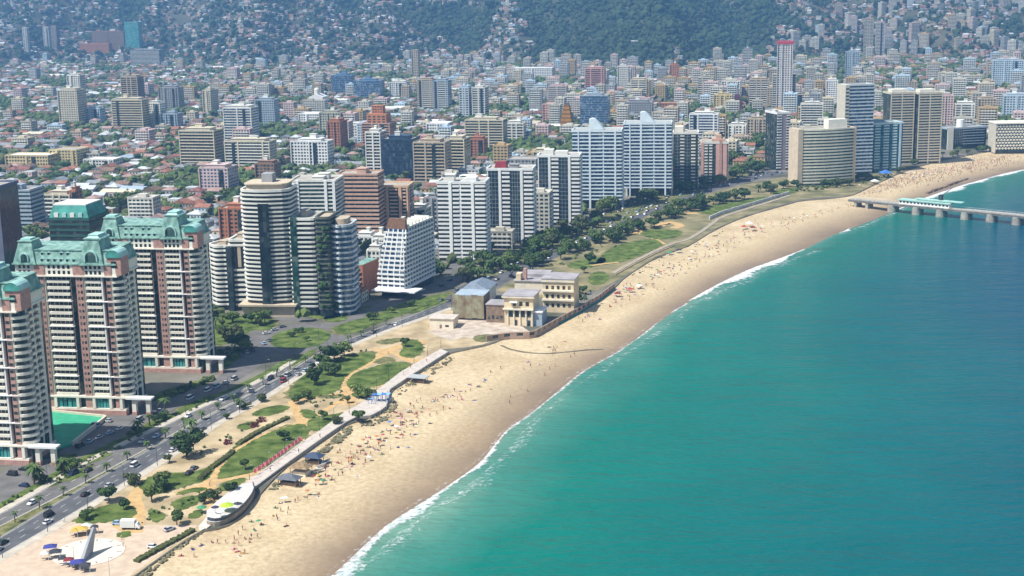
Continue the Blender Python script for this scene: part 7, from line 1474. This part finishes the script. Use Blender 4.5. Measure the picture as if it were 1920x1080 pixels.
for van in (0, 1):
    b0, g0_, r0 = car_mesh(4.3 if not van else 4.6, 1.75 if not van else 1.85, van); gm = g0_.mesh('cabin_glass', carglass)
    for cn, cl in CARC:
        pm = mat('paint_'+cn.replace(' ', '_'), cl, 0.25, spec=0.5); CT[(van, cn)] = (b0.mesh('body', pm), gm, r0.mesh('roof', pm))
mw = MB(); mw.tube((0, -0.11, 0), (0, 0.11, 0), 0.31, 0.31, 10); WH = mw.mesh('wheel', chrome); ml = MB(); ml.box(-0.05, 0.05, -0.18, 0.18, -0.08, 0.08, bottom=True); HL = ml.mesh('headlight', lampm); TL = ml.mesh('tail_light', tailm)
VR = random.Random(4)
CARS_AT = []
def car(x, y, rz, lab, group, cn=None, full=True, z=0.04):
    if taken(x, y, -1.0): return None
    for q in CARS_AT:
        if abs(q[0]-x) < 3.2 and abs(q[1]-y) < 4.4: return None
    CARS_AT.append((x, y))
    cn = cn or VR.choices([c[0] for c in CARC], (7, 5, 4, 3, 2, 4, 1, 2))[0]; van = 1 if VR.random() < 0.22 else 0; t = empty('car', (x, y, z), rz); a, b_, c_ = CT[(van, cn)]
    obj('body', a, t); obj('cabin_glass', b_, t); obj('roof', c_, t)
    if full:
        for sx in (-1.35, 1.35):
            for sy in (-0.82, 0.82): obj('wheel', WH, t, (sx, sy, 0.31))
        for sy in (-0.6, 0.6): obj('headlight', HL, t, (2.1, sy, 0.6)); obj('tail_light', TL, t, (-2.15, sy, 0.65))
    kind = 'van' if van else 'car'; return tag(t, lab.format(c=cn, k=kind), kind, group)
rdir = math.atan2(G(253, 893).y-G(97, 987).y, G(253, 893).x-G(97, 987).x)
ON_ROAD = [(90,981,'white',0,'{c} {k} on the seaward lanes beside the plaza'),(92,967,'black',0,'{c} {k} overtaking beside the plaza'),(160,929,'black',0,'{c} {k} on the seaward lanes level with the first lawn'),(253,874,'white',0,'{c} {k} in the middle of the seaward lanes'),(137,890,'dark blue',1,'{c} {k} on the inland lanes before the car park'),(165,884,'black',1,'{c} {k} on the inland lanes by a median palm'),(293,820,'pale blue',1,'{c} {k} on the inland lanes past the second palm'),(267,829,'silver',1,'{c} {k} close behind the pale blue one on the inland lanes'),(418,750,'white',1,'{c} {k} on the inland lanes in the tower shade'),(353,782,'white',1,'{c} {k} on the inland lanes below the sports court'),(6,1019,'dark green',0,'{c} {k} at the near end of the road'),(-4,1033,'silver',0,'{c} {k} cut off by the edge of the view'),(540,705,'silver',0,'{c} {k} near the road bend'),(532,716,'red',0,'{c} {k} by the lay by at the bend'),(642,650,'white',0,'{c} {k} just before the roundabout mouth'),(627,655,'grey',0,'{c} {k} behind the white one near the roundabout'),(700,624,'black',0,'{c} {k} past the roundabout'),(743,610,'white',0,'{c} {k} on the straight after the roundabout'),(470,735,'silver',1,'{c} {k} on the inland lanes towards the bend'),(507,712,'dark blue',1,'{c} {k} on the inland lanes at the bend'),(380,806,'grey',0,'{c} {k} on the seaward lanes below the court'),(450,762,'white',0,'{c} {k} on the seaward lanes towards the bend'),(205,912,'silver',0,'{c} {k} following on the seaward lanes'),(60,945,'white',1,'{c} {k} on the inland lanes in the tower shadow'),(325,846,'white',0,'{c} {k} by the roadside tree')]
for x, y, cn, inl, lab in ON_ROAD:
    g = G(x, y); car(g.x, g.y, rdir+(math.pi if inl else 0), lab, 'cars on the coast road', cn)
def park_row(p0, p1, n, rz, lab, group, full=True, jit=0.15, skip=0.15):
    for i in range(n):
        if VR.random() < skip: continue
        g = G(p0[0]+(p1[0]-p0[0])*i/max(1, n-1), p0[1]+(p1[1]-p0[1])*i/max(1, n-1)); car(g.x, g.y, rz+VR.uniform(-jit, jit)*0.4, lab, group, None, full)
park_row((12, 896), (66, 872), 6, rdir+1.5, '{c} {k} in the upper row of the near car park', 'near car park'); park_row((45, 912), (90, 892), 4, rdir+1.5, '{c} {k} in the lower row of the near car park', 'near car park'); park_row((178, 800), (262, 768), 8, rdir+1.5, '{c} {k} parked below the sports court', 'court car park'); park_row((150, 838), (300, 772), 9, rdir, '{c} {k} parked along the shaded lane', 'shaded lane cars'); park_row((340, 755), (440, 712), 7, rdir, '{c} {k} parked in front of the second copper tower', 'tower forecourt cars'); park_row((452, 668), (505, 640), 6, rdir+0.8, '{c} {k} waiting at the roundabout entry', 'roundabout cars'); park_row((500, 626), (530, 614), 3, rdir-0.6, '{c} {k} behind the roundabout', 'roundabout cars'); park_row((560, 704), (612, 672), 5, rdir, '{c} {k} in the lay by beside the upper lawn', 'lay by cars')
for f, lab, k in ((-0.32, '{c} {k} in the seaward lane of the tree lined avenue', 1), (-0.12, '{c} {k} in the second lane of the tree lined avenue', 1), (0.13, '{c} {k} in the third lane of the tree lined avenue', -1), (0.34, '{c} {k} parked at the inner kerb of the tree lined avenue', -1)):
    d = 0; pts = resample(ave_g, 400)
    i = 4
    while i < 395:
        t = (pts[i+2]-pts[i-2]).normalized(); nn = Vector((-t.y, t.x)); p = pts[i]+nn*22*f; car(p.x, p.y, math.atan2(t.y, t.x)+(0 if k > 0 else math.pi), lab, 'avenue cars', None, p.y < 900); i += VR.randint(6, 22)
for i in range(40):
    p = ave2_g[10+i*2 % 78] if False else ave2_g[min(88, 8+i*2)]; t = (ave2_g[min(89, 9+i*2)]-p).normalized(); nn = Vector((-t.y, t.x)); p = p+nn*VR.choice((-4.5, -1.5, 1.8, 5)); car(p.x, p.y, math.atan2(t.y, t.x), '{c} {k} on the street behind the avenue trees', 'back street cars', None, False)
# box truck and parked vehicles by the plaza
g = G(246, 992); t = empty('box_truck', (g.x, g.y, 0.1), R_(-4)); tag(t, 'white box truck parked at the edge of the plaza', 'truck'); wallbox(t, 'cargo_box', white, -3.4, 1.6, -1.15, 1.15, 0.8, 3.3); mb = MB(); loft(mb, [[(x, -1.05, 0.5), (x, 1.05, 0.5), (x, 1.05, zt*0.7), (x, 0.95, zt), (x, -0.95, zt), (x, -1.05, zt*0.7)] for x, zt in ((1.75, 2.4), (2.5, 2.4), (3.0, 1.5), (3.3, 1.25))]); obj('cab', mb.mesh('cab', white), t); wallbox(t, 'windscreen', carglass, 2.52, 2.66, -0.85, 0.85, 1.5, 2.2); wallbox(t, 'chassis', iron, -3.3, 3.0, -0.5, 0.5, 0.45, 0.8)
for sx in (-2.4, 2.3):
    for sy in (-0.95, 0.95): obj('wheel', WH, t, (sx, sy, 0.42), 0, (1.35, 1.2, 1.35))
for x, y, cn, rz, lab in ((288, 1028, 'white', -0.2, '{c} {k} parked between plaza and beach'), (222, 984, 'pale blue', -0.1, '{c} {k} parked behind the box truck'), (318, 995, 'silver', 0.9, '{c} {k} parked behind the beach hedge'), (312, 1003, 'grey', 0.9, '{c} {k} parked second behind the beach hedge'), (314, 858, 'white', rdir, '{c} {k} pulled up by the roadside tree'), (364, 880, 'grey', rdir, '{c} {k} in the soil parking by the lawn'), (374, 873, 'silver', rdir, '{c} {k} second in the soil parking by the lawn'), (355, 889, 'black', rdir, '{c} {k} last in the soil parking by the lawn')):
    g = G(x, y); car(g.x, g.y, rz, lab, 'parked by the park', cn, True, 0.1)
# street lamps
def lamp(x, y, rz, lab, group, h=8.0):
    key = ('lamp', h)
    if key not in HMESH:
        mb = MB(); mb.tube((0, 0, 0), (0, 0, h), 0.11, 0.06, 6); mq = MB(); mq.tube((0, 0, h), (1.6, 0, h+0.35), 0.05, 0.04, 5); mh = MB(); mh.box(1.4, 2.2, -0.15, 0.15, h+0.28, h+0.45, bottom=True); HMESH[key] = (mb.mesh('post', iron), mq.mesh('arm', iron), mh.mesh('lamp_head', greywall))
    t = empty('street_lamp', (x, y, 0.1), rz)
    for nm, q in zip(('post', 'arm', 'lamp_head'), HMESH[key]): obj(nm, q, t)
    return tag(t, lab, 'street lamp', group)
ls = resample(GP([(x+5, y+4) for x, y in ROAD_SEA[1:]]), 17)
for i, p in enumerate(ls): lamp(p.x, p.y, rdir+math.pi/2, 'street lamp on the seaward pavement of the coast road', 'coast road lamps')
for i, p in enumerate(resample(GP([(x-3, y-2) for x, y in ROAD_INL]), 9)): lamp(p.x, p.y, rdir-math.pi/2, 'street lamp on the inland kerb of the coast road', 'inland kerb lamps')
for i, p in enumerate(resample(GP(PROM_INL), 15)): lamp(p.x, p.y, rdir, 'slim lamp along the promenade', 'promenade lamps', 5.0)
g = G(598, 637); lamp(g.x, g.y, 0, 'single tall post standing on the roundabout', None, 7.0)
# flag poles on the plaza
for x, y, lab in ((206, 1082, 'thin pole at the near edge of the plaza'), (140, 1062, 'short pole in front of the sundial')):
    g = G(x, y); t = empty('plaza_pole', (g.x, g.y, 0.09)); tag(t, lab, 'pole'); mb = MB(); mb.tube((0, 0, 0), (0, 0, 6.5), 0.09, 0.05, 6); obj('post', mb.mesh('post', greywall), t); mb = MB(); mb.tube((0, 0, 6.5), (0, 0, 6.7), 0.12, 0.12, 8); obj('cap', mb.mesh('cap', white), t)

# dune scrub between promenade and sand: tufts with gaps (one mass)
SR = np.random.RandomState(5); V = []; F = []; off = 0
def tufts(poly, n, z0, smin=0.3, smax=0.8):
    global off
    P = [Vector(q[:2]) for q in poly]; xs = [p.x for p in P]; ys = [p.y for p in P]; k = 0
    while k < n:
        x, y = SR.uniform(min(xs), max(xs)), SR.uniform(min(ys), max(ys)); k += 0.3
        if not inside(x, y, P) or math.sin(x*0.5)*math.sin(y*0.4)+SR.normal(0, 0.5) < -0.2: continue
        k += 0.7; s = SR.uniform(smin, smax); c = np.array([x, y, z0+s*0.35]); v = IV*s*(1+SR.normal(0, 0.25, (len(IV), 1)))*np.array([1, 1, 0.6]); V.append(v+c); F.append(IF+off); off += len(IV)
for pl, n in (([(500,920),(530,893),(590,845),(612,838),(575,870),(545,895),(520,918)], 520), ([(600,850),(640,805),(665,798),(655,815),(630,835),(610,850)], 420), ([(655,800),(690,788),(725,770),(735,745),(745,760),(725,790),(690,800)], 380), ([(735,738),(780,705),(830,672),(860,665),(830,690),(790,715),(745,745)], 420), ([(385,995),(345,1015),(300,1050),(255,1085),(275,1085),(310,1052),(360,1015)], 420), ([(870,650),(905,637),(945,634),(900,650)], 60), ([(1180,516),(1235,484),(1262,468),(1268,472),(1240,490),(1190,518)], 120), ([(1290,464),(1340,440),(1360,430),(1345,443),(1300,465)], 90)): tufts([G(x, y, -0.7) for x, y in pl], n, -0.72)
me = bpy.data.meshes.new('dune_scrub'); me.from_pydata(np.concatenate(V).tolist(), [], np.concatenate(F).tolist()); me.materials.append(M_scrub); me.update(); o = obj('dune_scrub', me); o['kind'] = 'stuff'; o['label'] = 'dry grey green scrub on the dune strip below the promenade'; o['category'] = 'scrub'
# ================================================================== PEOPLE ON THE BEACH
SKIN = [mat('skin_light', (0.55, 0.33, 0.22), 0.6), mat('skin_tan', (0.34, 0.18, 0.11), 0.6)]; HAIR = mat('hair_dark', (0.025, 0.018, 0.014), 0.7)
CLO = [('red', redc), ('blue', bluc), ('white', whc), ('black', drkc), ('yellow', yelc), ('pink', pnkc), ('navy', nav_b), ('green', grn)]
PM = {}
def person_mesh(pose, ci, si):
    k = (pose, ci, si)
    if k in PM: return PM[k]
    v, f, J = FIG[pose]; me = bpy.data.meshes.new('person'); me.from_pydata(v, [], f)
    for q in (SKIN[si], CLO[ci][1], HAIR): me.materials.append(q)
    pel, che, hed, top = (Vector(J[n]) for n in ('pel', 'che', 'hed', 'top')); kn = (Vector(J['lhi'])+Vector(J['lkn']))/2
    full = ci % 3 != 1; mi = []
    for p in me.polygons:
        c = p.center; d = [(c-pel).length, (c-che).length, (c-top).length, (c-hed).length]
        t = (che-pel); u = (c-pel).dot(t)/t.length_squared
        if (c-top).length < 0.085 or ((c-hed).length < 0.12 and (c.y-hed.y > 0.02 if pose != 'lie' else c.y > hed.y)): mi.append(2)
        elif abs(c.x) < 0.2 and -0.35 < u < (1.25 if full else 0.35) and (c-pel-t*u).length < 0.24: mi.append(1)
        else: mi.append(0)
    me.polygons.foreach_set('material_index', mi); me.polygons.foreach_set('use_smooth', [True]*len(mi)); me.update(); PM[k] = me; return me
PR = random.Random(31); BLN = np.array([(p.x, p.y) for p in bl]); WLN = np.array([(p.x, p.y) for p in wl])
def on_beach(px, py):
    g = G(px, py, -2.0); p = np.array([g.x, g.y]); db = np.min(np.hypot(*(BLN-p).T)); dw = np.min(np.hypot(*(WLN-p).T)); t = db/(db+dw); z = beach_z(t); g = G(px, py, z); return g.x, g.y, z, t
ZONES = [ # polygon-ish lines of people in the photo: (x0,y0,x1,y1,spread,count,where)
 (430,1030,520,960,18,26,'on the sand below the bastion'), (520,960,620,890,22,26,'on the sand near the kiosks'), (620,900,700,830,20,40,'on the sand left of the big group'), (690,850,790,770,22,60,'in the busy middle of the near beach'), (760,790,830,735,14,26,'on the sand below the lifeguard hut'), (840,760,960,690,14,22,'on the sand before the stream'), (980,690,1070,640,12,12,'near the mouth of the stream'), (950,755,1090,655,5,8,'walking along the wet sand'), (1050,610,1170,560,14,20,'on the sand below the garden wall'), (1160,560,1270,500,18,44,'on the crowded sand beyond the mansion'), (1250,510,1400,440,16,60,'on the crowded sand below the stepped terrace'), (1390,440,1500,410,12,30,'on the sand towards the pier'), (1500,410,1600,385,9,16,'on the sand just before the pier'), (300,1070,420,1010,12,9,'on the near corner of the sand')]
crowd = []; npeople = 0; TOW = {}
for x0, y0, x1, y1, sp, n, where in ZONES:
    for i in range(n):
        u = PR.random(); px = x0+(x1-x0)*u+PR.gauss(0, sp); py = y0+(y1-y0)*u+PR.gauss(0, sp*0.45); x, y, z, t = on_beach(px, py)
        if t < 0.06 or t > 0.97: continue
        pose = PR.choices(('stand', 'walk', 'sit', 'lie'), (3, 3, 4, 3) if 'wet' not in where else (1, 3, 0, 0))[0]; ci = PR.randrange(8); si = PR.randrange(2); s = PR.uniform(0.92, 1.08)
        if npeople < 300:
            npeople += 1; o = obj('person', person_mesh(pose, ci, si), None, (x, y, z-0.02), PR.uniform(0, 6.28), s)
            tag(o, f'person in {CLO[ci][0]} {dict(stand="standing", walk="walking", sit="sitting", lie="lying")[pose]} {where}', 'person', 'people on the beach')
        else: crowd.append((pose, ci, si, x, y, z, s))
        if pose == 'lie' or (pose == 'sit' and PR.random() < 0.6):
            c2 = PR.randrange(8)
            if c2 not in TOW: mb = MB(); mb.box(-0.5, 0.5, -1.0, 1.0, 0, 0.03); TOW[c2] = mb.mesh('beach_towel', CLO[c2][1])
            tag(obj('beach_towel', TOW[c2], None, (x+0.1, y, z+0.01), PR.uniform(0, 3.1)), f'{CLO[c2][0]} towel spread {where}', 'towel', 'towels on the sand')
# the dense crowd beyond the pier and around it
for i in range(900):
    u = PR.random(); px = 1610+(1900-1610)*u+PR.gauss(0, 14); py = 358+(296-358)*u+PR.gauss(0, 7); x, y, z, t = on_beach(px, py)
    if 0.05 < t < 0.9: crowd.append((PR.choice(('stand', 'walk', 'sit', 'lie')), PR.randrange(8), PR.randrange(2), x, y, z, 1.0))
def merge_crowd(name, cr, label):
    V = []; F = []; M = []; off = 0; ms = SKIN+[c[1] for c in CLO]+[HAIR]
    for pose, ci, si, x, y, z, s in cr:
        me = person_mesh(pose, ci, si); v = np.array(FIG[pose][0]); a = PR.uniform(0, 6.28); c, sn = math.cos(a), math.sin(a); V.append(np.stack([v[:, 0]*c-v[:, 1]*sn+x, v[:, 0]*sn+v[:, 1]*c+y, v[:, 2]*s+z], 1)); F += [tuple(i+off for i in f) for f in FIG[pose][1]]; off += len(v)
        mi = np.empty(len(me.polygons), dtype=np.int32); me.polygons.foreach_get('material_index', mi); mp = [si, 2+ci, 10]; M += [mp[k] for k in mi]
    m = bpy.data.meshes.new(name); m.from_pydata(np.concatenate(V).tolist(), [], F)
    for q in ms: m.materials.append(q)
    m.polygons.foreach_set('material_index', M); m.update(); o = obj(name, m); o['kind'] = 'stuff'; o['label'] = label; o['category'] = 'crowd'
merge_crowd('beach_crowd', crowd, 'dense crowd of bathers on the sand around and beyond the pier')
# umbrellas and shelters
UM = [(770,690),(742,715)]
UC = [('red', redc), ('yellow', yelc), ('blue', bluc), ('white', whc), ('orange', orgc), ('green', grn), ('maroon', maroonc), ('pink', pnkc)]
nu = 0
for x0, y0, x1, y1, sp, n, where in ((460,1000,620,890,14,9,'below the bastion'), (640,880,790,770,16,11,'in the busy middle of the near beach'), (1160,552,1200,535,6,8,'by the garden wall end'), (1220,520,1400,440,12,16,'below the stepped terrace'), (1400,440,1520,405,8,12,'towards the pier'), (1620,352,1880,297,8,44,'beyond the pier')):
    for i in range(n):
        u = PR.random(); px = x0+(x1-x0)*u+PR.gauss(0, sp); py = y0+(y1-y0)*u+PR.gauss(0, sp*0.4); x, y, z, t = on_beach(px, py)
        if not 0.05 < t < 0.9: continue
        c = PR.choice(UC); parasol(x, y, z, c[1], 0.95, f'{c[0]} umbrella on the sand {where}', 'beach umbrellas', h=1.9); nu += 1
def shelter(px, py, m, lab, s=1.0):
    x, y, z, t = on_beach(px, py); r = empty('beach_tent', (x, y, z), 0.3); tag(r, lab, 'tent'); mb = MB(); mb.prism([(-2*s, -1.6*s), (2*s, -1.6*s), (2*s, 1.6*s), (-2*s, 1.6*s)], 1.9*s, 3.0*s, taper=[(-0.1, -0.1), (0.1, -0.1), (0.1, 0.1), (-0.1, 0.1)], bottom=True); obj('canopy', mb.mesh('canopy', m), r)
    for sx in (-1, 1):
        for sy in (-1, 1): wallbox(r, 'post', white, sx*1.8*s-0.06, sx*1.8*s+0.06, sy*1.4*s-0.06, sy*1.4*s+0.06, -0.3, 1.95*s)
for q in ((1182,548,redc,'red tent at the end of the garden wall',1.0), (1158,556,maroonc,'maroon tent beside the garden wall',1.0), (1199,541,whc,'white tent near the red one',0.9), (1640,346,whc,'white pointed tent on the sand beyond the pier',1.6), (1660,334,bluc,'large blue tent at the back of the far beach',2.6), (1405,424,whc,'white tent by the beach stalls',1.2), (1395,430,redc,'red stall tent by the beach stalls',1.1), (1412,432,maroonc,'maroon stall tent by the beach stalls',1.1), (1272,474,drkc,'dark tent at the terrace corner',1.0), (1256,478,grn,'green tent at the terrace corner',0.9)): shelter(*q)
# walkers on the plaza, promenade and paths
for x, y, z, w in [(228,1012,.1,'on the plaza behind the sundial'),(58,1095,.1,'at the near edge of the plaza'),(231,1026,.2,'on the rim of the sundial floor'),(120,980,.12,'on the pavement by the plaza'),(395,905,.1,'on the ochre path bend'),(393,912,.1,'by the ochre path bend'),(560,850,.4,'on the promenade beside the flags'),(600,822,.4,'on the promenade by the lawn'),(640,790,.4,'on the promenade below the small lawns'),(655,778,.4,'on the promenade near the bulge'),(727,742,.4,'on the promenade by the play frame'),(757,705,.4,'on the promenade beside the eye shaped lawn'),(770,692,.4,'on the narrow end of the promenade'),(800,680,.4,'far along the promenade'),(507,885,.4,'on the promenade by the first flags'),(728,664,.1,'at the crossing of the ochre paths')]:
    g = G(x, y); pose = PR.choice(('stand', 'walk')); ci = PR.randrange(8); tag(obj('person', person_mesh(pose, ci, 0), None, (g.x, g.y, z), PR.uniform(0, 6.28)), f'person in {CLO[ci][0]} {"standing" if pose == "stand" else "walking"} {w}', 'person', 'people on the promenade and plaza')
print('people', npeople, 'crowd', len(crowd), 'umbrellas', nu)
# ================================================================== AIR
mb = MB(); mb.box(-3200, 3300, -900, 5300, -6.0, 246.0, bottom=True)
hm = bpy.data.materials.new('haze_air'); hm.use_nodes = True; nt = hm.node_tree; nt.nodes.remove(nt.nodes['Principled BSDF'])
pv = nt.nodes.new('ShaderNodeVolumePrincipled'); pv.inputs['Color'].default_value = (0.25, 0.53, 0.92, 1); pv.inputs['Density'].default_value = 0.00015; pv.inputs['Anisotropy'].default_value = 0.2
nt.links.new(pv.outputs[0], nt.nodes['Material Output'].inputs['Volume'])
hz_o = obj('haze', mb.mesh('haze', hm)); hz_o['kind'] = 'stuff'
